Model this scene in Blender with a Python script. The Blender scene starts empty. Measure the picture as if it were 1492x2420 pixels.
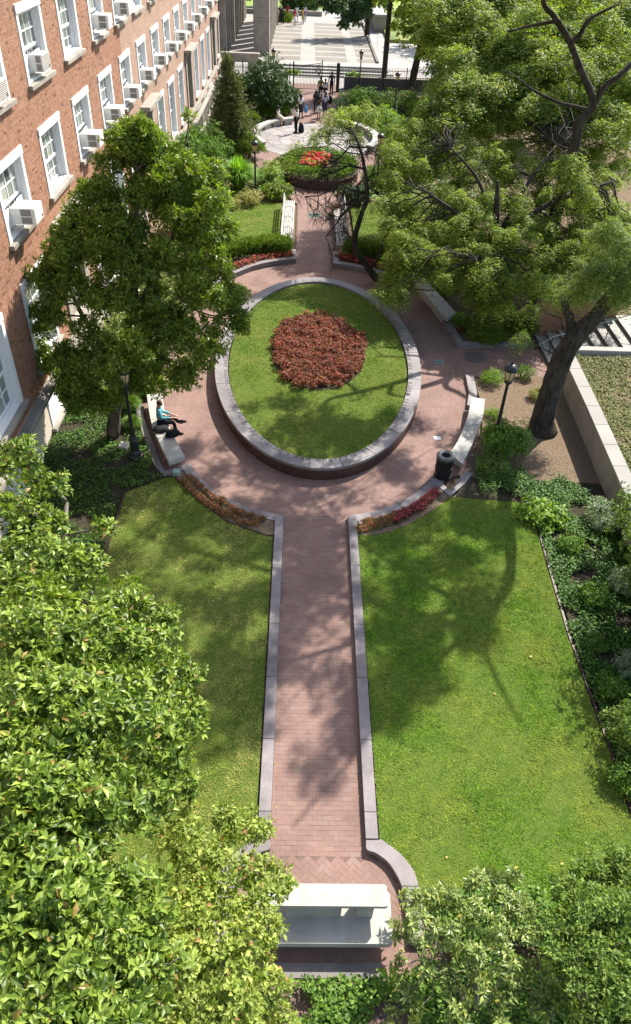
import bpy, bmesh, math, random
import numpy as np
from mathutils import Vector, Matrix
from mathutils.bvhtree import BVHTree

R = math.radians
random.seed(7)
RNG = np.random.default_rng(7)
scene = bpy.context.scene
COL = scene.collection

# ------------------------------------------------------------------ camera
CAM = Vector((0.0, 0.0, 14.0))
FPX, CX, CY = 1731.82, 746.0, 1210.0
AX = np.array([[0.99933955, -0.02392945, -0.0273469],
               [-0.00527056, 0.64915685, -0.76063631],
               [0.03595404, 0.76027808, 0.64860199]])   # world axes seen from the camera
cam_data = bpy.data.cameras.new('camera')
cam = bpy.data.objects.new('camera', cam_data)
COL.objects.link(cam)
cam_data.sensor_fit = 'VERTICAL'
cam_data.sensor_height = 24.0
cam_data.lens = FPX / 2420 * 24.0
cam_data.clip_start = 0.1
cam_data.clip_end = 2000
cam.matrix_world = Matrix.Translation(CAM) @ Matrix([list(r) for r in AX]).to_4x4()
scene.camera = cam

# ------------------------------------------------------------------ light
SUN = Vector((0.65, 0.82, 1.0)).normalized()
elev = math.asin(SUN.z)
azim = math.atan2(SUN.x, SUN.y)          # clockwise from +Y
world = bpy.data.worlds.new('World')
scene.world = world
world.use_nodes = True
wn = world.node_tree
wn.nodes.clear()
w_out = wn.nodes.new('ShaderNodeOutputWorld')
w_bg = wn.nodes.new('ShaderNodeBackground')
w_sky = wn.nodes.new('ShaderNodeTexSky')
w_sky.sky_type = 'NISHITA'
w_sky.sun_disc = False
w_sky.sun_elevation = elev
w_sky.sun_rotation = azim
w_sky.air_density = 1.0
w_sky.dust_density = 1.5
w_bg.inputs['Strength'].default_value = 0.135
wn.links.new(w_sky.outputs[0], w_bg.inputs[0])
wn.links.new(w_bg.outputs[0], w_out.inputs[0])
sun_data = bpy.data.lights.new('sun', 'SUN')
sun_data.energy = 5.0
sun_data.angle = R(0.45)
sun_data.color = (1.0, 0.95, 0.87)
sun = bpy.data.objects.new('sun', sun_data)
COL.objects.link(sun)
sun.rotation_euler = SUN.to_track_quat('Z', 'Y').to_euler()
sun.location = (20, 15, 40)
vs = scene.view_settings
vs.view_transform = 'Standard'
vs.look = 'None'
vs.gamma = 1.0
vs.exposure = 1.05
vs.use_curve_mapping = False
scene.cycles.max_bounces = 8
scene.cycles.transparent_max_bounces = 6


# ------------------------------------------------------------------ pixel helpers (photo measurements to metres)
def ray(u, v):
    return AX @ np.array([u - CX, -(v - CY), -FPX])

def at(u, v, z=0.0):
    d = ray(u, v)
    t = (z - 14.0) / d[2]
    return Vector((d[0] * t, d[1] * t, z))

def aty(u, v, Y):
    d = ray(u, v)
    t = Y / d[1]
    return Vector((d[0] * t, Y, 14.0 + d[2] * t))


# ------------------------------------------------------------------ materials
def new_mat(name):
    m = bpy.data.materials.new(name)
    m.use_nodes = True
    nt = m.node_tree
    nt.nodes.clear()
    return m, nt

def N(nt, t, **kw):
    n = nt.nodes.new('ShaderNode' + t)
    for k, v in kw.items():
        setattr(n, k, v)
    return n

def mixrgb(nt, fac, a, b, blend='MIX'):
    n = nt.nodes.new('ShaderNodeMix')
    n.data_type = 'RGBA'
    n.blend_type = blend
    for sock, val in ((n.inputs[0], fac), (n.inputs[6], a), (n.inputs[7], b)):
        if hasattr(val, 'is_output') or isinstance(val, bpy.types.NodeSocket):
            nt.links.new(val, sock)
        elif isinstance(val, (int, float)):
            sock.default_value = val
        else:
            sock.default_value = (*val[:3], 1)
    return n.outputs[2]

def ramp(nt, src, stops):
    n = nt.nodes.new('ShaderNodeValToRGB')
    els = n.color_ramp.elements
    while len(els) < len(stops):
        els.new(0.5)
    for e, (p, c) in zip(els, stops):
        e.position = p
        e.color = (*c, 1) if len(c) == 3 else c
    nt.links.new(src, n.inputs[0])
    return n.outputs[0]

def noise(nt, scale, detail=4.0, rough=0.6, coord='Object', stretch=None):
    tc = N(nt, 'TexCoord')
    n = N(nt, 'TexNoise')
    n.inputs['Scale'].default_value = scale
    n.inputs['Detail'].default_value = detail
    n.inputs['Roughness'].default_value = rough
    if coord == 'World':
        g = N(nt, 'NewGeometry')
        src = g.outputs['Position']
    else:
        src = tc.outputs[coord]
    if stretch:
        mp = N(nt, 'Mapping')
        mp.inputs['Scale'].default_value = stretch
        nt.links.new(src, mp.inputs[0])
        src = mp.outputs[0]
    nt.links.new(src, n.inputs['Vector'])
    return n.outputs[0]

def tint(nt):
    """a value per piece: the mesh attribute 'tint' plus the object's own random number, wrapped to 0..1"""
    a = N(nt, 'Attribute')
    a.attribute_name = 'tint'
    o = N(nt, 'ObjectInfo')
    s = N(nt, 'Math', operation='ADD')
    nt.links.new(a.outputs['Fac'], s.inputs[0])
    nt.links.new(o.outputs['Random'], s.inputs[1])
    f = N(nt, 'Math', operation='FRACT')
    nt.links.new(s.outputs[0], f.inputs[0])
    return f.outputs[0]

def finish(nt, col, rough=0.7, spec=0.3, bump=None, bump_d=0.01, metallic=0.0):
    p = N(nt, 'BsdfPrincipled')
    o = N(nt, 'OutputMaterial')
    if isinstance(col, bpy.types.NodeSocket):
        nt.links.new(col, p.inputs['Base Color'])
    else:
        p.inputs['Base Color'].default_value = (*col, 1)
    p.inputs['Roughness'].default_value = rough
    p.inputs['Specular IOR Level'].default_value = spec
    p.inputs['Metallic'].default_value = metallic
    if bump is not None:
        b = N(nt, 'Bump')
        b.inputs['Strength'].default_value = 0.6
        b.inputs['Distance'].default_value = bump_d
        nt.links.new(bump, b.inputs['Height'])
        nt.links.new(b.outputs[0], p.inputs['Normal'])
    nt.links.new(p.outputs[0], o.inputs[0])
    return p

def plain(name, c, rough=0.6, spec=0.3, var=0.15, scale=8.0, bump=0.004, metallic=0.0, coord='Object'):
    m, nt = new_mat(name)
    n = noise(nt, scale, coord=coord)
    lo = tuple(x * (1 - var) for x in c)
    hi = tuple(min(1, x * (1 + var)) for x in c)
    col = ramp(nt, n, [(0.25, lo), (0.75, hi)])
    finish(nt, col, rough, spec, n if bump else None, bump, metallic)
    return m

def stone(name, c, speck=0.25, rough=0.6, stain=0.25, scale=1.3, piece=0.12):
    m, nt = new_mat(name)
    big = noise(nt, scale, 5, coord='World')
    fine = noise(nt, 90, 2, 0.7, coord='World')
    t = tint(nt)
    c1 = ramp(nt, big, [(0.3, tuple(x * (1 - stain) for x in c)), (0.62, c)])
    c2 = ramp(nt, fine, [(0.35, (1 - speck,) * 3), (0.65, (1 + speck * 0.3,) * 3)])
    col = mixrgb(nt, 1.0, c1, c2, 'MULTIPLY')
    c3 = ramp(nt, t, [(0, (1 - piece,) * 3), (1, (1 + piece * 0.4,) * 3)])
    col = mixrgb(nt, 1.0, col, c3, 'MULTIPLY')
    finish(nt, col, rough, 0.35, fine, 0.002)
    return m

def brick_mat(name, stops, stain=0.3, rough=0.85, fine_scale=60):
    m, nt = new_mat(name)
    t = tint(nt)
    col = ramp(nt, t, stops)
    big = noise(nt, 0.9, 5, coord='World')
    fine = noise(nt, fine_scale, 3, 0.7, coord='World')
    col = mixrgb(nt, 1.0, col, ramp(nt, big, [(0.3, (1 - stain,) * 3), (0.65, (1.05,) * 3)]), 'MULTIPLY')
    col = mixrgb(nt, 1.0, col, ramp(nt, fine, [(0.3, (0.9,) * 3), (0.7, (1.05,) * 3)]), 'MULTIPLY')
    finish(nt, col, rough, 0.2, fine, 0.003)
    return m

def leaf_mat(name, dark, mid, light, trans=0.3, rough=0.42, spec=0.35, odd=None):
    m, nt = new_mat(name)
    t = tint(nt)
    stops = [(0.0, dark), (0.5, mid), (0.93, light)]
    if odd:
        stops += [(0.975, light), (0.98, odd)]
    col = ramp(nt, t, stops)
    big = noise(nt, 0.8, 3, coord='World')
    col = mixrgb(nt, 1.0, col, ramp(nt, big, [(0.3, (0.96, 1.0, 0.94)), (0.7, (1.36, 1.3, 1.2))]), 'MULTIPLY')
    p = N(nt, 'BsdfPrincipled')
    nt.links.new(col, p.inputs['Base Color'])
    p.inputs['Roughness'].default_value = rough
    p.inputs['Specular IOR Level'].default_value = spec
    tr = N(nt, 'BsdfTranslucent')
    tcol = mixrgb(nt, 1.0, col, (1.5, 1.6, 0.6), 'MULTIPLY')
    nt.links.new(tcol, tr.inputs[0])
    mx = N(nt, 'MixShader')
    mx.inputs[0].default_value = trans
    nt.links.new(p.outputs[0], mx.inputs[1])
    nt.links.new(tr.outputs[0], mx.inputs[2])
    o = N(nt, 'OutputMaterial')
    nt.links.new(mx.outputs[0], o.inputs[0])
    return m

def bark_mat(name, dark, light, scale=9):
    m, nt = new_mat(name)
    n = noise(nt, scale, 6, 0.7, 'World', (1, 1, 0.25))
    n2 = noise(nt, 1.5, 3, 0.5, 'World')
    col = ramp(nt, n, [(0.35, dark), (0.65, light)])
    col = mixrgb(nt, 1.0, col, ramp(nt, n2, [(0.3, (0.75, 0.78, 0.7)), (0.7, (1.15,) * 3)]), 'MULTIPLY')
    finish(nt, col, 0.9, 0.15, n, 0.05)
    return m

M = {}
M['facade_brick'] = brick_mat('facade_brick', [(0, (0.13, 0.065, 0.04)), (0.03, (0.19, 0.10, 0.062)), (0.07, (0.275, 0.14, 0.085)),
                                               (0.5, (0.315, 0.163, 0.10)), (1.0, (0.355, 0.198, 0.128))], 0.10)
M['paver'] = brick_mat('paver', [(0, (0.242, 0.152, 0.126)), (0.45, (0.254, 0.161, 0.133)), (0.9, (0.266, 0.172, 0.143)),
                                 (0.97, (0.262, 0.182, 0.153)), (1.0, (0.272, 0.182, 0.14))], 0.26, 0.85, 25)
M['mortar'] = plain('mortar', (0.50, 0.43, 0.35), 0.9, 0.1, 0.12, 20)
M['paver_joint'] = plain('paver_joint', (0.165, 0.112, 0.092), 0.95, 0.1, 0.2, 14)
M['granite_grey'] = stone('granite_grey', (0.265, 0.232, 0.23), 0.25, 0.6, 0.38, 1.6, 0.2)
M['granite_red'] = stone('granite_red', (0.085, 0.045, 0.036), 0.35, 0.5)
M['coping'] = stone('coping', (0.265, 0.24, 0.235), 0.22, 0.55, 0.4, 1.4, 0.2)
M['bench_stone'] = stone('bench_stone', (0.45, 0.435, 0.385), 0.22, 0.6, 0.26, 2.2)
M['limestone'] = stone('limestone', (0.36, 0.325, 0.27), 0.12, 0.8, 0.35, 1.6)
M['concrete'] = stone('concrete', (0.36, 0.34, 0.305), 0.12, 0.85, 0.2, 0.5)
M['plaza_slab'] = stone('plaza_slab', (0.33, 0.30, 0.28), 0.15, 0.7, 0.25, 0.6, 0.2)
M['pebble'] = stone('pebble', (0.26, 0.235, 0.195), 0.5, 0.9, 0.15, 0.8, 0.1)
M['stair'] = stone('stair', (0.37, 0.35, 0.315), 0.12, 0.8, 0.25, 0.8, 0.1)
M['riser'] = stone('riser', (0.17, 0.135, 0.11), 0.2, 0.8, 0.3, 0.8, 0.1)  # shade on the side stair risers put into this dark colour
M['white_paint'] = plain('white_paint', (0.72, 0.72, 0.72), 0.45, 0.4, 0.05, 3, 0)
M['ac_paint'] = plain('ac_paint', (0.62, 0.60, 0.55), 0.45, 0.4, 0.16, 3, 0, coord='World')
M['ac_grille'] = plain('ac_grille', (0.20, 0.18, 0.16), 0.6, 0.3, 0.2, 30, 0)
M['black_iron'] = plain('black_iron', (0.016, 0.016, 0.017), 0.4, 0.5, 0.2, 12, 0.002)
M['dark_void'] = plain('dark_void', (0.008, 0.008, 0.008), 0.9, 0.1, 0.1, 5, 0)
M['soil'] = plain('soil', (0.16, 0.115, 0.075), 0.95, 0.1, 0.45, 9, 0.04, coord='World')
M['mulch'] = plain('mulch', (0.165, 0.12, 0.08), 0.95, 0.1, 0.5, 16, 0.04, coord='World')
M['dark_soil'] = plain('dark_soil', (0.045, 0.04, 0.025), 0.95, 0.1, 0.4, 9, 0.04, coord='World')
M['lead'] = plain('lead', (0.10, 0.10, 0.10), 0.6, 0.4, 0.2, 10, 0)
M['steel'] = plain('steel', (0.35, 0.36, 0.36), 0.35, 0.5, 0.1, 10, 0, 0.6)
M['verdigris'] = plain('verdigris', (0.26, 0.36, 0.31), 0.6, 0.4, 0.2, 14, 0.002)
M['letter'] = plain('letter', (0.055, 0.048, 0.05), 0.8, 0.2, 0.2, 30, 0)
M['wood_grey'] = plain('wood_grey', (0.42, 0.39, 0.355), 0.7, 0.25, 0.15, 6, 0.002)

# glass with a pale blind behind it, pane by pane
m, nt = new_mat('window_glass')
tt = tint(nt)
nz = noise(nt, 1.1, 3, coord='World')
c = ramp(nt, tt, [(0, (0.09, 0.115, 0.10)), (0.5, (0.21, 0.24, 0.21)), (1, (0.40, 0.41, 0.35))])
c = mixrgb(nt, 1.0, c, ramp(nt, nz, [(0.3, (0.6, 0.66, 0.62)), (0.7, (1.15,) * 3)]), 'MULTIPLY')
finish(nt, c, 0.06, 0.8)
M['glass'] = m
m, nt = new_mat('lamp_glass')
finish(nt, ramp(nt, noise(nt, 5), [(0.3, (0.5, 0.37, 0.19)), (0.7, (0.66, 0.52, 0.30))]), 0.25, 0.5)
M['lamp_glass'] = m

def grass_mat(name, a, b, c, dry, scale=0.55):
    m, nt = new_mat(name)
    t = tint(nt)
    big = noise(nt, scale, 5, 0.7, 'World')
    mid = noise(nt, 4.5, 5, 0.75, 'World')
    col = ramp(nt, t, [(0, a), (0.5, b), (1, c)])
    k = ramp(nt, big, [(0.42, (0, 0, 0)), (0.6, (1, 1, 1))])
    col = mixrgb(nt, k, col, mixrgb(nt, 0.7, col, dry))
    col = mixrgb(nt, 1.0, col, ramp(nt, mid, [(0.32, (0.5, 0.6, 0.48)), (0.68, (1.32, 1.22, 1.1))]), 'MULTIPLY')
    p = N(nt, 'BsdfPrincipled')
    nt.links.new(col, p.inputs['Base Color'])
    p.inputs['Roughness'].default_value = 0.6
    p.inputs['Specular IOR Level'].default_value = 0.2
    tr = N(nt, 'BsdfTranslucent')
    nt.links.new(mixrgb(nt, 1.0, col, (1.3, 1.4, 0.7), 'MULTIPLY'), tr.inputs[0])
    mx = N(nt, 'MixShader')
    mx.inputs[0].default_value = 0.3
    nt.links.new(p.outputs[0], mx.inputs[1])
    nt.links.new(tr.outputs[0], mx.inputs[2])
    o = N(nt, 'OutputMaterial')
    nt.links.new(mx.outputs[0], o.inputs[0])
    return m

M['grass_lush'] = grass_mat('grass_lush', (0.11, 0.22, 0.018), (0.185, 0.345, 0.03), (0.28, 0.46, 0.055), (0.38, 0.41, 0.09))
M['grass_dry'] = grass_mat('grass_dry', (0.13, 0.20, 0.025), (0.235, 0.32, 0.05), (0.38, 0.44, 0.10), (0.54, 0.48, 0.20), 0.8)
M['grass_oval'] = grass_mat('grass_oval', (0.13, 0.22, 0.022), (0.22, 0.34, 0.038), (0.33, 0.45, 0.065), (0.44, 0.43, 0.13), 0.5)

M['turf'] = plain('turf', (0.085, 0.125, 0.022), 0.9, 0.1, 0.5, 30, 0.02, coord='World')
M['magnolia'] = leaf_mat('magnolia', (0.045, 0.082, 0.010), (0.115, 0.18, 0.022), (0.25, 0.33, 0.06), 0.28, 0.42, 0.35, (0.24, 0.17, 0.05))
M['redbud'] = leaf_mat('redbud', (0.12, 0.17, 0.025), (0.20, 0.26, 0.045), (0.32, 0.36, 0.09), 0.3, 0.5, 0.3, (0.26, 0.15, 0.06))
M['glossy'] = leaf_mat('glossy', (0.06, 0.10, 0.010), (0.115, 0.175, 0.018), (0.21, 0.275, 0.04), 0.42, 0.40, 0.4, (0.27, 0.25, 0.05))
M['locust'] = leaf_mat('locust', (0.08, 0.12, 0.016), (0.16, 0.22, 0.035), (0.27, 0.33, 0.065), 0.38, 0.55, 0.2, (0.36, 0.27, 0.04))
M['locust_cool'] = leaf_mat('locust_cool', (0.065, 0.105, 0.018), (0.13, 0.19, 0.035), (0.22, 0.28, 0.06), 0.34, 0.55, 0.2)
M['deep'] = leaf_mat('deep', (0.018, 0.045, 0.010), (0.036, 0.075, 0.016), (0.07, 0.12, 0.03), 0.2, 0.45)
M['yew'] = leaf_mat('yew', (0.05, 0.095, 0.012), (0.10, 0.165, 0.02), (0.18, 0.25, 0.035), 0.25, 0.55, 0.2)
M['spruce'] = leaf_mat('spruce', (0.045, 0.06, 0.02), (0.085, 0.105, 0.032), (0.15, 0.165, 0.06), 0.2, 0.6, 0.2)
M['ivy'] = leaf_mat('ivy', (0.04, 0.09, 0.012), (0.085, 0.165, 0.022), (0.17, 0.27, 0.045), 0.27, 0.52, 0.2)
M['ground_ivy'] = leaf_mat('ground_ivy', (0.018, 0.05, 0.007), (0.042, 0.10, 0.014), (0.10, 0.19, 0.032), 0.2, 0.5, 0.15)  # darker copy of ivy; shade on the beds put into the colour
M['olive'] = leaf_mat('olive', (0.06, 0.075, 0.02), (0.11, 0.135, 0.035), (0.20, 0.20, 0.07), 0.2, 0.6, 0.15)
M['rust'] = leaf_mat('rust', (0.26, 0.03, 0.045), (0.40, 0.06, 0.07), (0.50, 0.16, 0.07), 0.2, 0.6, 0.2)
M['maroon'] = leaf_mat('maroon', (0.07, 0.022, 0.010), (0.14, 0.042, 0.018), (0.27, 0.11, 0.035), 0.2, 0.5)
M['lime'] = leaf_mat('lime', (0.08, 0.15, 0.02), (0.15, 0.24, 0.035), (0.25, 0.35, 0.06), 0.35, 0.5)
M['silver'] = leaf_mat('silver', (0.11, 0.16, 0.095), (0.19, 0.25, 0.15), (0.31, 0.37, 0.25), 0.2, 0.5)
M['rhodo'] = leaf_mat('rhodo', (0.10, 0.145, 0.04), (0.165, 0.225, 0.06), (0.27, 0.32, 0.095), 0.22, 0.4, 0.4, (0.38, 0.34, 0.07))
M['laurel'] = leaf_mat('laurel', (0.045, 0.085, 0.016), (0.09, 0.15, 0.026), (0.18, 0.25, 0.05), 0.24, 0.5, 0.22)
M['gold'] = leaf_mat('gold', (0.18, 0.19, 0.06), (0.28, 0.27, 0.09), (0.40, 0.37, 0.15), 0.25, 0.6)
M['bronze'] = leaf_mat('bronze', (0.10, 0.095, 0.022), (0.17, 0.145, 0.035), (0.27, 0.19, 0.06), 0.2, 0.5, 0.3, (0.40, 0.07, 0.12))
M['wine'] = leaf_mat('wine', (0.065, 0.022, 0.012), (0.12, 0.036, 0.02), (0.23, 0.085, 0.035), 0.2, 0.5)
M['pink'] = leaf_mat('pink', (0.26, 0.022, 0.055), (0.36, 0.05, 0.075), (0.50, 0.14, 0.11), 0.2, 0.6, 0.2)
M['crimson'] = leaf_mat('crimson', (0.55, 0.01, 0.05), (0.68, 0.025, 0.09), (0.75, 0.08, 0.15), 0.2, 0.6, 0.2)
M['blade'] = leaf_mat('blade', (0.09, 0.19, 0.02), (0.17, 0.32, 0.035), (0.28, 0.45, 0.08), 0.35, 0.5)
M['litter'] = leaf_mat('litter', (0.24, 0.13, 0.05), (0.42, 0.26, 0.08), (0.55, 0.42, 0.16), 0.1, 0.7, 0.2)
M['bark'] = bark_mat('bark', (0.022, 0.018, 0.014), (0.085, 0.072, 0.058))
M['bark_pale'] = bark_mat('bark_pale', (0.09, 0.075, 0.06), (0.24, 0.215, 0.18))
M['bark_brown'] = bark_mat('bark_brown', (0.05, 0.036, 0.025), (0.16, 0.12, 0.085))


# ------------------------------------------------------------------ mesh helpers
class MB:
    """collects simple shapes and links them as one mesh object"""
    def __init__(self):
        self.v, self.f, self.t = [], [], []
        self.smooth = False

    def add(self, vs, fs, t=0.0):
        o = len(self.v)
        self.v += [tuple(p) for p in vs]
        self.f += [tuple(i + o for i in f) for f in fs]
        self.t += [t] * len(fs)

    def box(self, x0, x1, y0, y1, z0, z1, t=0.0, mat=None):
        vs = [(x0, y0, z0), (x1, y0, z0), (x1, y1, z0), (x0, y1, z0), (x0, y0, z1), (x1, y0, z1), (x1, y1, z1), (x0, y1, z1)]
        if mat is not None:
            vs = [mat @ Vector(p) for p in vs]
        self.add(vs, [(3, 2, 1, 0), (4, 5, 6, 7), (0, 1, 5, 4), (1, 2, 6, 5), (2, 3, 7, 6), (3, 0, 4, 7)], t)

    def bbox(self, x0, x1, y0, y1, z0, z1, b=0.01, t=0.0):
        """box with a chamfered top rim"""
        vs = [(x0, y0, z0), (x1, y0, z0), (x1, y1, z0), (x0, y1, z0),
              (x0, y0, z1 - b), (x1, y0, z1 - b), (x1, y1, z1 - b), (x0, y1, z1 - b),
              (x0 + b, y0 + b, z1), (x1 - b, y0 + b, z1), (x1 - b, y1 - b, z1), (x0 + b, y1 - b, z1)]
        fs = [(3, 2, 1, 0), (8, 9, 10, 11)]
        for a in range(4):
            c = (a + 1) % 4
            fs += [(a, c, c + 4, a + 4), (a + 4, c + 4, c + 8, a + 8)]
        self.add(vs, fs, t)

    def prism(self, poly, z0, z1, b=0.0, t=0.0):
        """upright prism over a plan polygon (counter-clockwise)"""
        n = len(poly)
        if b:
            c = Vector((sum(p[0] for p in poly) / n, sum(p[1] for p in poly) / n))
            inner = []
            for p in poly:
                d = Vector(p[:2]) - c
                inner.append(c + d * max(0.2, 1 - b / max(d.length, 1e-4)))
            vs = [(p[0], p[1], z0) for p in poly] + [(p[0], p[1], z1 - b) for p in poly] + [(p[0], p[1], z1) for p in inner]
            fs = [tuple(range(n - 1, -1, -1)), tuple(range(2 * n, 3 * n))]
            for i in range(n):
                j = (i + 1) % n
                fs += [(i, j, n + j, n + i), (n + i, n + j, 2 * n + j, 2 * n + i)]
        else:
            vs = [(p[0], p[1], z0) for p in poly] + [(p[0], p[1], z1) for p in poly]
            fs = [tuple(range(n - 1, -1, -1)), tuple(range(n, 2 * n))]
            for i in range(n):
                j = (i + 1) % n
                fs.append((i, j, n + j, n + i))
        self.add(vs, fs, t)

    def tube(self, pts, rads, sides=8, cap=True, t=0.0):
        pts = [Vector(p) for p in pts]
        if not hasattr(rads, '__len__'):
            rads = [rads] * len(pts)
        o = len(self.v)
        ref = Vector((0.31, 0.17, 0.93)).normalized()
        prev = None
        for i, p in enumerate(pts):
            d = (pts[min(i + 1, len(pts) - 1)] - pts[max(i - 1, 0)]).normalized()
            if prev is None:
                a = d.cross(ref)
                if a.length < 0.1:
                    a = d.cross(Vector((1, 0, 0)))
            else:
                a = prev - d * prev.dot(d)
                if a.length < 1e-3:
                    a = d.cross(ref)
            a.normalize()
            prev = a
            b = d.cross(a)
            for k in range(sides):
                an = 2 * math.pi * k / sides
                self.v.append(tuple(p + (a * math.cos(an) + b * math.sin(an)) * rads[i]))
        for i in range(len(pts) - 1):
            for k in range(sides):
                k2 = (k + 1) % sides
                self.f.append((o + i * sides + k, o + i * sides + k2, o + (i + 1) * sides + k2, o + (i + 1) * sides + k))
                self.t.append(t)
        if cap:
            e = o + (len(pts) - 1) * sides
            self.f.append(tuple(o + k for k in range(sides - 1, -1, -1)))
            self.f.append(tuple(e + k for k in range(sides)))
            self.t += [t, t]

    def lathe(self, prof, seg=16, c=(0, 0, 0), t=0.0):
        o = len(self.v)
        for r, z in prof:
            for k in range(seg):
                an = 2 * math.pi * k / seg
                self.v.append((c[0] + r * math.cos(an), c[1] + r * math.sin(an), c[2] + z))
        for i in range(len(prof) - 1):
            for k in range(seg):
                k2 = (k + 1) % seg
                self.f.append((o + i * seg + k, o + i * seg + k2, o + (i + 1) * seg + k2, o + (i + 1) * seg + k))
                self.t.append(t)
        self.f.append(tuple(o + k for k in range(seg - 1, -1, -1)))
        e = o + (len(prof) - 1) * seg
        self.f.append(tuple(e + k for k in range(seg)))
        self.t += [t, t]

    def mesh(self, name):
        me = bpy.data.meshes.new(name)
        me.from_pydata(self.v, [], self.f)
        a = me.attributes.new('tint', 'FLOAT', 'FACE')
        a.data.foreach_set('value', self.t)
        if self.smooth:
            me.polygons.foreach_set('use_smooth', [True] * len(me.polygons))
        me.update()
        return me

    def build(self, name, m, parent=None, loc=None):
        me = self.mesh(name)
        me.materials.append(M[m] if isinstance(m, str) else m)
        return link(name, me, parent, loc)

def link(name, data, parent=None, loc=None):
    o = bpy.data.objects.new(name, data)
    COL.objects.link(o)
    if parent is not None:
        o.parent = parent
    if loc is not None:
        o.location = loc
    return o

def tag(o, label=None, cat=None, group=None, kind=None):
    if label: o['label'] = label
    if cat: o['category'] = cat
    if group: o['group'] = group
    if kind: o['kind'] = kind
    return o

def thing(name, label, cat, loc=(0, 0, 0), rz=0.0, group=None):
    o = link(name, None)
    o.empty_display_size = 0.2
    o.location = loc
    o.rotation_euler = (0, 0, rz)
    return tag(o, label, cat, group)

KIDS = {}
def kids(o):
    return [c for c in COL.objects if c.parent == o]

def dup(o, loc=None, rz=None, label=None, scale=None, parent=None, children=None):
    c = o.copy()
    COL.objects.link(c)
    if parent is not None:
        c.parent = parent
    if loc is not None: c.location = loc
    if rz is not None: c.rotation_euler = (0, 0, rz)
    if scale is not None: c.scale = scale if hasattr(scale, '__len__') else (scale,) * 3
    if label: c['label'] = label
    for ch in o.children:
        dup(ch, parent=c)
    return c

def structure(name, mb, m, parent=None):
    o = mb.build(name, m, parent)
    if parent is None:
        o['kind'] = 'structure'
    return o

def in_poly(px, py, poly):
    """vectorised point-in-polygon"""
    px = np.asarray(px); py = np.asarray(py)
    ins = np.zeros(px.shape, bool)
    n = len(poly)
    for i in range(n):
        x0, y0 = poly[i][0], poly[i][1]
        x1, y1 = poly[(i + 1) % n][0], poly[(i + 1) % n][1]
        c = ((y0 > py) != (y1 > py))
        with np.errstate(divide='ignore', invalid='ignore'):
            xx = (x1 - x0) * (py - y0) / (y1 - y0 + 1e-12) + x0
        ins ^= c & (px < xx)
    return ins

def ccw(poly):
    a = sum(poly[i][0] * poly[(i + 1) % len(poly)][1] - poly[(i + 1) % len(poly)][0] * poly[i][1] for i in range(len(poly)))
    return list(poly) if a > 0 else list(poly)[::-1]

def smooth_line(pts, n=6, closed=False):
    """Catmull-Rom through the points"""
    P = [Vector(p) for p in pts]
    out = []
    L = len(P)
    rng = range(L if closed else L - 1)
    for i in rng:
        p0 = P[(i - 1) % L] if (closed or i > 0) else P[i] * 2 - P[i + 1]
        p1, p2 = P[i], P[(i + 1) % L]
        p3 = P[(i + 2) % L] if (closed or i + 2 < L) else p2 * 2 - p1
        for k in range(n):
            s = k / n
            out.append(0.5 * ((2 * p1) + (p2 - p0) * s + (2 * p0 - 5 * p1 + 4 * p2 - p3) * s * s + (3 * p1 - p0 - 3 * p2 + p3) * s ** 3))
    if not closed:
        out.append(P[-1])
    return out

def sheet(name, poly, z, m, parent=None, depth=0.05, kind='structure'):
    mb = MB()
    mb.prism(ccw([tuple(p[:2]) for p in poly]), z - depth, z)
    o = mb.build(name, m, parent)
    if parent is None: o['kind'] = kind
    return o

def fast_mesh(name, verts, quads_or_tris, k, tints, smooth=False):
    """numpy arrays to a mesh; all faces have k corners"""
    me = bpy.data.meshes.new(name)
    nv, nf = len(verts), len(quads_or_tris)
    me.vertices.add(nv)
    me.vertices.foreach_set('co', np.ascontiguousarray(verts, np.float32).ravel())
    me.loops.add(nf * k)
    me.loops.foreach_set('vertex_index', np.ascontiguousarray(quads_or_tris, np.int32).ravel())
    me.polygons.add(nf)
    me.polygons.foreach_set('loop_start', np.arange(0, nf * k, k, dtype=np.int32))
    me.polygons.foreach_set('loop_total', np.full(nf, k, np.int32))
    me.update(calc_edges=True)
    a = me.attributes.new('tint', 'FLOAT', 'FACE')
    a.data.foreach_set('value', np.ascontiguousarray(tints, np.float32))
    me.polygons.foreach_set('use_smooth', np.full(nf, smooth, bool))
    me.validate()
    return me
# ------------------------------------------------------------------ foliage generators
def unit(a):
    return a / np.maximum(np.linalg.norm(a, axis=-1, keepdims=True), 1e-9)

def perp(a):
    r = RNG.normal(size=a.shape)
    return unit(np.cross(a, r))

def clump_tips(clumps, density, up=0.5, shell=0.5, low=-0.55, zmin=None):
    """points on the outer shells of the clumps, with the way each twig tip looks"""
    P, A = [], []
    for c in clumps:
        x, y, z, r = c[:4]
        sq = c[4] if len(c) > 4 else 0.85
        n = max(4, int(density * r * r * 4))
        d = unit(RNG.normal(size=(n * 2, 3)))
        d = d[d[:, 2] > low][:n]
        # lumps: push the radius in and out by direction
        ph = RNG.uniform(0, 6.28, 6)
        bump = 1 + 0.2 * np.sin(d[:, 0] * 5 + ph[0]) + 0.2 * np.sin(d[:, 1] * 6 + ph[1]) + 0.15 * np.sin(d[:, 2] * 7 + ph[2])
        rad = r * bump * (shell + (1 - shell) * RNG.random(len(d)) ** 0.6)
        p = np.array([x, y, z]) + d * rad[:, None] * np.array([1, 1, sq])
        a = unit(d * 0.9 + np.array([0, 0, up]) + RNG.normal(size=d.shape) * 0.35)
        P.append(p); A.append(a)
    P = np.concatenate(P); A = np.concatenate(A)
    if zmin is not None:
        k = P[:, 2] > zmin
        P, A = P[k], A[k]
    return P, A

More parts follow.
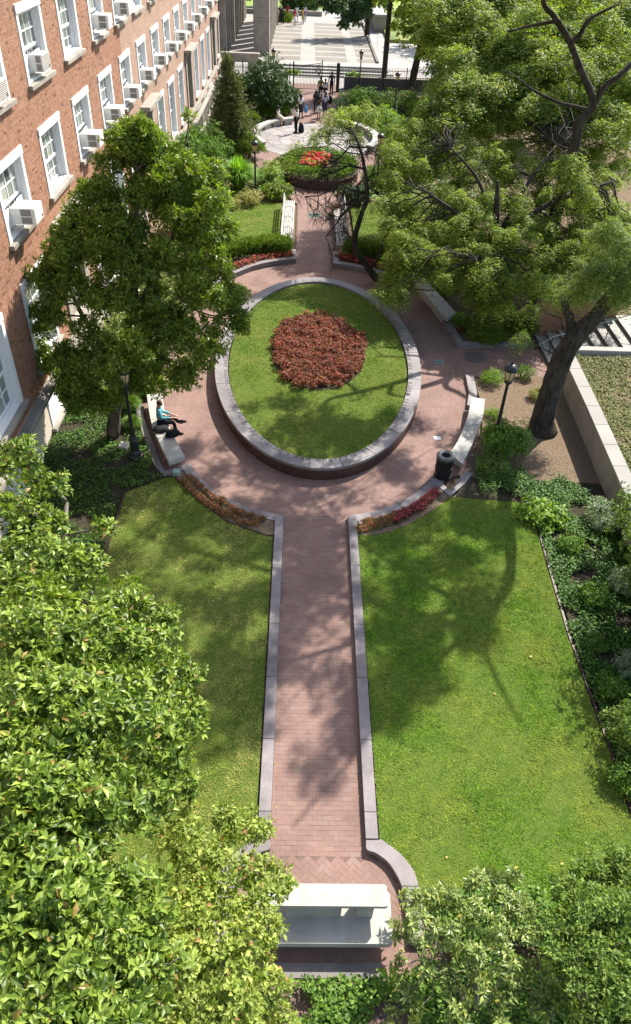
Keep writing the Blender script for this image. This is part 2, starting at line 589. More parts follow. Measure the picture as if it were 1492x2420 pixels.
def rosettes(P, A, m=6, L=0.11, el=(45, 88), spread=0.02):
    """m leaves round each tip: returns positions, directions, normals, lengths"""
    n = len(P)
    u = perp(A)
    v = np.cross(A, u)
    out = []
    for j in range(m):
        ph = 2 * np.pi * j / m + RNG.uniform(-0.4, 0.4, n)
        e = np.radians(RNG.uniform(el[0], el[1], n))
        side = u * np.cos(ph)[:, None] + v * np.sin(ph)[:, None]
        d = A * np.cos(e)[:, None] + side * np.sin(e)[:, None]
        nr = unit(A * np.sin(e)[:, None] - side * np.cos(e)[:, None] + RNG.normal(size=(n, 3)) * 0.25)
        p = P - A * (RNG.uniform(0, 1, n) * spread * 3)[:, None] + side * spread
        out.append((p, d, nr, L * RNG.uniform(0.5, 1.2, n)))
    return [np.concatenate([o[i] for o in out]) for i in range(4)]

def leaf_geo(p, d, nr, L, w=0.5, fold=0.10, curl=0.14):
    d = unit(d)
    s = unit(np.cross(nr, d))
    nr = np.cross(d, s)
    L = L[:, None]
    v0 = p
    v1 = p + d * L * 0.48 + s * L * w * 0.5 + nr * L * fold
    v2 = p + d * L * 0.48 - s * L * w * 0.5 + nr * L * fold
    v3 = p + d * L - nr * L * curl
    v4 = p + d * L * 0.5
    V = np.stack([v0, v1, v2, v3, v4], 1).reshape(-1, 3)
    b = np.arange(len(p))[:, None] * 5
    F = np.concatenate([b + [0, 4, 1], b + [0, 2, 4], b + [4, 3, 1], b + [2, 3, 4]], 1).reshape(-1, 3)
    t = np.repeat(RNG.random(len(p)), 4)
    return V, F, t

def leaf_simple(p, d, nr, L, w=0.5):
    """a flat rhombus leaf, one quad"""
    d = unit(d)
    s = unit(np.cross(nr, d))
    L = L[:, None]
    V = np.stack([p, p + d * L * 0.45 + s * L * w * 0.5, p + d * L, p + d * L * 0.45 - s * L * w * 0.5], 1).reshape(-1, 3)
    F = (np.arange(len(p))[:, None] * 4 + [0, 1, 2, 3])
    return V, F, RNG.random(len(p))

def frond_geo(P, A, m=3, L=0.30, pairs=6, droop=0.55, leaflet=0.055, w=0.42):
    """pinnate drooping fronds of small leaflets"""
    pp, dd, nn, ll, tt = [], [], [], [], []
    n = len(P)
    up = np.array([0, 0, 1.0])
    for j in range(m):
        d = unit(A * 0.6 + RNG.normal(size=(n, 3)) * 0.55)
        d[:, 2] = d[:, 2] * 0.6 - 0.05
        d = unit(d)
        len_ = L * RNG.uniform(0.6, 1.2, n)
        s = unit(np.cross(d, up + RNG.normal(size=(n, 3)) * 0.25))
        t0 = RNG.random(n)
        for k in range(pairs):
            q = (k + 0.7) / pairs
            base = P + d * (len_ * q)[:, None] - up * (len_ * droop * q * q)[:, None]
            rach = unit(d - up * (2 * droop * q))
            for sg in (-1, 1):
                dr = unit(s * sg * 0.9 + rach * 0.55 + RNG.normal(size=(n, 3)) * 0.15)
                nr = unit(np.cross(rach, s) + RNG.normal(size=(n, 3)) * 0.3)
                pp.append(base); dd.append(dr); nn.append(nr)
                ll.append(leaflet * RNG.uniform(0.7, 1.2, n) * (1 - 0.25 * q))
                tt.append(np.clip(t0 + RNG.normal(size=n) * 0.09, 0, 0.999))
    V, F, _ = leaf_simple(np.concatenate(pp), np.concatenate(dd), np.concatenate(nn), np.concatenate(ll), w)
    return V, F, np.concatenate(tt)

def needle_geo(P, A, m=6, L=0.10, w=0.22, cone=0.7):
    n = len(P)
    pp, dd, nn, ll = [], [], [], []
    for j in range(m):
        d = unit(A + RNG.normal(size=(n, 3)) * cone)
        pp.append(P + A * 0.0); dd.append(d); nn.append(unit(RNG.normal(size=(n, 3)) + [0, 0, 0.7])); ll.append(L * RNG.uniform(0.6, 1.2, n))
    return leaf_simple(np.concatenate(pp), np.concatenate(dd), np.concatenate(nn), np.concatenate(ll), w)

def leaf_obj(name, geo, m, parent, k, kind=None):
    V, F, t = geo
    me = fast_mesh(name, V, F, k, t)
    me.materials.append(M[m])
    o = link(name, me, parent)
    if kind: o['kind'] = kind
    return o

LEAF_UNIT = None
def big_leaves(root, data, m, w, fold, curl, count=300, umax=1492, vmin=0):
    """the leaves that show largest become objects of their own; returns the mask of the others"""
    p, d, nr, L = data
    V, F, t = leaf_geo(p, d, nr, L, w, fold, curl)
    bvh = BVHTree.FromPolygons(V.tolist(), F.tolist())
    c = p + unit(d) * (L * 0.5)[:, None]
    rel = c - np.array(CAM)
    cc = rel @ AX
    u = CX + FPX * cc[:, 0] / -cc[:, 2]
    v = CY - FPX * cc[:, 1] / -cc[:, 2]
    dist = np.linalg.norm(rel, axis=1)
    s = unit(np.cross(nr, d))
    nn = np.cross(unit(d), s)
    size = L * L * np.abs((nn * unit(rel)).sum(1)) / dist ** 2
    ok = (u > 5) & (u < umax) & (v > vmin) & (v < 2415)
    order = np.argsort(-size * ok)
    chosen = []
    for i in order[:4000]:
        if not ok[i]: break
        o = Vector(c[i]); dr = (CAM - o)
        hit = bvh.ray_cast(o + dr.normalized() * 0.03, dr.normalized(), dr.length)
        if hit[0] is None:
            chosen.append(i)
            if len(chosen) >= count: break
    LU, FU, TU = leaf_geo(np.zeros((1, 3)), np.array([[1.0, 0, 0]]), np.array([[0, 0, 1.0]]), np.array([1.0]), w, fold, curl)
    me = fast_mesh('leaf', LU, FU, 3, np.zeros(4))
    me.materials.append(M[m])
    for i in chosen:
        dd = Vector(unit(d[i])); ss = Vector(s[i]); n3 = dd.cross(ss)
        mt = Matrix((dd, ss, n3)).transposed().to_4x4() @ Matrix.Scale(float(L[i]), 4)
        mt.translation = Vector(p[i])
        o = link('leaf', me, root)
        o.matrix_local = (Matrix.Translation(-root.location) @ mt)
    mask = np.ones(len(p), bool)
    mask[chosen] = False
    return mask

def wander(p0, p1, n=5, jit=0.08, sag=0.0):
    p0 = Vector(p0); p1 = Vector(p1)
    L = (p1 - p0).length
    out = []
    for i in range(n + 1):
        s = i / n
        p = p0.lerp(p1, s)
        if 0 < i < n:
            p += Vector((random.uniform(-1, 1), random.uniform(-1, 1), random.uniform(-1, 1))) * jit * L
        p.z += sag * math.sin(s * math.pi) * L
        out.append(p)
    return out

def tree(name, label, cat, base, limbs, clumps, bark='bark', group=None, branch_r=0.035, twigs=4, sides=9):
    """limbs: list of (points, radii) in world space; every clump gets a branch from the nearest limb point.
    Returns the Empty and adds the parts trunk and branches"""
    root = thing(name, label, cat, base, 0, group)
    inv = Matrix.Translation(-Vector(base))
    tm = MB(); tm.smooth = True
    nodes = []
    for pts, rads in limbs:
        P = smooth_line([Vector(p) for p in pts], 5)
        Rr = np.interp(np.linspace(0, 1, len(P)), np.linspace(0, 1, len(rads)), rads)
        Rr = [r * (1 + 0.06 * random.uniform(-1, 1)) for r in Rr]
        tm.tube([inv @ p for p in P], Rr, sides)
        nodes += P
    tm.build('trunk', bark, root)
    for c in clumps:
        bm = MB(); bm.smooth = True
        cv = Vector(c[:3])
        near = min(nodes, key=lambda q: (q - cv).length + max(0, q.z - cv.z) * 0.6)
        L = (near - cv).length
        if L > 6.5 or (len(clumps) > 120 and random.random() > .35): continue
        br = branch_r * (0.6 + 0.5 * c[3])
        pts = wander(near, cv, 5, 0.07, 0.06)
        bm.tube([inv @ p for p in pts], np.linspace(br * 1.3, br * 0.6, 6), 5)
        for _ in range(twigs):
            d = Vector((random.gauss(0, 1), random.gauss(0, 1), random.gauss(0.25, 0.8))).normalized()
            e = cv + d * c[3] * random.uniform(0.7, 1.12)
            bm.tube([inv @ p for p in wander(cv, e, 3, 0.09)], np.linspace(br * 0.55, 0.006, 4), 4)
        bm.build('branch', bark, root)
    return root

def local(clumps, base):
    return [(c[0] - base[0], c[1] - base[1], c[2] - base[2], *c[3:]) for c in clumps]


# ------------------------------------------------------------------ ground, walks, beds, lawns
g = MB()
g.box(-60, 400, -30, 600, -0.6, -0.06)
structure('ground', g, 'soil')
g = MB()
g.box(-400, -60.002, -30, 600, -0.6, -0.061)
structure('ground', g, 'soil')

PC = (0.72, 25.12)                 # centre of the oval planter
PA, PB = 3.84, 7.18
def oval(a, b, t, c=PC):
    return (c[0] + a * math.cos(t), c[1] + b * math.sin(t))

RING_R_BOTTOM = [(1.55, 16.18), (2.51, 16.47), (3.32, 17.03), (3.89, 17.58), (4.36, 18.11)]
RING_L_BOTTOM = [(-3.34, 18.53), (-3.06, 17.98), (-2.71, 17.51), (-2.31, 17.05), (-1.87, 16.75), (-1.45, 16.49), (-0.99, 16.32), (-0.32, 16.12)]
UP_L = [(-4.0, 31.3), (-3.4, 32.6), (-2.78, 33.41), (-2.25, 34.02), (-1.6, 34.51), (-0.92, 34.83), (-0.28, 35.04)]
UP_R = [(1.55, 34.98), (2.17, 34.83), (2.86, 34.58), (3.7, 34.05), (4.4, 33.4)]
WALK = (RING_R_BOTTOM + [(5.3, 18.4), (5.6, 18.9), (6.0, 20.0), (6.3, 21.2), (6.5, 22.4), (6.31, 23.0), (6.36, 24.5), (9.85, 24.9), (9.85, 26.95),
        (6.38, 26.79), (6.24, 27.98), (6.11, 29.18), (6.4, 29.4), (6.3, 30.4), (5.75, 32.5), (4.9, 33.2)] + UP_R[::-1] + UP_L[::-1] +
        [(-4.55, 29.5), (-4.9, 27.5), (-5.0, 25), (-4.95, 22.4), (-5.42, 22.0), (-4.86, 20.07), (-4.26, 18.49), (-4.07, 18.1), (-3.6, 18.35)] + RING_L_BOTTOM)
WALK = ccw(WALK)

BRICK = (0.2032, 0.1016)
def brick_numpy(rows, z, h=0.05):
    """rows: array of x, y, angle, length, width -> box geometry (no underside)"""
    a = np.array(rows)
    n = len(a)
    ca, sa = np.cos(a[:, 2]), np.sin(a[:, 2])
    zz = z + RNG.normal(size=n) * 0.0008
    V = np.zeros((n, 8, 3))
    for i, (sx, sy) in enumerate(((-1, -1), (1, -1), (1, 1), (-1, 1))):
        lx, ly = sx * a[:, 3] / 2, sy * a[:, 4] / 2
        X = a[:, 0] + lx * ca - ly * sa
        Y = a[:, 1] + lx * sa + ly * ca
        tl = RNG.normal(size=n) * 0.0005
        V[:, i] = np.stack([X, Y, zz - h], 1)
        V[:, i + 4] = np.stack([X, Y, zz + tl], 1)
    b = np.arange(n)[:, None] * 8
    F = np.concatenate([b + q for q in ([4, 5, 6, 7], [0, 1, 5, 4], [1, 2, 6, 5], [2, 3, 7, 6], [3, 0, 4, 7])], 1).reshape(-1, 4)
    return V.reshape(-1, 3), F, np.repeat(RNG.random(n), 5)

def brick_walk(parent, rows, z, single=0, mat='paver'):
    """the nearest bricks as objects, the rest as one part"""
    rows = sorted(rows, key=lambda r: r[1] + 0.2 * abs(r[0]))
    if single:
        mb = MB(); mb.box(-0.5, 0.5, -0.5, 0.5, -0.05, 0)
        me = mb.mesh('brick'); me.materials.append(M[mat])
        for r in rows[:single]:
            o = link('brick', me, parent, (r[0], r[1], z + random.gauss(0, 0.0008)))
            o.rotation_euler = (random.gauss(0, 0.002), random.gauss(0, 0.002), r[2])
            o.scale = (r[3], r[4], 1)
    rest = rows[single:]
    if rest:
        V, F, t = brick_numpy(rest, z)
        me = fast_mesh('brickwork', V, F, 4, t)
        me.materials.append(M[mat])
        o = link('brickwork', me, parent)
        o['kind'] = 'stuff'

J = 0.0035
# --- straight walk up from the stone seat
path = sheet('brick_path', [(-0.6, 3.5), (2.3, 3.5), (2.3, 6.5), (1.75, 16.3), (-0.6, 16.3)], 0.0085, 'paver_joint')
rows = []
y = 6.33
i = 0
while y < 16.18:
    off = 0 if i % 2 else BRICK[0] / 2
    x = -0.33 - off
    while x < 1.52:
        x0, x1 = max(x, -0.33), min(x + BRICK[0], 1.53)
        if x1 - x0 > 0.04:
            rows.append(((x0 + x1) / 2, y + BRICK[1] / 2 + random.gauss(0, 0.0012), random.gauss(0, 0.004), x1 - x0 - J, BRICK[1] - J))
        x += BRICK[0]
    y += BRICK[1]
    i += 1
# herringbone landing round the seat
q = math.sqrt(0.5)
def herring(cx, cy, test):
    out = []
    w = BRICK[1]
    for x in range(-40, 40):
        for y in range(-40, 40):
            k = (x - y) % 4
            if k == 0: px, py, an = (x + 1) * w, (y + 0.5) * w, 0.0
            elif k == 3: px, py, an = (x + 0.5) * w, (y + 1) * w, math.pi / 2
            else: continue
            X = cx + (px - py) * q
            Y = cy + (px + py) * q
            if test(X, Y):
                out.append((X, Y, an + math.pi / 4, BRICK[0] - J, BRICK[1] - J))
    return out
BULGE_IN = [(1.50, 6.40), (1.72, 6.33), (1.90, 6.17), (2.03, 5.98), (2.12, 5.75), (2.17, 5.4), (2.17, 4.9), (2.15, 4.3), (2.12, 3.9)]
HERR_POLY = [(-0.95, 4.45), (2.17, 4.3), (2.17, 5.4), (2.12, 5.75), (2.03, 5.98), (1.90, 6.17), (1.72, 6.33), (-0.5, 6.33), (-0.72, 6.17), (-0.86, 5.98), (-0.95, 5.75)]
herr = herring(0.6, 5.0, lambda X, Y: bool(in_poly([X], [Y], HERR_POLY)[0]) and Y < 6.30)
sheet('brick_path', HERR_POLY, 0.003, 'paver_joint', depth=0.04)
brick_walk(path, rows + herr, 0.012, 300)

# --- oval walk
oval_walk = sheet('oval_walk', WALK, 0.0085, 'paver_joint')
rows = []
d = BRICK[1] / 2 + 0.01
for k in range(36):
    dd = d + k * BRICK[1]
    ts = np.linspace(0, 2 * math.pi, 900)
    ex, ey = PA * np.cos(ts), PB * np.sin(ts)
    nx, ny = PB * np.cos(ts), PA * np.sin(ts)
    nl = np.hypot(nx, ny)
    X = PC[0] + ex + nx / nl * dd
    Y = PC[1] + ey + ny / nl * dd
    arc = np.concatenate([[0], np.cumsum(np.hypot(np.diff(X), np.diff(Y)))])
    cnt = int(arc[-1] / BRICK[0])
    sp = arc[-1] / cnt
    pos = (np.arange(cnt) + (0.5 if k % 2 else 0)) * sp
    bx, by = np.interp(pos, arc, X), np.interp(pos, arc, Y)
    tx = np.interp(pos + 0.05, arc, X) - np.interp(pos - 0.05, arc, X)
    ty = np.interp(pos + 0.05, arc, Y) - np.interp(pos - 0.05, arc, Y)
    ins = in_poly(bx, by, WALK) & (bx < 6.45)
    for a_, b_, c_, e_ in zip(bx[ins], by[ins], tx[ins], ty[ins]):
        rows.append((a_, b_, math.atan2(e_, c_), sp - J, BRICK[1] - J))
y = 24.6
i = 0
while y < 26.85:
    x = 6.47 - (i % 2) * 0.1
    while x < 9.75:
        rows.append((x + 0.1, y + 0.05, 0, BRICK[0] - J, BRICK[1] - J))
        x += BRICK[0]
    y += BRICK[1]; i += 1
brick_walk(oval_walk, rows, 0.012, 300)

# --- upper walk to the round planter and on to the gate
UPW = [(-0.28, 35.0), (1.58, 35.0), (1.62, 43.8), (2.9, 46.2), (4.0, 49), (4.6, 52), (5.2, 55), (2.9, 63), (2.9, 80), (-1.3, 80), (-1.3, 63),
       (-3.8, 55), (-3.2, 52), (-2.5, 49), (-1.4, 46.2), (-0.3, 43.8)]
upper = sheet('upper_walk', UPW, 0.008, 'paver_joint')
rows = []
y, i = 34.75, 0
while y < 78:
    x = -4.2 - (i % 2) * 0.1
    xs = np.arange(-4.2 - (i % 2) * 0.1, 5.4, BRICK[0])
    ok = in_poly(xs + 0.1, np.full(len(xs), y + 0.05), UPW)
    if y < 35.2:
        ok &= ~in_poly(xs + 0.1, np.full(len(xs), y + 0.05), WALK)
    for x in xs[ok]:
        rows.append((x + 0.1, y + 0.05, 0, BRICK[0] - J, BRICK[1] - J))
    y += BRICK[1]; i += 1
brick_walk(upper, rows, 0.014, 0)

# --- round granite court with the two curved seats
rc = [(0.8 + 4.4 * math.cos(t), 58.0 + 4.9 * math.sin(t)) for t in np.linspace(0, 2 * math.pi, 48, endpoint=False)]
court = sheet('round_court', rc, 0.012, 'paver_joint')
cb = 0
me_cache = {}
for ring in range(5):
    r0, r1 = ring * 0.2, (ring + 1) * 0.2
    n = [1, 8, 12, 16, 20][ring]
    for k in range(n):
        a0, a1 = 2 * math.pi * k / n + ring * 0.3, 2 * math.pi * (k + 1) / n + ring * 0.3
        mb = MB()
        if ring == 0:
            poly = [(0.8 + 4.4 * r1 * 0.99 * math.cos(t), 58 + 4.9 * r1 * 0.99 * math.sin(t)) for t in np.linspace(0, 6.283, 16, endpoint=False)]
        else:
            g_ = 0.008 / max(r0, 0.2)
            ta = np.linspace(a0 + g_ * 0.5, a1 - g_ * 0.5, 5)
            poly = [(0.8 + 4.4 * (r1 - 0.004) * math.cos(t), 58 + 4.9 * (r1 - 0.004) * math.sin(t)) for t in ta] + \
                   [(0.8 + 4.4 * (r0 + 0.004) * math.cos(t), 58 + 4.9 * (r0 + 0.004) * math.sin(t)) for t in ta[::-1]]
        mb.prism(poly, 0.0, 0.03)
        mb.build('paving_slab', 'plaza_slab', court)

# --- lawns and beds
LAWN_L = [(-3.91, 17.85), (-5.1, 17.02), (-5.13, 15.5), (-5.15, 12), (-5.1, 9), (-5.0, 3.0), (-1.1, 3.0), (-1.05, 5.7), (-0.62, 6.5), (-0.62, 15.25), (-0.8, 15.3), (-1.92, 15.84), (-2.88, 16.76), (-3.72, 17.86)]
LAWN_R = [(4.65, 17.2), (7.05, 16.99), (6.93, 14.44), (6.83, 11.88), (6.85, 10.12), (6.87, 8.59), (6.85, 5.0), (2.5, 5.0), (2.42, 5.7), (2.15, 6.3), (1.78, 6.65), (1.78, 15.35), (2.45, 15.45), (3.22, 15.84), (4.2, 16.65)]
LAWN_UL = [(-6.5, 36.3), (-1.2, 36.2), (-1.2, 43.6), (-6.5, 43.6)]
LAWN_UR = [(2.75, 36.0), (9.0, 36.0), (9.0, 44.0), (2.75, 44.0)]
oval_in = [oval(PA - 0.5, PB - 0.5, t) for t in np.linspace(0, 2 * math.pi, 60, endpoint=False)]
sheet('lawn', LAWN_L, 0.06, 'turf')
sheet('lawn', LAWN_R, 0.06, 'turf')
sheet('lawn', LAWN_UL, 0.08, 'turf')
sheet('lawn', LAWN_UR, 0.08, 'turf')
sheet('lawn', oval_in, 0.40, 'turf', depth=0.3)

def grass(name, poly, z, n_per_m2, h, m, hole=None, bladew=0.012):
    xs = [p[0] for p in poly]; ys = [p[1] for p in poly]
    A = (max(xs) - min(xs)) * (max(ys) - min(ys))
    n = int(A * n_per_m2)
    X = RNG.uniform(min(xs), max(xs), n); Y = RNG.uniform(min(ys), max(ys), n)
    ok = in_poly(X, Y, poly)
    if hole is not None:
        ok &= ~hole(X, Y)
    X, Y = X[ok], Y[ok]
    n = len(X)
    P = np.stack([X, Y, np.full(n, z)], 1)
    Vs, Ts = [], []
    lf = np.sin(X * 2.1 + 1.7 * np.sin(Y * 1.3)) * np.sin(Y * 1.9 + 1.1 * np.sin(X * 1.7)) + .6 * np.sin(X * 7.3 + 2 * np.sin(Y * 5.1)) * np.sin(Y * 6.7)
    t0 = np.clip(RNG.random(n) * .6 + .2 + .16 * lf, 0, .999)
    hh = h * RNG.uniform(0.4, 1.35, n) * (1 + .3 * lf)
    for k in range(3):
        an = RNG.uniform(0, 6.283, n)
        lean = RNG.uniform(0.5, 1.7, n)
        s = np.stack([np.cos(an), np.sin(an), np.zeros(n)], 1)
        tdir = np.stack([-np.sin(an), np.cos(an), np.zeros(n)], 1)
        off = tdir * RNG.uniform(-0.012, 0.012, n)[:, None]
        w = bladew * RNG.uniform(0.7, 1.4, n)[:, None]
        Vs.append(np.stack([P + off - s * w, P + off + s * w, P + off + tdir * (hh * lean)[:, None] + np.array([0, 0, 1.0]) * hh[:, None]], 1))
        Ts.append(np.clip(t0 + RNG.normal(size=n) * 0.15, 0, 0.999))
    V = np.concatenate(Vs).reshape(-1, 3)
    F = np.arange(len(V)).reshape(-1, 3)
    me = fast_mesh(name, V, F, 3, np.concatenate(Ts))
    me.materials.append(M[m])
    o = link(name, me)
    o['kind'] = 'stuff'
    return o

grass('grass', LAWN_R, 0.055, 1500, 0.024, 'grass_lush')
grass('grass', LAWN_L, 0.055, 1200, 0.022, 'grass_dry')
grass('grass', oval_in, 0.395, 1000, 0.024, 'grass_oval', hole=lambda X, Y: ((X - 0.73) / 1.6) ** 2 + ((Y - 25.5) / 2.7) ** 2 < 1)
grass('grass', LAWN_UL, 0.075, 420, 0.03, 'grass_oval', bladew=0.02)
grass('grass', LAWN_UR, 0.075, 420, 0.03, 'grass_oval', bladew=0.02)

BED_L = [(-3.95, 17.9), (-3.72, 17.86), (-2.88, 16.76), (-1.92, 15.84), (-0.8, 15.3), (-0.6, 15.3), (-0.6, 16.0), (-1.0, 16.05), (-1.6, 16.25), (-2.1, 16.65), (-2.6, 17.1), (-3.05, 17.7), (-3.5, 18.3)]
BED_R = [(1.75, 15.35), (2.45, 15.45), (3.22, 15.84), (4.2, 16.65), (4.75, 17.3), (4.5, 17.9), (4.1, 17.45), (3.5, 16.85), (2.6, 16.25), (1.75, 15.95)]
sheet('flower_border', BED_L, 0.075, 'mulch')
sheet('flower_border', BED_R, 0.075, 'mulch')
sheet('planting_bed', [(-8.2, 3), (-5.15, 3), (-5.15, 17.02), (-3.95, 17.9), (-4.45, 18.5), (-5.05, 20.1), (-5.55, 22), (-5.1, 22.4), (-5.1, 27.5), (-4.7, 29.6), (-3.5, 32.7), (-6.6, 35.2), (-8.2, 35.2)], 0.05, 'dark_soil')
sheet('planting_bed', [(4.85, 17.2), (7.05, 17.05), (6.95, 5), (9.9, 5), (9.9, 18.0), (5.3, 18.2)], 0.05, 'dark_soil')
sheet('planting_bed', [(5.32, 18.25), (9.9, 18.05), (9.9, 24.2), (9.7, 24.7), (6.65, 24.4), (6.6, 22.5), (6.35, 21.0), (5.9, 19.7)], 0.05, 'mulch')
sheet('planting_bed', [(6.5, 27.0), (9.8, 27.1), (9.8, 35.5), (4.3, 35.5), (3.9, 34.5), (5.0, 33.4), (5.9, 32.6), (6.6, 30.5), (6.6, 29.3), (6.3, 29.2), (6.45, 28)], 0.05, 'mulch')
# ------------------------------------------------------------------ kerbs
def offset(pts, d):
    out = []
    for i, p in enumerate(pts):
        a = Vector(pts[max(i - 1, 0)]); b = Vector(pts[min(i + 1, len(pts) - 1)])
        t = (b - a).normalized()
        out.append((p[0] - t.y * d, p[1] + t.x * d))
    return out

def kerb(label, pts, width, h, stone_len=1.5, z0=-0.05, mat='granite_grey', smooth=True, name='granite_kerb', cat='kerb', group=None, outer=None):
    """a line of separate kerb stones; the width lies to the left of the line"""
    P = [Vector(p) for p in pts]
    if smooth:
        P = smooth_line(P, 5)
    else:
        Q = []
        for a, b in zip(P[:-1], P[1:]):
            n = max(1, int((b - a).length / 0.5))
            Q += [a.lerp(b, k / n) for k in range(n)]
        P = Q + [P[-1]]
    inner = P
    outer = smooth_line([Vector(p[:2]) for p in outer], 5) if outer else [Vector(p) for p in offset(P, width)]
    root = thing(name, label, cat, (P[0].x, P[0].y, 0), 0, group)
    base = root.location.copy()
    acc, start = 0.0, 0
    for i in range(1, len(P)):
        acc += (P[i] - P[i - 1]).length
        if acc >= stone_len or i == len(P) - 1:
            a, b = list(inner[start:i + 1]), list(outer[start:i + 1])
            if len(a) >= 2:
                def shrink(L, e=0.004):
                    L = [v.copy() for v in L]
                    L[0] = L[0] + (L[1] - L[0]).normalized() * e
                    L[-1] = L[-1] + (L[-2] - L[-1]).normalized() * e
                    return L
                a, b = shrink(a), shrink(b)
                poly = ccw([tuple(v) for v in a] + [tuple(v) for v in b[::-1]])
                poly = [(x - base.x, y - base.y) for x, y in poly]
                mb = MB()
                mb.prism(poly, z0, h + random.uniform(-0.002, 0.002), 0.006)
                mb.build('kerb_stone', mat, root)
            acc, start = 0.0, i
    return root

BK_IN = [(1.50, 6.60), (1.505, 6.42), (1.68, 6.35), (1.88, 6.19), (2.02, 5.98), (2.11, 5.75), (2.16, 5.4), (2.16, 4.8)]
BK_OUT = [(1.76, 6.60), (1.80, 6.61), (2.10, 6.38), (2.27, 6.18), (2.37, 6.0), (2.42, 5.75), (2.44, 5.4), (2.44, 4.8)]
kerb('straight grey granite kerb along the left edge of the near brick path', [(-0.34, 16.10), (-0.335, 12), (-0.34, 6.62)], -0.24, 0.13, 1.6, smooth=False)
kerb('straight grey granite kerb along the right edge of the near brick path', [(1.53, 16.16), (1.52, 12), (1.50, 6.62)], 0.24, 0.15, 1.6, smooth=False)
kerb('grey granite kerb curling round the right side of the stone table seat', BK_IN, 0.27, 0.15, 1.1, outer=BK_OUT)
kerb('grey granite kerb curling round the left side of the stone table seat', [(1.17 - x, y) for x, y in BK_IN], -0.27, 0.13, 1.1, outer=[(1.17 - x, y) for x, y in BK_OUT])
kerb('curved grey kerb between the oval walk and the thin left flower border', RING_L_BOTTOM, -0.30, 0.10, 1.6)
kerb('curved grey kerb between the oval walk and the pink flower border by the bin', RING_R_BOTTOM, -0.30, 0.10, 1.6)
kerb('low kerb boxing in the ground behind the litter bin', [(4.36, 18.11), (4.72, 17.44), (5.36, 18.5)], -0.24, 0.10, 2.0, smooth=False)
kerb('dark stone kerb curving behind the seat where the woman sits', [(-5.46, 21.95), (-5.2, 21.0), (-4.86, 20.07), (-4.26, 18.49), (-4.07, 18.08), (-3.40, 18.48)], -0.22, 0.10, 2.2, smooth=False)
kerb('curved brown kerb below the left yew hedge and red flowers', UP_L, 0.30, 0.24, 1.8)
kerb('curved brown kerb below the right yew hedge and red flowers', UP_R, -0.30, 0.24, 1.8)
kerb('short kerb stepping up beside the left slatted bench', [(-0.28, 35.05), (-0.28, 36.3)], 0.26, 0.23, 3, smooth=False)
kerb('short kerb stepping up beside the right slatted bench', [(1.56, 35.0), (1.56, 36.2)], -0.28, 0.23, 3, smooth=False)
kerb('granite kerb with a sharp corner round the sunlit shrubs beside the manhole', [(6.05, 29.3), (6.22, 28.0), (6.36, 26.8)], 0.30, 0.2, 2.0, smooth=False)
kerb('straight granite kerb between the manhole and the yellow green shrubs', [(6.37, 26.78), (9.3, 27.02)], 0.28, 0.2, 1.5, smooth=False)
kerb('short dark kerb stub beside the round shrub above the right seat', [(6.02, 22.3), (6.24, 23.2), (6.32, 24.52)], -0.30, 0.16, 2.5, smooth=False)
kerb('thin steel edging between the left lawn and the ivy', [(-5.12, 17.02), (-5.15, 12), (-5.1, 5)], 0.05, 0.10, 4, mat='granite_red', smooth=False, name='lawn_edging', cat='edging')
kerb('thin steel edging between the left lawn and the thin flower border', [(-3.95, 17.87), (-3.72, 17.84), (-2.88, 16.76), (-1.92, 15.84), (-0.8, 15.30), (-0.62, 15.30)], -0.035, 0.10, 4, mat='granite_red', smooth=False, name='lawn_edging', cat='edging')
kerb('thin timber edging between the bright right lawn and the shrubs', [(7.07, 16.99), (6.95, 14.44), (6.85, 11.88), (6.87, 10.12), (6.89, 8.59), (6.87, 5)], 0.06, 0.09, 4, mat='granite_red', smooth=False, name='lawn_edging', cat='edging')

# ------------------------------------------------------------------ oval planter with inscription
pl = thing('oval_planter', 'large oval raised planter with an inscribed grey stone rim round the lawn', 'planter', (PC[0], PC[1], 0))
RIMW, RIMZ = 0.46, 0.48
n = 22
for k in range(n):
    t0, t1 = 2 * math.pi * k / n + 0.05, 2 * math.pi * (k + 1) / n + 0.05
    e = 0.0012
    ts = np.linspace(t0 + e, t1 - e, 9)
    outer = [oval(PA + 0.02, PB + 0.02, t, (0, 0)) for t in ts]
    inner = []
    for t in ts:
        nx, ny = PB * math.cos(t), PA * math.sin(t)
        l = math.hypot(nx, ny)
        inner.append((PA * math.cos(t) - nx / l * RIMW, PB * math.sin(t) - ny / l * RIMW))
    mb = MB(); mb.prism(outer + inner[::-1], 0.385, RIMZ, 0.005)
    mb.build('coping_stone', 'coping', pl)
    outer = [oval(PA, PB, t, (0, 0)) for t in ts]
    inner = [oval(PA - 0.25, PB - 0.25, t, (0, 0)) for t in ts]
    mb = MB(); mb.prism(outer + inner[::-1], -0.05, 0.383)
    mb.build('wall_stone', 'granite_red', pl)

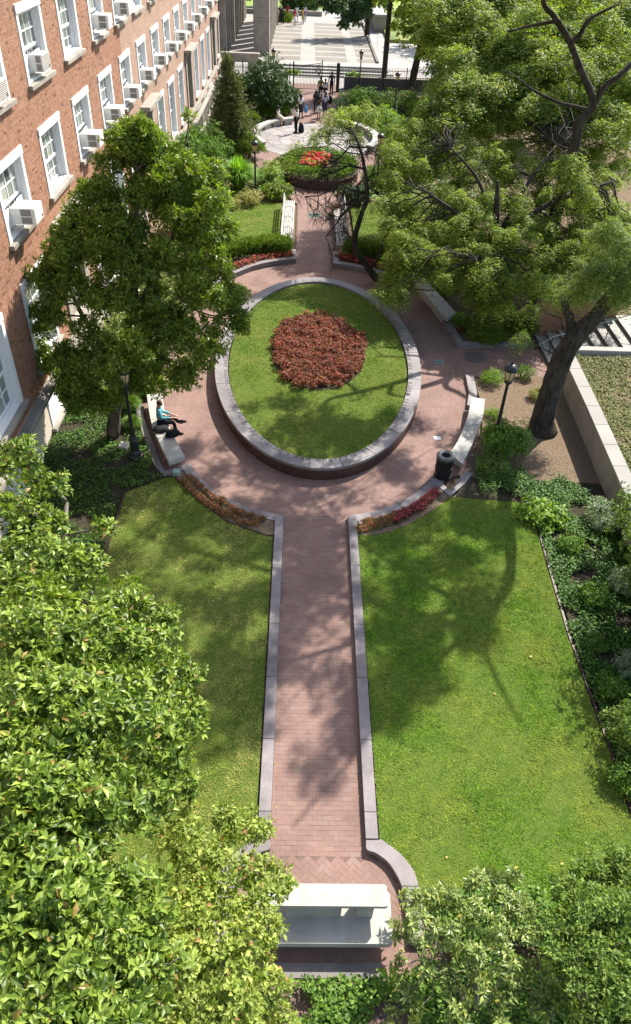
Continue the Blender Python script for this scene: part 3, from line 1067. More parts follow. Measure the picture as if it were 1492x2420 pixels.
TEXT = 'green bushes, climbing rose, apple-bloom and cherry-blossom in public places where the sun shines, children play of the living'
ts = np.linspace(0, 2 * math.pi, 2000)
def mid_line(t, dd):
    nx, ny = PB * math.cos(t), PA * math.sin(t)
    l = math.hypot(nx, ny)
    return (PA * math.cos(t) - nx / l * dd, PB * math.sin(t) - ny / l * dd, nx / l, ny / l)
mid = [mid_line(t, 0.32) for t in ts]
arc = np.concatenate([[0], np.cumsum([math.hypot(mid[i + 1][0] - mid[i][0], mid[i + 1][1] - mid[i][1]) for i in range(len(mid) - 1)])])
glyphs = {}
def glyph(ch):
    if ch not in glyphs:
        fc = bpy.data.curves.new('letter', 'FONT')
        fc.body = ch
        fc.size = 1.0
        fc.resolution_u = 3
        o = bpy.data.objects.new('letter', fc)
        COL.objects.link(o)
        me = o.to_mesh()
        vs = [tuple(v.co) for v in me.vertices]
        fs = [tuple(p.vertices) for p in me.polygons]
        o.to_mesh_clear()
        wd = max([v[0] for v in vs]) if vs else 0.3
        bpy.data.objects.remove(o)
        bpy.data.curves.remove(fc)
        glyphs[ch] = (vs, fs, wd)
    return glyphs[ch]
def write(text, s_start, size, gap):
    s = s_start
    for ch in text:
        if ch == ' ':
            s += size * 0.55
            continue
        vs, fs, wd = glyph(ch)
        w = wd * size
        t = float(np.interp((s + w / 2) % arc[-1], arc, ts))
        x, y, nx, ny = mid_line(t, 0.31)
        tx, ty = -ny, nx                       # counter-clockwise, read from outside
        lb = MB()
        lb.add([(x + tx * (vx * size - w / 2) - nx * vy * size, y + ty * (vx * size - w / 2) - ny * vy * size, RIMZ + 0.0035) for vx, vy, vz in vs], fs)
        lb.build('letter', 'letter', pl)
        s += w + gap
    return s
# the line runs round the near side of the rim, its middle ('and cherry') at the point nearest the camera
s_mid = float(np.interp(1.5 * math.pi, ts, arc))
size, gap = 0.30, 0.06
def width(text): return sum(size * 0.55 if c == ' ' else glyph(c)[2] * size + gap for c in text)
write(TEXT, s_mid - width(TEXT.split('cherry')[0]) - 0.1, size, gap)

# ------------------------------------------------------------------ seats
def curved_seat(label, front, back, z0, z1, legs=True, group=None, rot=0, slabs=2, name='stone_bench'):
    F = smooth_line([Vector(p) for p in front], 5)
    B = smooth_line([Vector(p) for p in back], 5)
    c = F[0]
    root = thing(name, label, 'bench', (c.x, c.y, 0), 0, group)
    n = len(F) - 1
    for k in range(slabs):
        i0, i1 = n * k // slabs, n * (k + 1) // slabs
        a, b = F[i0:i1 + 1], B[i0:i1 + 1]
        poly = ccw([(p.x - c.x, p.y - c.y) for p in a] + [(p.x - c.x, p.y - c.y) for p in b[::-1]])
        mb = MB(); mb.prism(poly, z0, z1 + 0.0007 * k, 0.018)
        mb.build('seat', 'bench_stone', root)
    # plinth set back under the slab
    def inset(A, Bq, f): return [p.lerp(q2, f) for p, q2 in zip(A, Bq)]
    if legs:
        a, b = inset(F, B, 0.14), inset(F, B, 0.86)
        cut = max(1, len(a) // 14)
        a, b = a[cut:-cut], b[cut:-cut]
        poly = ccw([(p.x - c.x, p.y - c.y) for p in a] + [(p.x - c.x, p.y - c.y) for p in b[::-1]])
        mb = MB(); mb.prism(poly, 0.0, z0 - 0.002)
        mb.build('plinth', 'bench_stone', root)
    return root

curved_seat('curved pale stone seat on the left with a woman sitting on it', [(-4.73, 22.08), (-4.44, 20.85), (-4.05, 19.7), (-3.47, 18.43)], [(-5.24, 21.95), (-4.98, 20.85), (-4.58, 19.6), (-3.92, 18.12)], 0.30, 0.45)
curved_seat('curved white stone seat on the right between the litter bin and lamp post', [(6.13, 22.38), (5.78, 21.08), (5.29, 19.8), (4.86, 18.92)], [(6.61, 22.29), (6.31, 21.1), (5.88, 19.95), (5.18, 18.36)], 0.30, 0.45)
curved_seat('curved white stone seat half hidden under the locust leaves', [(5.05, 32.75), (5.7, 30.23), (5.93, 29.16), (6.21, 28.65)], [(5.62, 32.95), (6.17, 30.91), (6.44, 29.94), (6.66, 29.05)], 0.30, 0.45)

def arc_seat(label, a0, a1, group=None):
    root = thing('curved_bench', label, 'bench', (0.8, 58.0, 0), 0, group)
    nseg = 4
    for k in range(nseg):
        b0, b1 = a0 + (a1 - a0) * k / nseg, a0 + (a1 - a0) * (k + 1) / nseg
        tt = np.linspace(b0, b1, 9)
        o = [(4.65 * math.cos(t), 5.3 * math.sin(t)) for t in tt]
        i = [(4.13 * math.cos(t), 4.75 * math.sin(t)) for t in tt[::-1]]
        mb = MB(); mb.prism(ccw(o + i), 0.33, 0.46 + 0.0005 * k, 0.02)
        mb.build('seat', 'bench_stone', root)
    for k in range(7):
        t = a0 + (a1 - a0) * (k + 0.5) / 7
        mt = Matrix.Translation((4.40 * math.cos(t), 5.0 * math.sin(t), 0)) @ Matrix.Rotation(t, 4, 'Z')
        mb = MB(); mb.box(-0.2, 0.2, -0.32, 0.32, 0.02, 0.328, mat=mt)
        mb.build('block', 'bench_stone', root)
    return root
arc_seat('curved stone bench on blocks round the left of the granite court', R(112), R(214))
arc_seat('curved stone bench on blocks round the right of the granite court', R(-32), R(68))

# stone table seat at the near end of the path
st = thing('granite_bench', 'pale granite bench with a raised slab at the near end of the path', 'bench', (0.6, 5.1, 0))
def rslab(x0, x1, y0, y1, z0, z1, r, name):
    poly = []
    for cx, cy, a in ((x1 - r, y1 - r, 0), (x0 + r, y1 - r, 90), (x0 + r, y0 + r, 180), (x1 - r, y0 + r, 270)):
        for k in range(5):
            an = R(a + 22.5 * k)
            poly.append((cx + r * math.cos(an), cy + r * math.sin(an)))
    mb = MB(); mb.prism(poly, z0, z1, 0.012)
    return mb.build(name, 'bench_stone', st)
rslab(-1.27, 1.24, -0.42, 0.46, 0.28, 0.43, 0.09, 'seat')
rslab(-1.15, 1.13, -0.01, 0.36, 0.84, 0.92, 0.05, 'raised_slab')
for x0, x1 in ((-0.62, 0.35), (0.62, 0.9), (-1.15, -0.88)):
    mb = MB(); mb.box(x0, x1, 0.005, 0.30, 0.432, 0.838)
    mb.build('support', 'bench_stone', st)
mb = MB(); mb.box(-0.95, 0.95, -0.25, 0.3, 0.01, 0.278)
mb.build('plinth', 'bench_stone', st)
kerb('dark granite step in the shadow behind the stone table seat', [(-0.8, 4.52), (1.66, 4.52)], -0.24, 0.05, 3, smooth=False)

def slat_bench(label, x, y0, y1, side):
    """side -1: backrest towards -x"""
    root = thing('slatted_bench', label, 'bench', (x, y0, 0), 0, 'slatted benches along the upper path')
    L = y1 - y0
    for k in range(5):
        xx = side * (-0.22 + 0.105 * k)
        mb = MB(); mb.bbox(xx - 0.042, xx + 0.042, 0, L, 0.42, 0.455, 0.006); mb.build('slat', 'wood_grey', root)
    for k in range(3):
        z = 0.56 + 0.125 * k
        xx = side * (0.27 + 0.03 * k)
        mb = MB(); mb.box(xx - 0.016, xx + 0.016, 0, L, z, z + 0.09); mb.build('back_slat', 'wood_grey', root)
    n = 5
    for k in range(n):
        yy = 0.15 + (L - 0.3) * k / (n - 1)
        mb = MB()
        mb.tube([(side * 0.24, yy, 0.41), (side * -0.2, yy, 0.41)], 0.02, 6)
        mb.tube([(side * 0.22, yy, 0), (side * 0.23, yy, 0.42), (side * 0.345, yy, 0.93)], 0.02, 6)
        mb.tube([(side * -0.2, yy, 0), (side * -0.2, yy, 0.42)], 0.02, 6)
        arm = [(side * (-0.2 + 0.24 - 0.24 * math.cos(a)), yy, 0.45 + 0.24 * math.sin(a)) for a in np.linspace(0, math.pi, 8)]
        mb.tube(arm, 0.014, 6)
        mb.build('iron_frame', 'black_iron', root)
    return root
slat_bench('long grey slatted bench with hooped iron arms left of the upper path', -0.72, 36.45, 43.0, -1)
slat_bench('long grey slatted bench with hooped iron arms right of the upper path', 2.0, 36.45, 43.0, 1)

# ------------------------------------------------------------------ litter bin
bn = thing('litter_bin', 'black slatted metal litter bin at the kerb corner by the white seat', 'litter bin', (4.58, 18.22, 0.0))
mb = MB()
mb.lathe([(0.21, 0.02), (0.235, 0.85)], 20); mb.build('liner', 'dark_void', bn)
for k in range(24):
    a = 2 * math.pi * k / 24
    mb = MB()
    mt = Matrix.Rotation(a, 4, 'Z')
    pr = [(0.245, 0.03), (0.262, 0.3), (0.268, 0.6), (0.272, 0.82)]
    for (r0, z0), (r1, z1) in zip(pr[:-1], pr[1:]):
        vs = [mt @ Vector(p) for p in ((r0 - 0.008, -0.022, z0), (r0, -0.022, z0), (r0, 0.022, z0), (r0 - 0.008, 0.022, z0), (r1 - 0.008, -0.022, z1), (r1, -0.022, z1), (r1, 0.022, z1), (r1 - 0.008, 0.022, z1))]
        mb.add(vs, [(0, 1, 5, 4), (1, 2, 6, 5), (2, 3, 7, 6), (3, 0, 4, 7)])
    mb.build('slat', 'black_iron', bn)
for z in (0.1, 0.42, 0.74):
    mb = MB()
    mb.lathe([(0.262, z), (0.279, z), (0.279, z + 0.035), (0.262, z + 0.035)], 24); mb.build('band', 'black_iron', bn)
mb = MB(); mb.smooth = False
o = [(0.282, 0.80), (0.292, 0.84), (0.29, 0.875), (0.27, 0.90), (0.22, 0.912), (0.15, 0.895), (0.138, 0.875), (0.138, 0.80)]
mb.lathe(o, 28); mb.f = [f for f in mb.f if len(f) == 4]; mb.t = mb.t[:len(mb.f)]
mb.build('lid', 'lead', bn)

# ------------------------------------------------------------------ lamp posts
def make_lamp(label):
    root = thing('lamp_post', label, 'lamp post', (0, 0, 0), 0, 'black lamp posts with amber lanterns')
    mb = MB(); mb.lathe([(0.24, 0), (0.24, 0.08), (0.20, 0.12), (0.17, 0.22), (0.135, 0.28), (0.13, 0.62), (0.15, 0.66), (0.12, 0.72), (0.085, 0.86)], 12)
    mb.build('base', 'black_iron', root)
    mb = MB(); mb.smooth = True
    mb.lathe([(0.075, 0.86), (0.085, 0.9), (0.062, 0.98), (0.055, 1.7), (0.046, 2.5), (0.06, 2.53), (0.05, 2.57)], 10)
    mb.build('pole', 'black_iron', root)
    mb = MB(); mb.lathe([(0.05, 2.57), (0.12, 2.60), (0.13, 2.64), (0.10, 2.68)], 12); mb.build('lantern_seat', 'black_iron', root)
    mb = MB(); mb.smooth = True
    mb.lathe([(0.09, 2.68), (0.125, 2.76), (0.165, 2.95), (0.175, 3.03)], 12); gl = mb.build('lantern_glass', 'lamp_glass', root)
    mb = MB()
    for k in range(6):
        a = 2 * math.pi * k / 6
        c, s = math.cos(a), math.sin(a)
        mb.tube([(c * r, s * r, z) for r, z in ((0.095, 2.68), (0.132, 2.76), (0.172, 2.95), (0.182, 3.03))], 0.009, 4)
    mb.build('lantern_rib', 'black_iron', gl)
    mb = MB(); mb.lathe([(0.20, 3.02), (0.215, 3.05), (0.21, 3.10), (0.16, 3.18), (0.10, 3.22), (0.05, 3.24), (0.035, 3.30), (0.01, 3.34)], 14); mb.build('cap', 'black_iron', root)
    return root
lamp = make_lamp('black lamp post rising under the left tree beside the woman')
lamp.location = (-5.1, 18.85, 0.05)
for lab, p in (('black lamp post with amber lantern beside the big leaning trunk', (6.42, 19.65, 0.05)),
               ('black lamp post standing in front of the bright ornamental grass', (-2.73, 43.9, 0.05)),
               ('black lamp post at the fence to the left of the gate', (-2.85, 74.2, 0)),
               ('black lamp post at the fence to the right of the gate', (4.84, 75.2, 0)),
               ('black lamp post among silvery shrubs right of the granite court', (7.2, 65.8, 0)),
               ('black lamp post nearly hidden behind the weeping spruce', (-5.3, 63.5, 0)),
               ('black lamp post among locust leaves right of the round brick planter', (4.45, 46.7, 0))):
    dup(lamp, p, 0.3, lab)

# ------------------------------------------------------------------ small ground fittings
mh = tag(link('manhole_cover', None), 'round iron manhole cover in the brick walk below the stairs', 'manhole cover'); mh.location = (6.98, 26.12, 0.014)
mb = MB(); mb.lathe([(0.44, 0), (0.44, 0.010), (0.38, 0.010), (0.38, 0.006)], 28); mb.build('ring', 'lead', mh)
mb = MB(); mb.lathe([(0.375, 0), (0.375, 0.012)], 28); mb.build('lid', 'riser', mh)
mb = MB()
for i in range(-5, 6):
    for j in range(-5, 6):
        if i * i + j * j < 26: mb.box(i * 0.065 - 0.018, i * 0.065 + 0.018, j * 0.065 - 0.018, j * 0.065 + 0.018, 0.0121, 0.0165)
mb.build('tread_studs', 'lead', mh)['kind'] = 'stuff'
def grate(label, x, y, w, d, bars):
    r = thing('drain_grate', label, 'drain grate', (x, y, 0.014))
    mb = MB(); mb.box(-w / 2, w / 2, -d / 2, d / 2, 0, 0.004); mb.build('pit', 'dark_void', r)
    mb = MB()
    for a in ((-w / 2, w / 2, -d / 2, -d / 2 + 0.03), (-w / 2, w / 2, d / 2 - 0.03, d / 2), (-w / 2, -w / 2 + 0.03, -d / 2 + 0.03, d / 2 - 0.03), (w / 2 - 0.03, w / 2, -d / 2 + 0.03, d / 2 - 0.03)):
        mb.box(*a, 0.0042, 0.012)
    mb.build('frame', 'verdigris', r)
    for k in range(bars):
        yy = -d / 2 + 0.03 + (d - 0.06) * (k + 0.5) / bars
        mb = MB(); mb.box(-w / 2 + 0.03, w / 2 - 0.03, yy - 0.011, yy + 0.011, 0.0042, 0.010); mb.build('bar', 'verdigris', r)
grate('small green drain grate in the brick walk right of the planter', 5.48, 25.62, 0.32, 0.34, 5)
grate('long green drain grate across the upper path between the benches', 0.66, 42.0, 0.72, 0.7, 6)
def slabbox(name, label, cat, p, s, rz, m):
    r = thing(name, label, cat, p, rz)
    mb = MB(); mb.bbox(-s[0] / 2, s[0] / 2, -s[1] / 2, s[1] / 2, 0, s[2], 0.01); mb.build('box', m, r)
    mb = MB(); mb.bbox(-s[0] / 2 - 0.012, s[0] / 2 + 0.012, -s[1] / 2 - 0.012, s[1] / 2 + 0.012, s[2] + 0.001, s[2] + 0.018, 0.006); mb.build('lid', m, r)
slabbox('junction_box', 'small pale utility box in the ivy beside the left lamp post', 'utility box', (-5.55, 19.3, 0.05), (0.26, 0.3, 0.12), -0.1, 'bench_stone')
slabbox('floodlight_box', 'small green floodlight box at the tip of the left flower border', 'utility box', (-3.68, 17.95, 0.07), (0.2, 0.17, 0.14), -0.2, 'verdigris')
slabbox('floodlight_box', 'low flat floodlight box at the corner of the pink flower border', 'utility box', (1.95, 15.85, 0.075), (0.2, 0.14, 0.06), 0.1, 'steel')
mb = MB(); mb.bbox(-0.12, 0.12, -0.1, 0.1, 0, 0.006, 0.002)
tag(mb.build('paper_scrap', 'white_paint', None, (4.72, 20.4, 0.016)), 'white square scrap of paper on the bricks before the right seat', 'paper')
mb = MB(); mb.tube([(0, 0, 0.03), (0.16, 0.05, 0.03), (0.18, 0.055, 0.03), (0.22, 0.065, 0.03)], [0.035, 0.035, 0.016, 0.014], 8)
tag(mb.build('plastic_bottle', 'glass', None, (8.93, 17.6, 0.06)), 'empty clear plastic bottle lying on soil below the retaining wall', 'bottle')
# ------------------------------------------------------------------ the brick building on the left
FX = -8.0
Y_END = 78.6
bld = thing('brick_building', 'long red brick building with rows of white sash windows on the left', 'building', (FX, 20, 0))
def B(mb, name, m, parent=None):
    """build in world space, parented to the building"""
    base = Vector((FX, 20, 0))
    mb.v = [(x - base.x, y - base.y, z - base.z) for x, y, z in mb.v]
    return mb.build(name, m, parent if parent is not None else bld)

WIN_W = 2.3
def col(k): return 20.07 + 4.045 * k
BAYS = (1, 5, 9, 13)
openings = []          # y0, y1, z0, z1
wins = []
for k in range(-3, 15):
    if k < 12: wins.append((k, 9.33, 11.25))
    wins.append((k, 6.22, 8.17))
    if k not in BAYS: wins.append((k, 2.35 if k < 1 else 1.95, 5.06))
    else: openings.append((col(k) - 0.35, col(k) + WIN_W + 0.35, 1.75, 5.2))
    if k not in BAYS: wins.append((k, 0.25, 1.25))
for k, z0, z1 in wins:
    openings.append((col(k), col(k) + WIN_W, z0, z1))

# backing wall with the openings cut out: a grid of cells
ys = sorted({-6.0, Y_END} | {o[0] for o in openings} | {o[1] for o in openings})
zs = sorted({-0.1, 16.5} | {o[2] for o in openings} | {o[3] for o in openings})
NEAR_Y = 37.0
near, far = MB(), MB()
for a, b in zip(ys[:-1], ys[1:]):
    for c, d in zip(zs[:-1], zs[1:]):
        ym, zm = (a + b) / 2, (c + d) / 2
        if any(o[0] < ym < o[1] and o[2] < zm < o[3] for o in openings): continue
        w = near if ym < NEAR_Y else far
        # front face plus reveals
        w.add([(FX, a, c), (FX, b, c), (FX, b, d), (FX, a, d)], [(0, 1, 2, 3)])
for o in openings:
    w = near if o[0] < NEAR_Y else far
    y0, y1, z0, z1 = o
    D = 0.3
    w.add([(FX, y0, z0), (FX, y0, z1), (FX - D, y0, z1), (FX - D, y0, z0)], [(0, 1, 2, 3)])
    w.add([(FX, y1, z0), (FX, y1, z1), (FX - D, y1, z1), (FX - D, y1, z0)], [(3, 2, 1, 0)])
    w.add([(FX, y0, z1), (FX, y1, z1), (FX - D, y1, z1), (FX - D, y0, z1)], [(0, 1, 2, 3)])
    w.add([(FX, y0, z0), (FX, y1, z0), (FX - D, y1, z0), (FX - D, y0, z0)], [(3, 2, 1, 0)])
# brick pattern beyond the laid bricks
m, nt = new_mat('far_brickwork')
gp = N(nt, 'NewGeometry')
sx = N(nt, 'SeparateXYZ'); cb_ = N(nt, 'CombineXYZ')
nt.links.new(gp.outputs['Position'], sx.inputs[0])
nt.links.new(sx.outputs['Y'], cb_.inputs[0]); nt.links.new(sx.outputs['Z'], cb_.inputs[1])
bt = N(nt, 'TexBrick')
bt.inputs['Scale'].default_value = 1.0
bt.inputs['Brick Width'].default_value = 0.205
bt.inputs['Row Height'].default_value = 0.068
bt.inputs['Mortar Size'].default_value = 0.0085
bt.inputs['Color1'].default_value = (0.25, 0.125, 0.078, 1)
bt.inputs['Color2'].default_value = (0.36, 0.205, 0.14, 1)
bt.inputs['Mortar'].default_value = (0.50, 0.43, 0.35, 1)
nt.links.new(cb_.outputs[0], bt.inputs['Vector'])
cc = mixrgb(nt, 1.0, bt.outputs['Color'], ramp(nt, noise(nt, 0.9, 5, coord='World'), [(0.3, (0.84,) * 3), (0.65, (1.05,) * 3)]), 'MULTIPLY')
finish(nt, cc, 0.85, 0.2, bt.outputs['Fac'], -0.006)
M['far_brickwork'] = m
B(near, 'wall', 'mortar')
B(far, 'wall', 'far_brickwork')
back = MB(); back.box(FX - 9, FX - 0.32, -6, Y_END, -0.1, 16.5)
B(back, 'core', 'dark_void')
end = MB(); end.box(FX - 9, FX - 0.001, Y_END, Y_END + 0.25, -0.1, 16.5); B(end, 'end_wall', 'far_brickwork')
rf = MB(); rf.box(FX - 9.2, FX + 0.35, -6.2, Y_END + 0.4, 16.502, 16.9); B(rf, 'roof', 'limestone')

# laid bricks on the near part
ch, bl = 0.068, 0.205
rows_y0, rows_z, rows_l = [], [], []
r = 0
z = 1.80
while z < 13.9:
    yy = np.arange(11.0 - (0.5 * bl if r % 2 else 0), NEAR_Y, bl)
    if r % 6 == 5:
        yy = np.arange(11.0, NEAR_Y, bl / 2); ll = np.full(len(yy), bl / 2)
    else:
        ll = np.full(len(yy), bl)
    rows_y0.append(yy); rows_z.append(np.full(len(yy), z)); rows_l.append(ll)
    z += ch; r += 1
by = np.concatenate(rows_y0); bz = np.concatenate(rows_z); blen = np.concatenate(rows_l)
y_lo, y_hi = by.copy(), by + blen
keep = np.ones(len(by), bool)
for o in openings:
    inz = (bz + ch * 0.5 > o[2] - 0.02) & (bz + ch * 0.5 < o[3] + 0.02)
    full = inz & (y_lo >= o[0] - 1e-3) & (y_hi <= o[1] + 1e-3)
    keep &= ~full
    c1 = inz & (y_lo < o[0]) & (y_hi > o[0]); y_hi[c1] = o[0]
    c2 = inz & (y_lo < o[1]) & (y_hi > o[1]); y_lo[c2] = o[1]
keep &= (y_hi - y_lo) > 0.03
# only what the picture can show
rel_z = 14 - bz
keep &= (by > 12 + 0 * bz) & (by < NEAR_Y)
y_lo, y_hi, bz = y_lo[keep], y_hi[keep], bz[keep]
n = len(bz)
jj = 0.0048
x1 = FX + 0.011 + RNG.normal(size=n) * 0.0018
V = np.zeros((n, 8, 3))
for i, (sy, sz) in enumerate(((0, 0), (1, 0), (1, 1), (0, 1))):
    Yv = np.where(sy, y_hi - jj, y_lo + jj); Zv = np.where(sz, bz + ch - jj, bz + jj)
    V[:, i] = np.stack([np.full(n, FX - 0.002), Yv, Zv], 1)
    V[:, i + 4] = np.stack([x1, Yv, Zv], 1)
V -= np.array([FX, 20, 0])
bidx = np.arange(n)[:, None] * 8
F = np.concatenate([bidx + q_ for q_ in ([4, 5, 6, 7], [0, 1, 5, 4], [1, 2, 6, 5], [2, 3, 7, 6], [3, 0, 4, 7])], 1).reshape(-1, 4)
cen = V[:, 4:].mean(1) + np.array([FX, 20, 0])
rel = cen - np.array(CAM); cq = rel @ AX
u_ = CX + FPX * cq[:, 0] / -cq[:, 2]; v_ = CY - FPX * cq[:, 1] / -cq[:, 2]
vis = (u_ > 3) & (u_ < 500) & (v_ > 3) & (v_ < 700)
score = np.where(vis, 1 / (rel ** 2).sum(1), 0)
top = np.argsort(-score)[:300]
mask = np.ones(n, bool); mask[top] = False
Fm = F.reshape(n, 5, 4)[mask].reshape(-1, 4)
me = fast_mesh('brickwork', V.reshape(-1, 3), Fm, 4, np.repeat(RNG.random(mask.sum()), 5))
me.materials.append(M['facade_brick'])
o = link('brickwork', me, bld); o['kind'] = 'stuff'
mb = MB(); mb.box(-0.012, 0.011, -0.5, 0.5, -0.5, 0.5)
bme = mb.mesh('brick'); bme.materials.append(M['facade_brick'])
for i in top:
    o = link('brick', bme, bld, (float(x1[i] - FX - 0.011), float((y_lo[i] + y_hi[i]) / 2 - 20), float(bz[i] + ch / 2)))
    o.scale = (1, float(y_hi[i] - y_lo[i] - 2 * jj), ch - 2 * jj)

# windows
pane_mesh = {}
def make_window(k, z0, z1):
    y0, y1 = col(k), col(k) + WIN_W
    fr = MB()
    c = 0.17
    X0, X1 = FX - 0.10, FX + 0.035
    fr.bbox(X0, X1, y0 - 0.02, y0 + c, z0 + 0.02, z1 - 0.19, 0.004)
    fr.bbox(X0, X1, y1 - c, y1 + 0.02, z0 + 0.02, z1 - 0.19, 0.004)
    fr.bbox(X0, FX + 0.06, y0 - 0.03, y1 + 0.03, z1 - 0.188, z1 + 0.03, 0.006)
    fr.box(FX - 0.30, FX - 0.102, y0 + 0.01, y0 + c + 0.05, z0 + 0.02, z1 - 0.19)
    fr.box(FX - 0.30, FX - 0.102, y1 - c - 0.05, y1 - 0.01, z0 + 0.02, z1 - 0.19)
    fr.box(FX - 0.30, FX - 0.102, y0 + c + 0.052, y1 - c - 0.052, z1 - 0.26, z1 - 0.02)
    w = B(fr, 'window', 'white_paint')
    gy0, gy1 = y0 + c + 0.05, y1 - c - 0.05
    gz0, gz1 = z0 + 0.06, z1 - 0.26
    H = gz1 - gz0
    basement = z1 < 1.5
    # bottom board that slopes out to the sill
    s = MB(); s.box(FX - 0.24, FX + 0.02, gy0 + 0.002, gy1 - 0.002, z0 + 0.03, z0 + 0.09); B(s, 'stool', 'white_paint', w)
    s = MB(); s.bbox(FX - 0.1, FX + 0.16, y0 - 0.12, y1 + 0.12, z0 - 0.10, z0 + 0.018, 0.01); B(s, 'sill', 'limestone', w)
    zm = gz0 + H * 0.44
    sash = MB()
    sx0, sx1 = FX - 0.215, FX - 0.165
    for (a, b_, dx) in ((zm, gz1, 0.0), (gz0 + 0.05, zm - 0.002, -0.045)):
        sash.box(sx0 + dx, sx1 + dx, gy0, gy0 + 0.055, a, b_)
        sash.box(sx0 + dx, sx1 + dx, gy1 - 0.055, gy1, a, b_)
        sash.box(sx0 + dx, sx1 + dx, gy0 + 0.056, gy1 - 0.056, b_ - 0.06, b_)
        sash.box(sx0 + dx, sx1 + dx, gy0 + 0.056, gy1 - 0.056, a, a + 0.075)
        for j in (1, 2, 3):
            yy = gy0 + (gy1 - gy0) * j / 4
            sash.box(sx0 + dx + 0.012, sx1 + dx - 0.006, yy - 0.016, yy + 0.016, a + 0.076, b_ - 0.061)
        zz = (a + b_) / 2
        for j in range(4):
            ya = gy0 + (gy1 - gy0) * j / 4 + (0.057 if j == 0 else 0.017)
            yb = gy0 + (gy1 - gy0) * (j + 1) / 4 - (0.057 if j == 3 else 0.017)
            sash.box(sx0 + dx + 0.012, sx1 + dx - 0.007, ya, yb, zz - 0.016, zz + 0.016)
    B(sash, 'sash', 'white_paint', w)
    single = (col(k) < 33 and not basement)
    one = MB()
    wb = random.choice([0.0, 0.05, 0.12, 0.25, 0.45])
    for (a, b_, dx) in ((zm, gz1, 0.0), (gz0 + 0.05, zm - 0.002, -0.045)):
        zz = (a + b_) / 2
        for j in range(4):
            ya = gy0 + (gy1 - gy0) * j / 4; yb = gy0 + (gy1 - gy0) * (j + 1) / 4
            for (za, zb) in ((a + 0.07, zz), (zz, b_ - 0.055)):
                t = min(0.98, wb + random.random() * 0.3 + (0.0 if dx == 0 else random.choice([0, .3])))
                xx = sx0 + dx + 0.02
                if single:
                    p = MB(); p.add([(xx, ya, za), (xx, yb, za), (xx + random.gauss(0, 0.003), yb, zb), (xx, ya, zb)], [(0, 1, 2, 3)], t)
                    B(p, 'pane', 'glass', w)
                else:
                    one.add([(xx, ya, za), (xx, yb, za), (xx, yb, zb), (xx, ya, zb)], [(0, 1, 2, 3)], t)
    if not single:
        B(one, 'glazing', 'glass', w)
    return w
for k, z0, z1 in wins:
    if (k < 0 and z1 > 9) or k < -2: continue
    if z1 > 9 and k > 8: continue
    make_window(k, z0, z1)

# stone bands, door bays with canopies, balustrade
led = MB(); led.bbox(FX + 0.001, FX + 0.30, -6, Y_END, 1.60, 1.76, 0.02); B(led, 'stone_ledge', 'limestone')
pl_ = MB(); pl_.box(FX + 0.001, FX + 0.10, -6, Y_END, 1.30, 1.598); B(pl_, 'base_course', 'limestone')
for k in BAYS:
    a, b = col(k) - 0.35, col(k) + WIN_W + 0.35
    c = MB(); c.bbox(FX + 0.001, FX + 0.5, a - 0.2, b + 0.2, 5.40, 5.58, 0.02)
    c.bbox(FX + 0.001, FX + 0.2, a - 0.1, b + 0.1, 5.22, 5.398, 0.02)
    cn = B(c, 'canopy', 'limestone')
    for yy in (a - 0.05, b - 0.5):
        p = MB(); p.bbox(FX - 0.2, FX + 0.08, yy, yy + 0.45, 1.77, 5.218, 0.01); B(p, 'pilaster', 'limestone')
    p = MB(); p.box(FX - 0.28, FX - 0.2, a + 0.5, b - 0.5, 4.3, 5.2); B(p, 'lintel', 'limestone')
    d = MB(); d.box(FX - 0.30, FX - 0.26, a + 0.52, b - 0.52, 1.77, 4.28)
    dr = B(d, 'door', 'ac_grille')
    for j in range(2):
        for i in range(3):
            q_ = MB(); ya = a + 0.62 + j * (b - a - 1.2) / 2; za = 1.95 + i * 0.76
            q_.add([(FX - 0.255, ya, za), (FX - 0.255, ya + 0.72, za), (FX - 0.255, ya + 0.72, za + 0.62), (FX - 0.255, ya, za + 0.62)], [(0, 1, 2, 3)], 0.3)
            B(q_, 'pane', 'glass', dr)
BX = -7.15
bl_ = tag(link('balustrade', None), 'pale stone balustrade on the terrace at the far end of the brick building', 'balustrade'); bl_.location = (BX, 52, 0)
mb = MB(); mb.bbox(-0.14, 0.14, 0, 16, 1.92, 2.06, 0.02); mb.build('rail', 'limestone', bl_)
mb = MB(); mb.bbox(-0.7, 0.16, -0.1, 16.1, -0.05, 1.05, 0.02); mb.build('terrace_wall', 'limestone', bl_)
for k in range(40):
    if k % 10 == 0:
        mb = MB(); mb.box(-0.13, 0.13, k * 0.4, k * 0.4 + 0.35, 1.052, 1.918); mb.build('pier', 'limestone', bl_)
    else:
        mb = MB(); mb.smooth = True
        mb.lathe([(0.07, 0), (0.05, 0.1), (0.105, 0.32), (0.05, 0.62), (0.075, 0.86)], 8, (0, k * 0.4 + 0.17, 1.055)); mb.build('baluster', 'limestone', bl_)

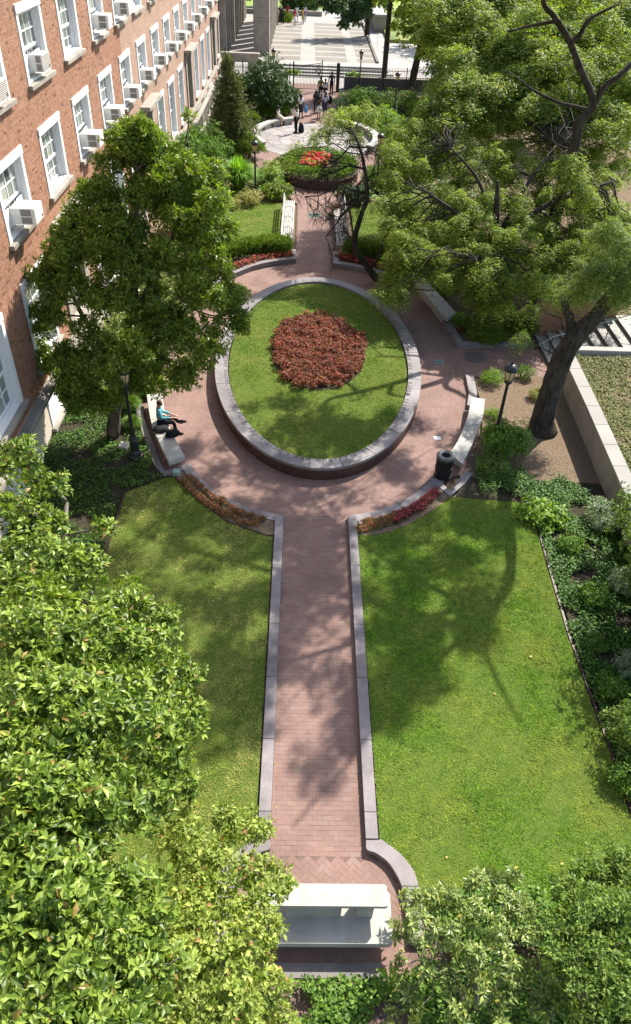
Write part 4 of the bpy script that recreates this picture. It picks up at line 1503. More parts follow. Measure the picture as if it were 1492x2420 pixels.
# ------------------------------------------------------------------ air conditioners
def make_ac(label, out=0.58, bracket=False):
    r = thing('air_conditioner', label, 'air conditioner', (0, 0, 0), 0, 'white window air conditioners on the brick building')
    mb = MB(); mb.bbox(-0.1, out, -0.37, 0.37, 0, 0.44, 0.012); mb.build('case', 'ac_paint', r)
    for a, b in ((0.03, 0.205), (0.235, 0.41)):
        mb = MB(); mb.box(out * 0.32, out * 0.82, -0.374, -0.3705, a, b); mb.build('side_grille', 'ac_grille', r)
    mb = MB()
    for k in range(9):
        mb.box(out + 0.001, out + 0.006, -0.33, 0.33, 0.035 + k * 0.044, 0.055 + k * 0.044)
    mb.build('rear_grille', 'ac_grille' if out < 0.5 else 'ac_paint', r)
    mb = MB(); mb.box(out + 0.0062, out + 0.009, 0.18, 0.30, 0.06, 0.12); mb.build('maker_plate', 'lead', r)
    mb = MB(); mb.box(-0.13, -0.1, -0.92, -0.372, -0.02, 0.44); mb.box(-0.13, -0.1, 0.372, 0.92, -0.02, 0.44); mb.build('side_panel', 'white_paint', r)
    if bracket:
        mb = MB()
        for yy in (-0.34, 0.34):
            mb.tube([(-0.05, yy, 0.42), (out * 0.9, yy, -0.02)], 0.017, 4)
        mb.build('bracket', 'white_paint', r)
    return r
ORD = ['first', 'second', 'third', 'fourth', 'fifth', 'sixth', 'seventh', 'eighth', 'ninth', 'tenth', 'eleventh', 'twelfth', 'thirteenth', 'fourteenth']
ac = make_ac('large white air conditioner nearest the camera in the middle window row')
ac.location = (FX, col(0) + 1.15, 6.52)
cnt = 1
for k in range(2, 13):
    dup(ac, (FX, col(k) + 1.12, 6.50), label=f'white air conditioner, {ORD[cnt]} from the near end of the middle window row')
    cnt += 1
flush = make_ac('louvred air conditioner set almost flush in the near upper window', 0.3)
flush.location = (FX, col(1) + 1.15, 9.55)
dup(flush, (FX, col(0) + 1.15, 9.55), label='louvred air conditioner at the left picture edge in the upper row')
brk = make_ac('white air conditioner on diagonal brackets, nearer of two in the upper row', 0.52, True)
brk.location = (FX, col(3) + 1.15, 9.62)
dup(brk, (FX, col(4) + 1.15, 9.62), label='white air conditioner on diagonal brackets, farther of two in the upper row')
dup(brk, (FX, col(6) + 1.15, 9.62), label='white bracketed air conditioner cut by the top picture edge')

# ------------------------------------------------------------------ forecourt beyond the gate
FZ = 0.62
fc = sheet('forecourt', [(-14, 84.25), (7.35, 85.3), (7.6, 121), (-14, 121)], FZ, 'concrete', depth=0.7)
xcols = [(-4.1, -0.6), (0.9, 4.2), (5.2, 7.0)]
for r in range(9):
    y0 = 86.0 + r * 3.1
    for ci, (a, b) in enumerate(xcols):
        s = 0.12 * r * (0.5 if ci == 2 else 0.2)
        for h in range(2):
            xa = a + (b - a) * h / 2 + 0.01; xb = a + (b - a) * (h + 1) / 2 - 0.01
            mb = MB(); mb.box(xa, xb, y0, y0 + 2.2, FZ - 0.03, FZ + 0.008)
            mb.build('paving_panel', 'pebble', fc)
stp = thing('forecourt_steps', 'four wide pale stone steps up to the paved forecourt', 'steps', (1.6, 81, 0))
for k in range(4):
    mb = MB()
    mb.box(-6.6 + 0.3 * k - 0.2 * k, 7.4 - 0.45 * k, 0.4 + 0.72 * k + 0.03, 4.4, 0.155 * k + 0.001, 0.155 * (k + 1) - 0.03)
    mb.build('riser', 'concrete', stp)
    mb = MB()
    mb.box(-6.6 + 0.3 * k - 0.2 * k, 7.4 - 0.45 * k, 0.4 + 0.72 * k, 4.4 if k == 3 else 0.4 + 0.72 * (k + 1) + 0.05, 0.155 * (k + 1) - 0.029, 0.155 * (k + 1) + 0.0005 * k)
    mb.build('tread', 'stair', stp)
sheet('pavement', [(-14, 75.2), (40, 75.2), (40, 84), (40, 121), (7.65, 121), (7.4, 84.2), (-14, 84.2)], 0.012, 'concrete')
lw = thing('forecourt_wall', 'low pale stone wall at the left end of the forecourt', 'wall', (-6.6, 82.2, 0))
mb = MB(); mb.box(-2.6, 2.0, 0, 0.5, 0, 1.45); mb.build('wall', 'limestone', lw)
mb = MB(); mb.bbox(-2.65, 2.08, -0.08, 0.6, 1.452, 1.62, 0.02); mb.build('coping', 'limestone', lw)
for k in range(4):
    mb = MB(); mb.box(-2.6 + 1.15 * k + 0.01, -2.6 + 1.15 * (k + 1) - 0.01, -0.02, -0.001, 0.02, 1.44); mb.build('panel', 'limestone', lw)
ck = thing('cheek_block', 'sloping white stone block at the left foot of the forecourt steps', 'stone block', (-6.2, 78.0, 0))
mb = MB(); mb.add([(-0.6, 0, 0), (0.6, 0, 0), (0.6, 3.6, 0), (-0.6, 3.6, 0), (-0.6, 0, 0.35), (0.6, 0, 0.35), (0.6, 3.6, 0.95), (-0.6, 3.6, 0.95)], [(3, 2, 1, 0), (4, 5, 6, 7), (0, 1, 5, 4), (1, 2, 6, 5), (2, 3, 7, 6), (3, 0, 4, 7)])
mb.build('block', 'stair', ck)
mb = MB(); mb.box(-0.62, 0.62, -0.06, -0.002, 0, 0.3); mb.build('plinth', 'limestone', ck)
dk = thing('dark_kerb', 'thin brown kerb running along the right edge of the forecourt', 'kerb', (7.2, 86, FZ))
mb = MB(); mb.box(-0.1, 0.16, 0, 28, 0, 0.16); mb.build('kerb_stone', 'riser', dk)
hr = thing('handrail', 'thin steel handrail on the ramp right of the forecourt', 'handrail', (8.2, 92, 0))
pts = [(0, 0, 1.6), (0.2, 9, 1.7)]
mb = MB()
mb.tube([(0, 8, 1.55), (2.2, 4, 1.25), (4.0, 0, 1.0)], 0.03, 6); mb.tube([(0, 8, 1.2), (2.2, 4, 0.9), (4.0, 0, 0.65)], 0.02, 6)
mb.build('rail', 'steel', hr)
for p in ((0, 8, 1.55), (1.1, 6, 1.4), (2.2, 4, 1.25), (3.1, 2, 1.12), (4.0, 0, 1.0)):
    mb = MB(); mb.tube([(p[0], p[1], 0), p], 0.025, 6); mb.build('post', 'steel', hr)
fw = thing('garden_wall', 'low stone wall behind the forecourt where two men sit', 'wall', (3.0, 119.5, FZ))
mb = MB(); mb.box(-13, -1.0, 0, 0.6, 0, 0.55); mb.box(1.6, 6.4, 0, 0.6, 0, 1.25); mb.build('wall', 'limestone', fw)
mb = MB(); mb.bbox(1.5, 6.5, -0.08, 0.7, 1.252, 1.36, 0.02); mb.build('coping', 'limestone', fw)
wp = thing('wall_pier', 'stout pale stone wall end beside the two seated men', 'wall', (9.2, 112.0, 0))
mb = MB(); mb.box(-0.7, 0.9, 0, 7.5, 0, 1.7); mb.build('pier', 'limestone', wp)
mb = MB(); mb.bbox(-0.8, 1.0, -0.1, 7.6, 1.702, 1.95, 0.03); mb.build('coping', 'stair', wp)

# colonnaded building
cl = thing('colonnade_building', 'modern building with tall square limestone piers and dark glass at the back', 'building', (-4.55, 88, FZ))
for k in range(8):
    mb = MB(); mb.bbox(-0.87, 0.75, k * 3.6, k * 3.6 + (1.5 if k == 0 else 0.9), 0, 11, 0.03); mb.build('pier', 'limestone', cl)
    mb = MB(); mb.box(-0.871, 0.751, k * 3.6 - 0.002, k * 3.6 + 0.01, 3.2, 3.24); mb.build('joint', 'lead', cl)
for k in range(12):
    mb = MB(); mb.bbox(-4.1, -3.45, -2 + k * 2.6, -2 + k * 2.6 + 0.6, 0, 11, 0.02); mb.build('wall_pier', 'limestone', cl)
    mb = MB(); mb.box(-3.92, -3.88, -2 + k * 2.6 + 0.602, -2 + (k + 1) * 2.6 - 0.002, 0.35, 11); mb.build('pane', 'glass', cl)
    mb = MB(); mb.box(-3.95, -3.85, -2 + k * 2.6 + 1.6, -2 + k * 2.6 + 1.66, 0.35, 11); mb.build('mullion', 'black_iron', cl)
mb = MB(); mb.box(-9, -4.12, -2.5, 31, 0, 12); mb.build('core', 'dark_void', cl)
mb = MB(); mb.box(-9, 0.9, -2.6, 31, 11.002, 13.5); mb.build('soffit', 'limestone', cl)

# ------------------------------------------------------------------ iron fence and gate
fn = thing('iron_fence', 'black iron picket fence between the garden and the forecourt', 'fence', (0, 74.9, 0))
pk = MB()
def run(x0, x1, top):
    for x in np.arange(x0, x1, 0.135):
        pk.tube([(x, 0, 0.12), (x, 0, top)], [0.019, 0.019], 4)
        pk.tube([(x, 0, top), (x, 0, top + 0.09)], [0.02, 0.002], 4, cap=False)
run(-7.8, -1.35, 1.85); run(2.95, 13.8, 2.0)
pko = pk.build('pickets', 'black_iron', fn); pko['kind'] = 'stuff'
for x0, x1, top in ((-7.8, -1.35, 1.85), (2.95, 13.8, 2.0)):
    for z in (0.22, top - 0.2):
        mb = MB(); mb.box(x0, x1, -0.022, 0.022, z - 0.02, z + 0.02); mb.build('rail', 'black_iron', fn)
for x in (-7.8, -5.6, -3.5, -1.42, 4.8, 6.9, 9.0, 11.2, 13.8):
    mb = MB(); mb.box(x - 0.04, x + 0.04, -0.045, 0.045, 0, 2.12); mb.build('post', 'black_iron', fn)
gt = thing('iron_gate', 'black iron garden gate with a swept top rail and small leaf ornament', 'gate', (-1.1, 74.9, 0))
for x, w in ((0.0, 0.06), (3.97, 0.14)):
    mb = MB(); mb.bbox(x - w, x + w, -w, w, 0, 2.25, 0.02); mb.build('gate_post', 'black_iron', gt)
gp_ = MB()
for x in np.arange(0.12, 2.45, 0.128):
    top = 1.95 + 0.25 * (x / 2.4) ** 2
    gp_.tube([(x, 0, 0.1), (x, 0, top)], 0.018, 4)
for x in np.arange(3.05, 3.85, 0.128):
    gp_.tube([(x, 0.35 - 0.05 * x, 0.1), (x, 0.35 - 0.05 * x, 2.15)], 0.012, 4)
gpo = gp_.build('pickets', 'black_iron', gt); gpo['kind'] = 'stuff'
for z in (0.15, 1.05):
    mb = MB(); mb.box(0.06, 2.5, -0.02, 0.02, z - 0.02, z + 0.02); mb.build('rail', 'black_iron', gt)
mb = MB(); mb.tube([(x, 0, 1.95 + 0.25 * (x / 2.4) ** 2) for x in np.linspace(0.06, 2.5, 12)], 0.025, 5)
mb.tube([(x, 0, 1.80 + 0.25 * (x / 2.4) ** 2) for x in np.linspace(0.06, 2.5, 12)], 0.018, 5); mb.build('swept_rail', 'black_iron', gt)
mb = MB(); mb.box(2.5, 2.57, -0.03, 0.03, 0.05, 2.45); mb.build('stile', 'black_iron', gt)
mb = MB()
for a in ((2.05, 2.35, 1.72, 1.78), (2.05, 2.35, 1.96, 2.02), (2.05, 2.11, 1.781, 1.959), (2.29, 2.35, 1.781, 1.959)):
    mb.box(a[0], a[1], -0.06, -0.03, a[2], a[3])
mb.build('emblem', 'black_iron', gt)
mb = MB()
br = [((2.5, 1.1), (2.3, 1.28)), ((2.3, 1.28), (2.15, 1.5)), ((2.3, 1.28), (2.38, 1.55)), ((2.42, 1.17), (2.05, 1.2)), ((2.15, 1.5), (1.98, 1.6))]
for a, b in br: mb.tube([(a[0], -0.04, a[1]), (b[0], -0.04, b[1])], 0.025, 5)
for x, z in ((2.15, 1.52), (2.38, 1.57), (2.03, 1.2), (1.96, 1.6), (2.26, 1.45), (2.2, 1.33)):
    mb.lathe([(0.01, -0.07), (0.055, 0), (0.01, 0.08)], 6, (x, -0.05, z))
mb.build('leaf_ornament', 'black_iron', gt)

def planter_box(label, x0, x1, y):
    r = thing('planter_box', label, 'planter', ((x0 + x1) / 2, y, 0))
    w = (x1 - x0) / 2
    n = int((x1 - x0) / 0.16)
    mb = MB(); mb.box(-w, w, -0.38, 0.38, 0, 0.98); mb.build('box', 'lead', r)
    for k in range(n):
        xx = -w + (k + 0.5) * 2 * w / n
        mb = MB(); mb.box(xx - 0.055, xx + 0.055, -0.40, -0.381, 0.03, 0.95); mb.build('rib', 'lead', r)
    mb = MB()
    for a in ((-w - 0.05, w + 0.05, -0.45, -0.3), (-w - 0.05, w + 0.05, 0.3, 0.45), (-w - 0.05, -w + 0.1, -0.298, 0.298), (w - 0.1, w + 0.05, -0.298, 0.298)):
        mb.box(*a, 0.982, 1.05)
    mb.build('rim', 'bench_stone', r)
    mb = MB(); mb.box(-w + 0.11, w - 0.11, -0.29, 0.29, 0.985, 1.01); mb.build('soil', 'soil', r)
    return r
planter_box('ribbed dark planter box behind the fence left of the gate', -2.9, -1.6, 76.6)
planter_box('long ribbed dark planter box behind the fence right of the gate', 3.5, 12.8, 76.4)

# ------------------------------------------------------------------ side stairs, wall and upper terrace on the right
ss = thing('side_stairs', 'concrete stairs with shade-darkened risers climbing to the right behind the locust trunk', 'stairs', (9.8, 25.2, 0))
for k in range(8):
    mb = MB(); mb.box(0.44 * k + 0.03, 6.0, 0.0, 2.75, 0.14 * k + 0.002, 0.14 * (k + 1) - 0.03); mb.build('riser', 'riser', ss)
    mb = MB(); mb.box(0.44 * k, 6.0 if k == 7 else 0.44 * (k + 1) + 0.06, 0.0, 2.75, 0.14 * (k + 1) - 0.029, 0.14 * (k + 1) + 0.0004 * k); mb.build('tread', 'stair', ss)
mb = MB(); mb.bbox(0.3, 6.0, -0.35, -0.005, 0, 1.12, 0.02); mb.build('cheek', 'stair', ss)
hr = thing('stair_handrail', 'bent iron handrail on the side stairs by the locust trunk', 'handrail', (9.8, 25.2, 0))
mb = MB()
P = [(0.15, 1.1, 0.9), (2.3, 1.25, 1.6), (4.9, 1.45, 2.45)]
mb.tube([(-0.35, 1.05, 0.55)] + P, 0.022, 6)
mb.build('rail', 'steel', hr)
for a, b in (((0.15, 1.1, 0.12), P[0]), (P[1], (2.3, 1.25, 0.84)), ((4.9, 1.45, 1.1), P[2])):
    mb = MB(); mb.tube([a, b], 0.02, 6); mb.build('post', 'black_iron', hr)
bp = thing('brick_pier', 'dark red brick wall with a pale stone cap behind the side stairs', 'wall', (9.8, 28.05, 0))
mb = MB(); mb.box(0.012, 3.2, 0.012, 0.8, 0, 1.6); mb.build('wall', 'mortar', bp)
for rr in range(23):
    y_ = 0.0
    for kk in range(16):
        x0 = kk * 0.205 - (rr % 2) * 0.1
        if x0 < 0: x0 = 0
        x1_ = min((kk + 1) * 0.205 - (rr % 2) * 0.1 - 0.01, 3.2)
        mb2 = None
        if kk == 0 and rr == 0:
            mbb = MB(); mbb.box(-0.5, 0.5, -0.004, 0.03, -0.5, 0.5); pier_brick = mbb.mesh('brick'); pier_brick.materials.append(M['facade_brick'])
        o = link('brick', pier_brick, bp, ((x0 + x1_) / 2, 0, 0.035 + rr * 0.069))
        o.scale = (x1_ - x0, 1, 0.06)
mb = MB(); mb.bbox(-0.06, 3.3, -0.07, 0.9, 1.602, 1.72, 0.02); mb.build('cap', 'stair', bp)
rw = thing('retaining_wall', 'mossy stone retaining wall with a flat pale cap on the right', 'wall', (9.8, 20, 0))
wl = [(9.82, 24.75), (9.68, 21), (9.45, 16.5), (9.1, 10)]
for a, b in zip(wl[:-1], wl[1:]):
    A_, B_ = Vector(a), Vector(b)
    n = int((B_ - A_).length / 1.5) + 1
    for k in range(n):
        p, q2 = A_.lerp(B_, k / n), A_.lerp(B_, (k + 1) / n)
        d = (q2 - p).normalized() * 0.003
        p, q2 = p + d, q2 - d
        mb = MB(); mb.prism(ccw([(x - 9.8, y - 20) for x, y in ((p.x + 0.04, p.y), (q2.x + 0.04, q2.y), (q2.x + 0.42, q2.y), (p.x + 0.42, p.y))]), 0, 0.97); mb.build('wall_block', 'limestone', rw)
        mb = MB(); mb.prism(ccw([(x - 9.8, y - 20) for x, y in ((p.x, p.y), (q2.x, q2.y), (q2.x + 0.46, q2.y), (p.x + 0.46, p.y))]), 0.972, 1.08, 0.01); mb.build('coping_stone', 'concrete', rw)
sheet('terrace', [(10.2, 24.8), (10.08, 21), (9.85, 16.5), (9.5, 10), (9.4, 5), (30, 5), (30, 24.8)], 0.92, 'soil', depth=0.9)
sheet('terrace', [(15.82, 24.85), (40, 24.85), (40, 40), (15.82, 40)], 1.10, 'concrete', depth=1.0)
sheet('terrace', [(13.2, 28.2), (15.8, 28.2), (15.8, 40), (13.2, 40)], 0.95, 'soil', depth=0.9)
# round brick planter up the walk
rp = thing('round_planter', 'round dark red stone planter with crimson flowers on the upper path', 'planter', (0.95, 49.3, 0))
n = 16
for k in range(n):
    tt = np.linspace(2 * math.pi * k / n + 0.002, 2 * math.pi * (k + 1) / n - 0.002, 5)
    poly = [(2.5 * math.cos(t), 2.9 * math.sin(t)) for t in tt] + [(2.1 * math.cos(t), 2.5 * math.sin(t)) for t in tt[::-1]]
    mb = MB(); mb.prism(poly, 0, 0.48); mb.build('wall_stone', 'granite_red', rp)
    mb = MB(); mb.prism([(x * 1.01, y * 1.01) for x, y in poly], 0.482, 0.55, 0.01); mb.build('coping_stone', 'granite_red', rp)
mb = MB(); mb.lathe([(2.1, 0.1), (2.1, 0.5)], 24); o = mb.build('soil', 'soil', rp); o.scale = (1, 1.18, 1)

# far lawns, street and parked cars
sheet('far_path', [(-14, 121.02), (9.8, 121.02), (9.8, 128), (-14, 128)], 0.55, 'concrete', depth=0.5)
sheet('far_lawn', [(-60, 128.02), (60, 128.02), (60, 420), (-60, 420)], 0.5, 'grass_oval', depth=0.5)
sheet('far_lawn', [(9.82, 104), (24, 104), (24, 128), (9.82, 128)], 0.35, 'grass_oval', depth=0.3)
sheet('street', [(24.1, 40), (34, 40), (34, 400), (24.1, 400)], 0.03, 'lead')
def make_car(label, paint):
    r = thing('parked_car', label, 'car', (0, 0, 0), 0, 'parked cars glimpsed through the trees')
    prof = [(-2.2, 0.35), (-2.25, 0.7), (-2.1, 0.88), (-1.5, 0.95), (1.2, 0.95), (2.05, 0.85), (2.22, 0.6), (2.2, 0.35)]
    mb = MB()
    n = len(prof)
    vs = [(s * 0.86 * (1 - 0.05 * (abs(x) > 2)), x, z) for s in (-1, 1) for x, z in prof]
    mb.add(vs, [tuple(range(n)), tuple(range(2 * n - 1, n - 1, -1))] + [(i, n + i, n + (i + 1) % n, (i + 1) % n) for i in range(n)])
    mb.build('body', paint, r)
    mb = MB()
    cabin = [(-1.75, 0.951, 0.8), (-1.2, 1.42, 0.66), (0.35, 1.42, 0.66), (1.15, 0.951, 0.8)]
    vs = [(s * w, x, z) for s in (-1, 1) for x, z, w in cabin]
    mb.add(vs, [(0, 1, 2, 3), (7, 6, 5, 4), (0, 4, 5, 1), (2, 6, 7, 3)])
    mb.build('windows', 'glass', r)
    mb = MB(); mb.bbox(-0.67, 0.67, -1.22, 0.37, 1.421, 1.46, 0.02); mb.build('roof', paint, r)
    for x in (-0.8, 0.8):
        for y in (-1.35, 1.4):
            mb = MB(); mb.lathe([(0.2, -0.1), (0.33, -0.1), (0.33, 0.1), (0.2, 0.1)], 14)
            w = mb.build('wheel', 'dark_void', r, (x, y, 0.33)); w.rotation_euler = (0, math.pi / 2, 0)
    return r
car = make_car('pale silver car glimpsed through leaves at the right picture edge', 'ac_paint')
car.location = (*at(1478, 240, 0.8)[:2], 0.03); car.rotation_euler = (0, 0, 0.1)
dup(car, (*at(1195, 20, 0.8)[:2], 0.5), 1.3, 'pale car far off between the upper tree crowns')
# ------------------------------------------------------------------ people
def skin_mesh(name, verts, edges, radii, levels=1):
    me = bpy.data.meshes.new(name)
    me.from_pydata([tuple(v) for v in verts], edges, [])
    o = bpy.data.objects.new(name, me)
    COL.objects.link(o)
    sk = o.modifiers.new('skin', 'SKIN')
    sk.use_smooth_shade = True
    sv = me.skin_vertices[0].data
    for i, r in enumerate(radii):
        sv[i].radius = (r, r) if not hasattr(r, '__len__') else r
    sv[0].use_root = True
    if levels:
        ss_ = o.modifiers.new('sub', 'SUBSURF')
        ss_.levels = levels
        ss_.render_levels = levels
    dg = bpy.context.evaluated_depsgraph_get()
    res = bpy.data.meshes.new_from_object(o.evaluated_get(dg))
    res.name = name
    bpy.data.objects.remove(o)
    bpy.data.meshes.remove(me)
    return res

CLOTH = {}
def cloth(c):
    if c not in CLOTH:
        CLOTH[c] = plain('cloth', c, 0.85, 0.15, 0.18, 14, 0.004)
    return CLOTH[c]
SKIN = {}
def skin_tone(c):
    if c not in SKIN:
        SKIN[c] = plain('skin', c, 0.5, 0.35, 0.06, 6, 0)
    return SKIN[c]
DARK, TAN, LIGHT = (0.055, 0.03, 0.02), (0.22, 0.12, 0.075), (0.45, 0.27, 0.19)
M['hair'] = plain('hair', (0.012, 0.009, 0.007), 0.6, 0.3, 0.3, 40, 0.004)
M['hair_brown'] = plain('hair_brown', (0.07, 0.03, 0.015), 0.55, 0.35, 0.3, 40, 0.004)

def joints(pose='stand', stride=0.0, arm=0.0, woman=False):
    sw = 0.165 if woman else 0.19
    hw = 0.085
    j = dict(pelvis=(0, 0, 0.95), spine=(0, -0.005, 1.14), chest=(0, -0.01, 1.32), neck=(0, 0.0, 1.47), head=(0, 0.025, 1.585), crown=(0, 0.01, 1.68), nose=(0, 0.125, 1.575), chin=(0, 0.085, 1.52))
    for s, n in ((-1, 'l'), (1, 'r')):
        f = s * stride
        j['sh' + n] = (s * sw, -0.01, 1.41)
        j['el' + n] = (s * (sw + 0.05), -0.03 - 0.25 * f, 1.13 + abs(f) * 0.03)
        j['wr' + n] = (s * (sw + 0.055), 0.05 - 0.45 * f, 0.90 + abs(f) * 0.06)
        j['hip' + n] = (s * hw, 0, 0.91)
        j['kn' + n] = (s * (hw + 0.005), 0.03 + 0.28 * f, 0.49 + abs(f) * 0.01)
        j['an' + n] = (s * (hw + 0.005), -0.02 + (0.5 if f > 0 else 0.62) * f, 0.085 + (0.09 if f < -0.05 else 0))
        j['toe' + n] = (s * (hw + 0.015), 0.15 + (0.5 if f > 0 else 0.58) * f, 0.035 + (0.03 if f < -0.05 else 0))
    if pose == 'sit':
        dz = -0.40
        for k in list(j):
            x, y, z = j[k]
            j[k] = (x, y, z + dz)
        for s, n in ((-1, 'l'), (1, 'r')):
            j['hip' + n] = (s * hw, 0.02, 0.53)
            j['kn' + n] = (s * (hw + 0.02), 0.44, 0.52)
            j['an' + n] = (s * (hw + 0.02), 0.42, 0.09)
            j['toe' + n] = (s * (hw + 0.03), 0.58, 0.04)
            j['el' + n] = (s * (sw + 0.05), 0.06, 0.76)
            j['wr' + n] = (s * 0.09, 0.28, 0.66)
    return j

def make_person(label, loc, rz, tone=DARK, top=(0.8, 0.8, 0.8), legs=(0.02, 0.02, 0.03), hair='hair', kind='trousers', sleeves=0.5, pose='stand', stride=0.18,
                woman=False, scale=1.0, over=None, detail=1, cat='person', shoes=(0.015, 0.013, 0.012), long_hair=False, skirt=None, group=None):
    root = thing('person', label, cat, loc, rz, group)
    root.scale = (scale,) * 3
    j = joints(pose, stride, 0, woman)
    if over: j.update(over)
    V = {k: Vector(v) for k, v in j.items()}
    for n in 'lr':
        V['hand' + n] = V['wr' + n] + (V['wr' + n] - V['el' + n]).normalized() * 0.08
    order = ['pelvis', 'spine', 'chest', 'neck', 'head', 'crown', 'nose', 'chin']
    rad = {'pelvis': 0.125, 'spine': 0.105, 'chest': 0.125, 'neck': 0.05, 'head': 0.083, 'crown': 0.062, 'nose': 0.012, 'chin': 0.038}
    edges = [('pelvis', 'spine'), ('spine', 'chest'), ('chest', 'neck'), ('neck', 'head'), ('head', 'crown'), ('head', 'nose'), ('head', 'chin')]
    for n in 'lr':
        order += ['sh' + n, 'el' + n, 'wr' + n, 'hand' + n, 'hip' + n, 'kn' + n, 'an' + n, 'toe' + n]
        rad.update({'sh' + n: 0.058, 'el' + n: 0.04, 'wr' + n: 0.027, 'hand' + n: 0.03, 'hip' + n: 0.085, 'kn' + n: 0.056, 'an' + n: 0.038, 'toe' + n: 0.03})
        edges += [('chest', 'sh' + n), ('sh' + n, 'el' + n), ('el' + n, 'wr' + n), ('wr' + n, 'hand' + n), ('pelvis', 'hip' + n), ('hip' + n, 'kn' + n), ('kn' + n, 'an' + n), ('an' + n, 'toe' + n)]
        if detail:
            d = (V['hand' + n] - V['wr' + n]).normalized()
            side = d.cross(Vector((0, 0.3, 1))).normalized()
            for fi, (o_, l_) in enumerate(((-0.024, 0.07), (-0.008, 0.085), (0.008, 0.08), (0.024, 0.065))):
                k = f'f{fi}{n}'
                V[k] = V['hand' + n] + side * o_ * 1.2 + d * l_ + Vector((0, 0.012, -0.012))
                order.append(k); rad[k] = 0.009
                edges.append(('hand' + n, k))
            k = 't' + n
            V[k] = V['wr' + n] + d * 0.06 + side * (0.05 if n == 'l' else -0.05)
            order.append(k); rad[k] = 0.010; edges.append(('wr' + n, k))
    idx = {k: i for i, k in enumerate(order)}
    if woman:
        rad['spine'] = 0.095
    me = skin_mesh('body', [V[k] for k in order], [(idx[a], idx[b]) for a, b in edges], [rad[k] for k in order], 1)
    me.materials.clear(); me.materials.append(skin_tone(tone))
    body = link('body', me, root)
    # eyes and mouth
    if detail:
        fwd = (V['nose'] - V['head']).normalized()
        sd = fwd.cross(Vector((0, 0, 1))).normalized()
        em = MB()
        for s in (-1, 1):
            c = V['head'] + fwd * 0.074 + sd * 0.032 * s + Vector((0, 0, 0.018))
            em.lathe([(0.003, -0.008), (0.011, 0), (0.003, 0.008)], 6, c)
        em.build('eyes', 'dark_void', body)
    # shirt
    ts_ = ['pelvis', 'spine', 'chest', 'collar']
    V['collar'] = V['neck'] + (V['chest'] - V['neck']) * 0.22
    r2 = {'pelvis': 0.138 if kind != 'dress' else 0.13, 'spine': 0.125 if not woman else 0.108, 'chest': 0.14, 'collar': 0.066}
    e2 = [('pelvis', 'spine'), ('spine', 'chest'), ('chest', 'collar')]
    for n in 'lr':
        ts_ += ['sh' + n]
        r2['sh' + n] = 0.069
        e2.append(('chest', 'sh' + n))
        if sleeves > 0:
            k = 'sl' + n
            if sleeves <= 0.5:
                V[k] = V['sh' + n].lerp(V['el' + n], sleeves * 2)
                ts_.append(k); r2[k] = 0.06; e2.append(('sh' + n, k))
            else:
                ts_.append('el' + n); r2['el' + n] = 0.054; e2.append(('sh' + n, 'el' + n))
                V[k] = V['el' + n].lerp(V['wr' + n], (sleeves - 0.5) * 2)
                ts_.append(k); r2[k] = 0.042; e2.append(('el' + n, k))
    i2 = {k: i for i, k in enumerate(ts_)}
    me = skin_mesh('shirt', [V[k] for k in ts_], [(i2[a], i2[b]) for a, b in e2], [r2[k] for k in ts_], 1)
    me.materials.clear(); me.materials.append(cloth(top))
    link('shirt' if kind != 'dress' else 'bodice', me, root)
    if kind == 'trousers':
        ks = ['pelvis']; rr = {'pelvis': 0.134}; ee = []
        for n in 'lr':
            V['cf' + n] = V['kn' + n].lerp(V['an' + n], 0.9)
            ks += ['hip' + n, 'kn' + n, 'cf' + n]
            rr.update({'hip' + n: 0.098, 'kn' + n: 0.072, 'cf' + n: 0.058})
            ee += [('pelvis', 'hip' + n), ('hip' + n, 'kn' + n), ('kn' + n, 'cf' + n)]
        i3 = {k: i for i, k in enumerate(ks)}
        me = skin_mesh('trousers', [V[k] for k in ks], [(i3[a], i3[b]) for a, b in ee], [rr[k] for k in ks], 1)
        me.materials.clear(); me.materials.append(cloth(legs))
        link('trousers', me, root)
    else:
        # skirt: a flared tube from the waist to the hem
        mb = MB(); mb.smooth = True
        if pose == 'sit':
            a, b = Vector((0, 0.0, 0.60)), (V['knl'] + V['knr']) / 2 + Vector((0, 0.05, 0.0))
            mb.tube([a, a.lerp(b, 0.45), b, b + Vector((0, 0.03, -0.14))], [0.15, 0.165, 0.15, 0.15], 14)
        else:
            hem = skirt or 0.55
            w = V['spine'] * 0.45 + V['pelvis'] * 0.55
            fl = 0.22 if hem > 0.5 else 0.19
            kc = Vector(((V['knl'].x + V['knr'].x) / 2, (V['knl'].y + V['knr'].y) / 2, hem))
            mb.tube([w, V['pelvis'] + Vector((0, 0, -0.05)), kc], [0.115, 0.155, fl], 14)
        mb.build('skirt', cloth(legs), root)
    # hair and shoes
    mb = MB(); mb.smooth = True
    fw_ = (V['nose'] - V['head']); fw_.z = 0; fw_ = fw_.normalized()
    hc = V['head'] * 0.4 + V['crown'] * 0.6 - fw_ * 0.018
    prof = [(0.02, 0.075), (0.06, 0.06), (0.088, 0.02), (0.094, -0.03), (0.085, -0.075), (0.05, -0.085)] if not long_hair else [(0.02, 0.08), (0.065, 0.065), (0.10, 0.02), (0.112, -0.05), (0.11, -0.13), (0.08, -0.2), (0.04, -0.21)]
    mb.lathe(prof[::-1], 12, hc - fw_ * 0.008)
    mb.build('hair', hair, root)
    for n in 'lr':
        mb = MB(); mb.smooth = True
        a, t_ = V['an' + n], V['toe' + n]
        d = (t_ - a); heel = a - Vector((d.x, d.y, 0)).normalized() * 0.05; heel.z = t_.z
        mb.tube([heel, Vector((a.x, a.y, t_.z + 0.015)), t_, t_ + Vector((d.x, d.y, 0)).normalized() * 0.06], [0.036, 0.046, 0.043, 0.018], 8)
        mb.build('shoe', cloth(shoes), root)
    return root

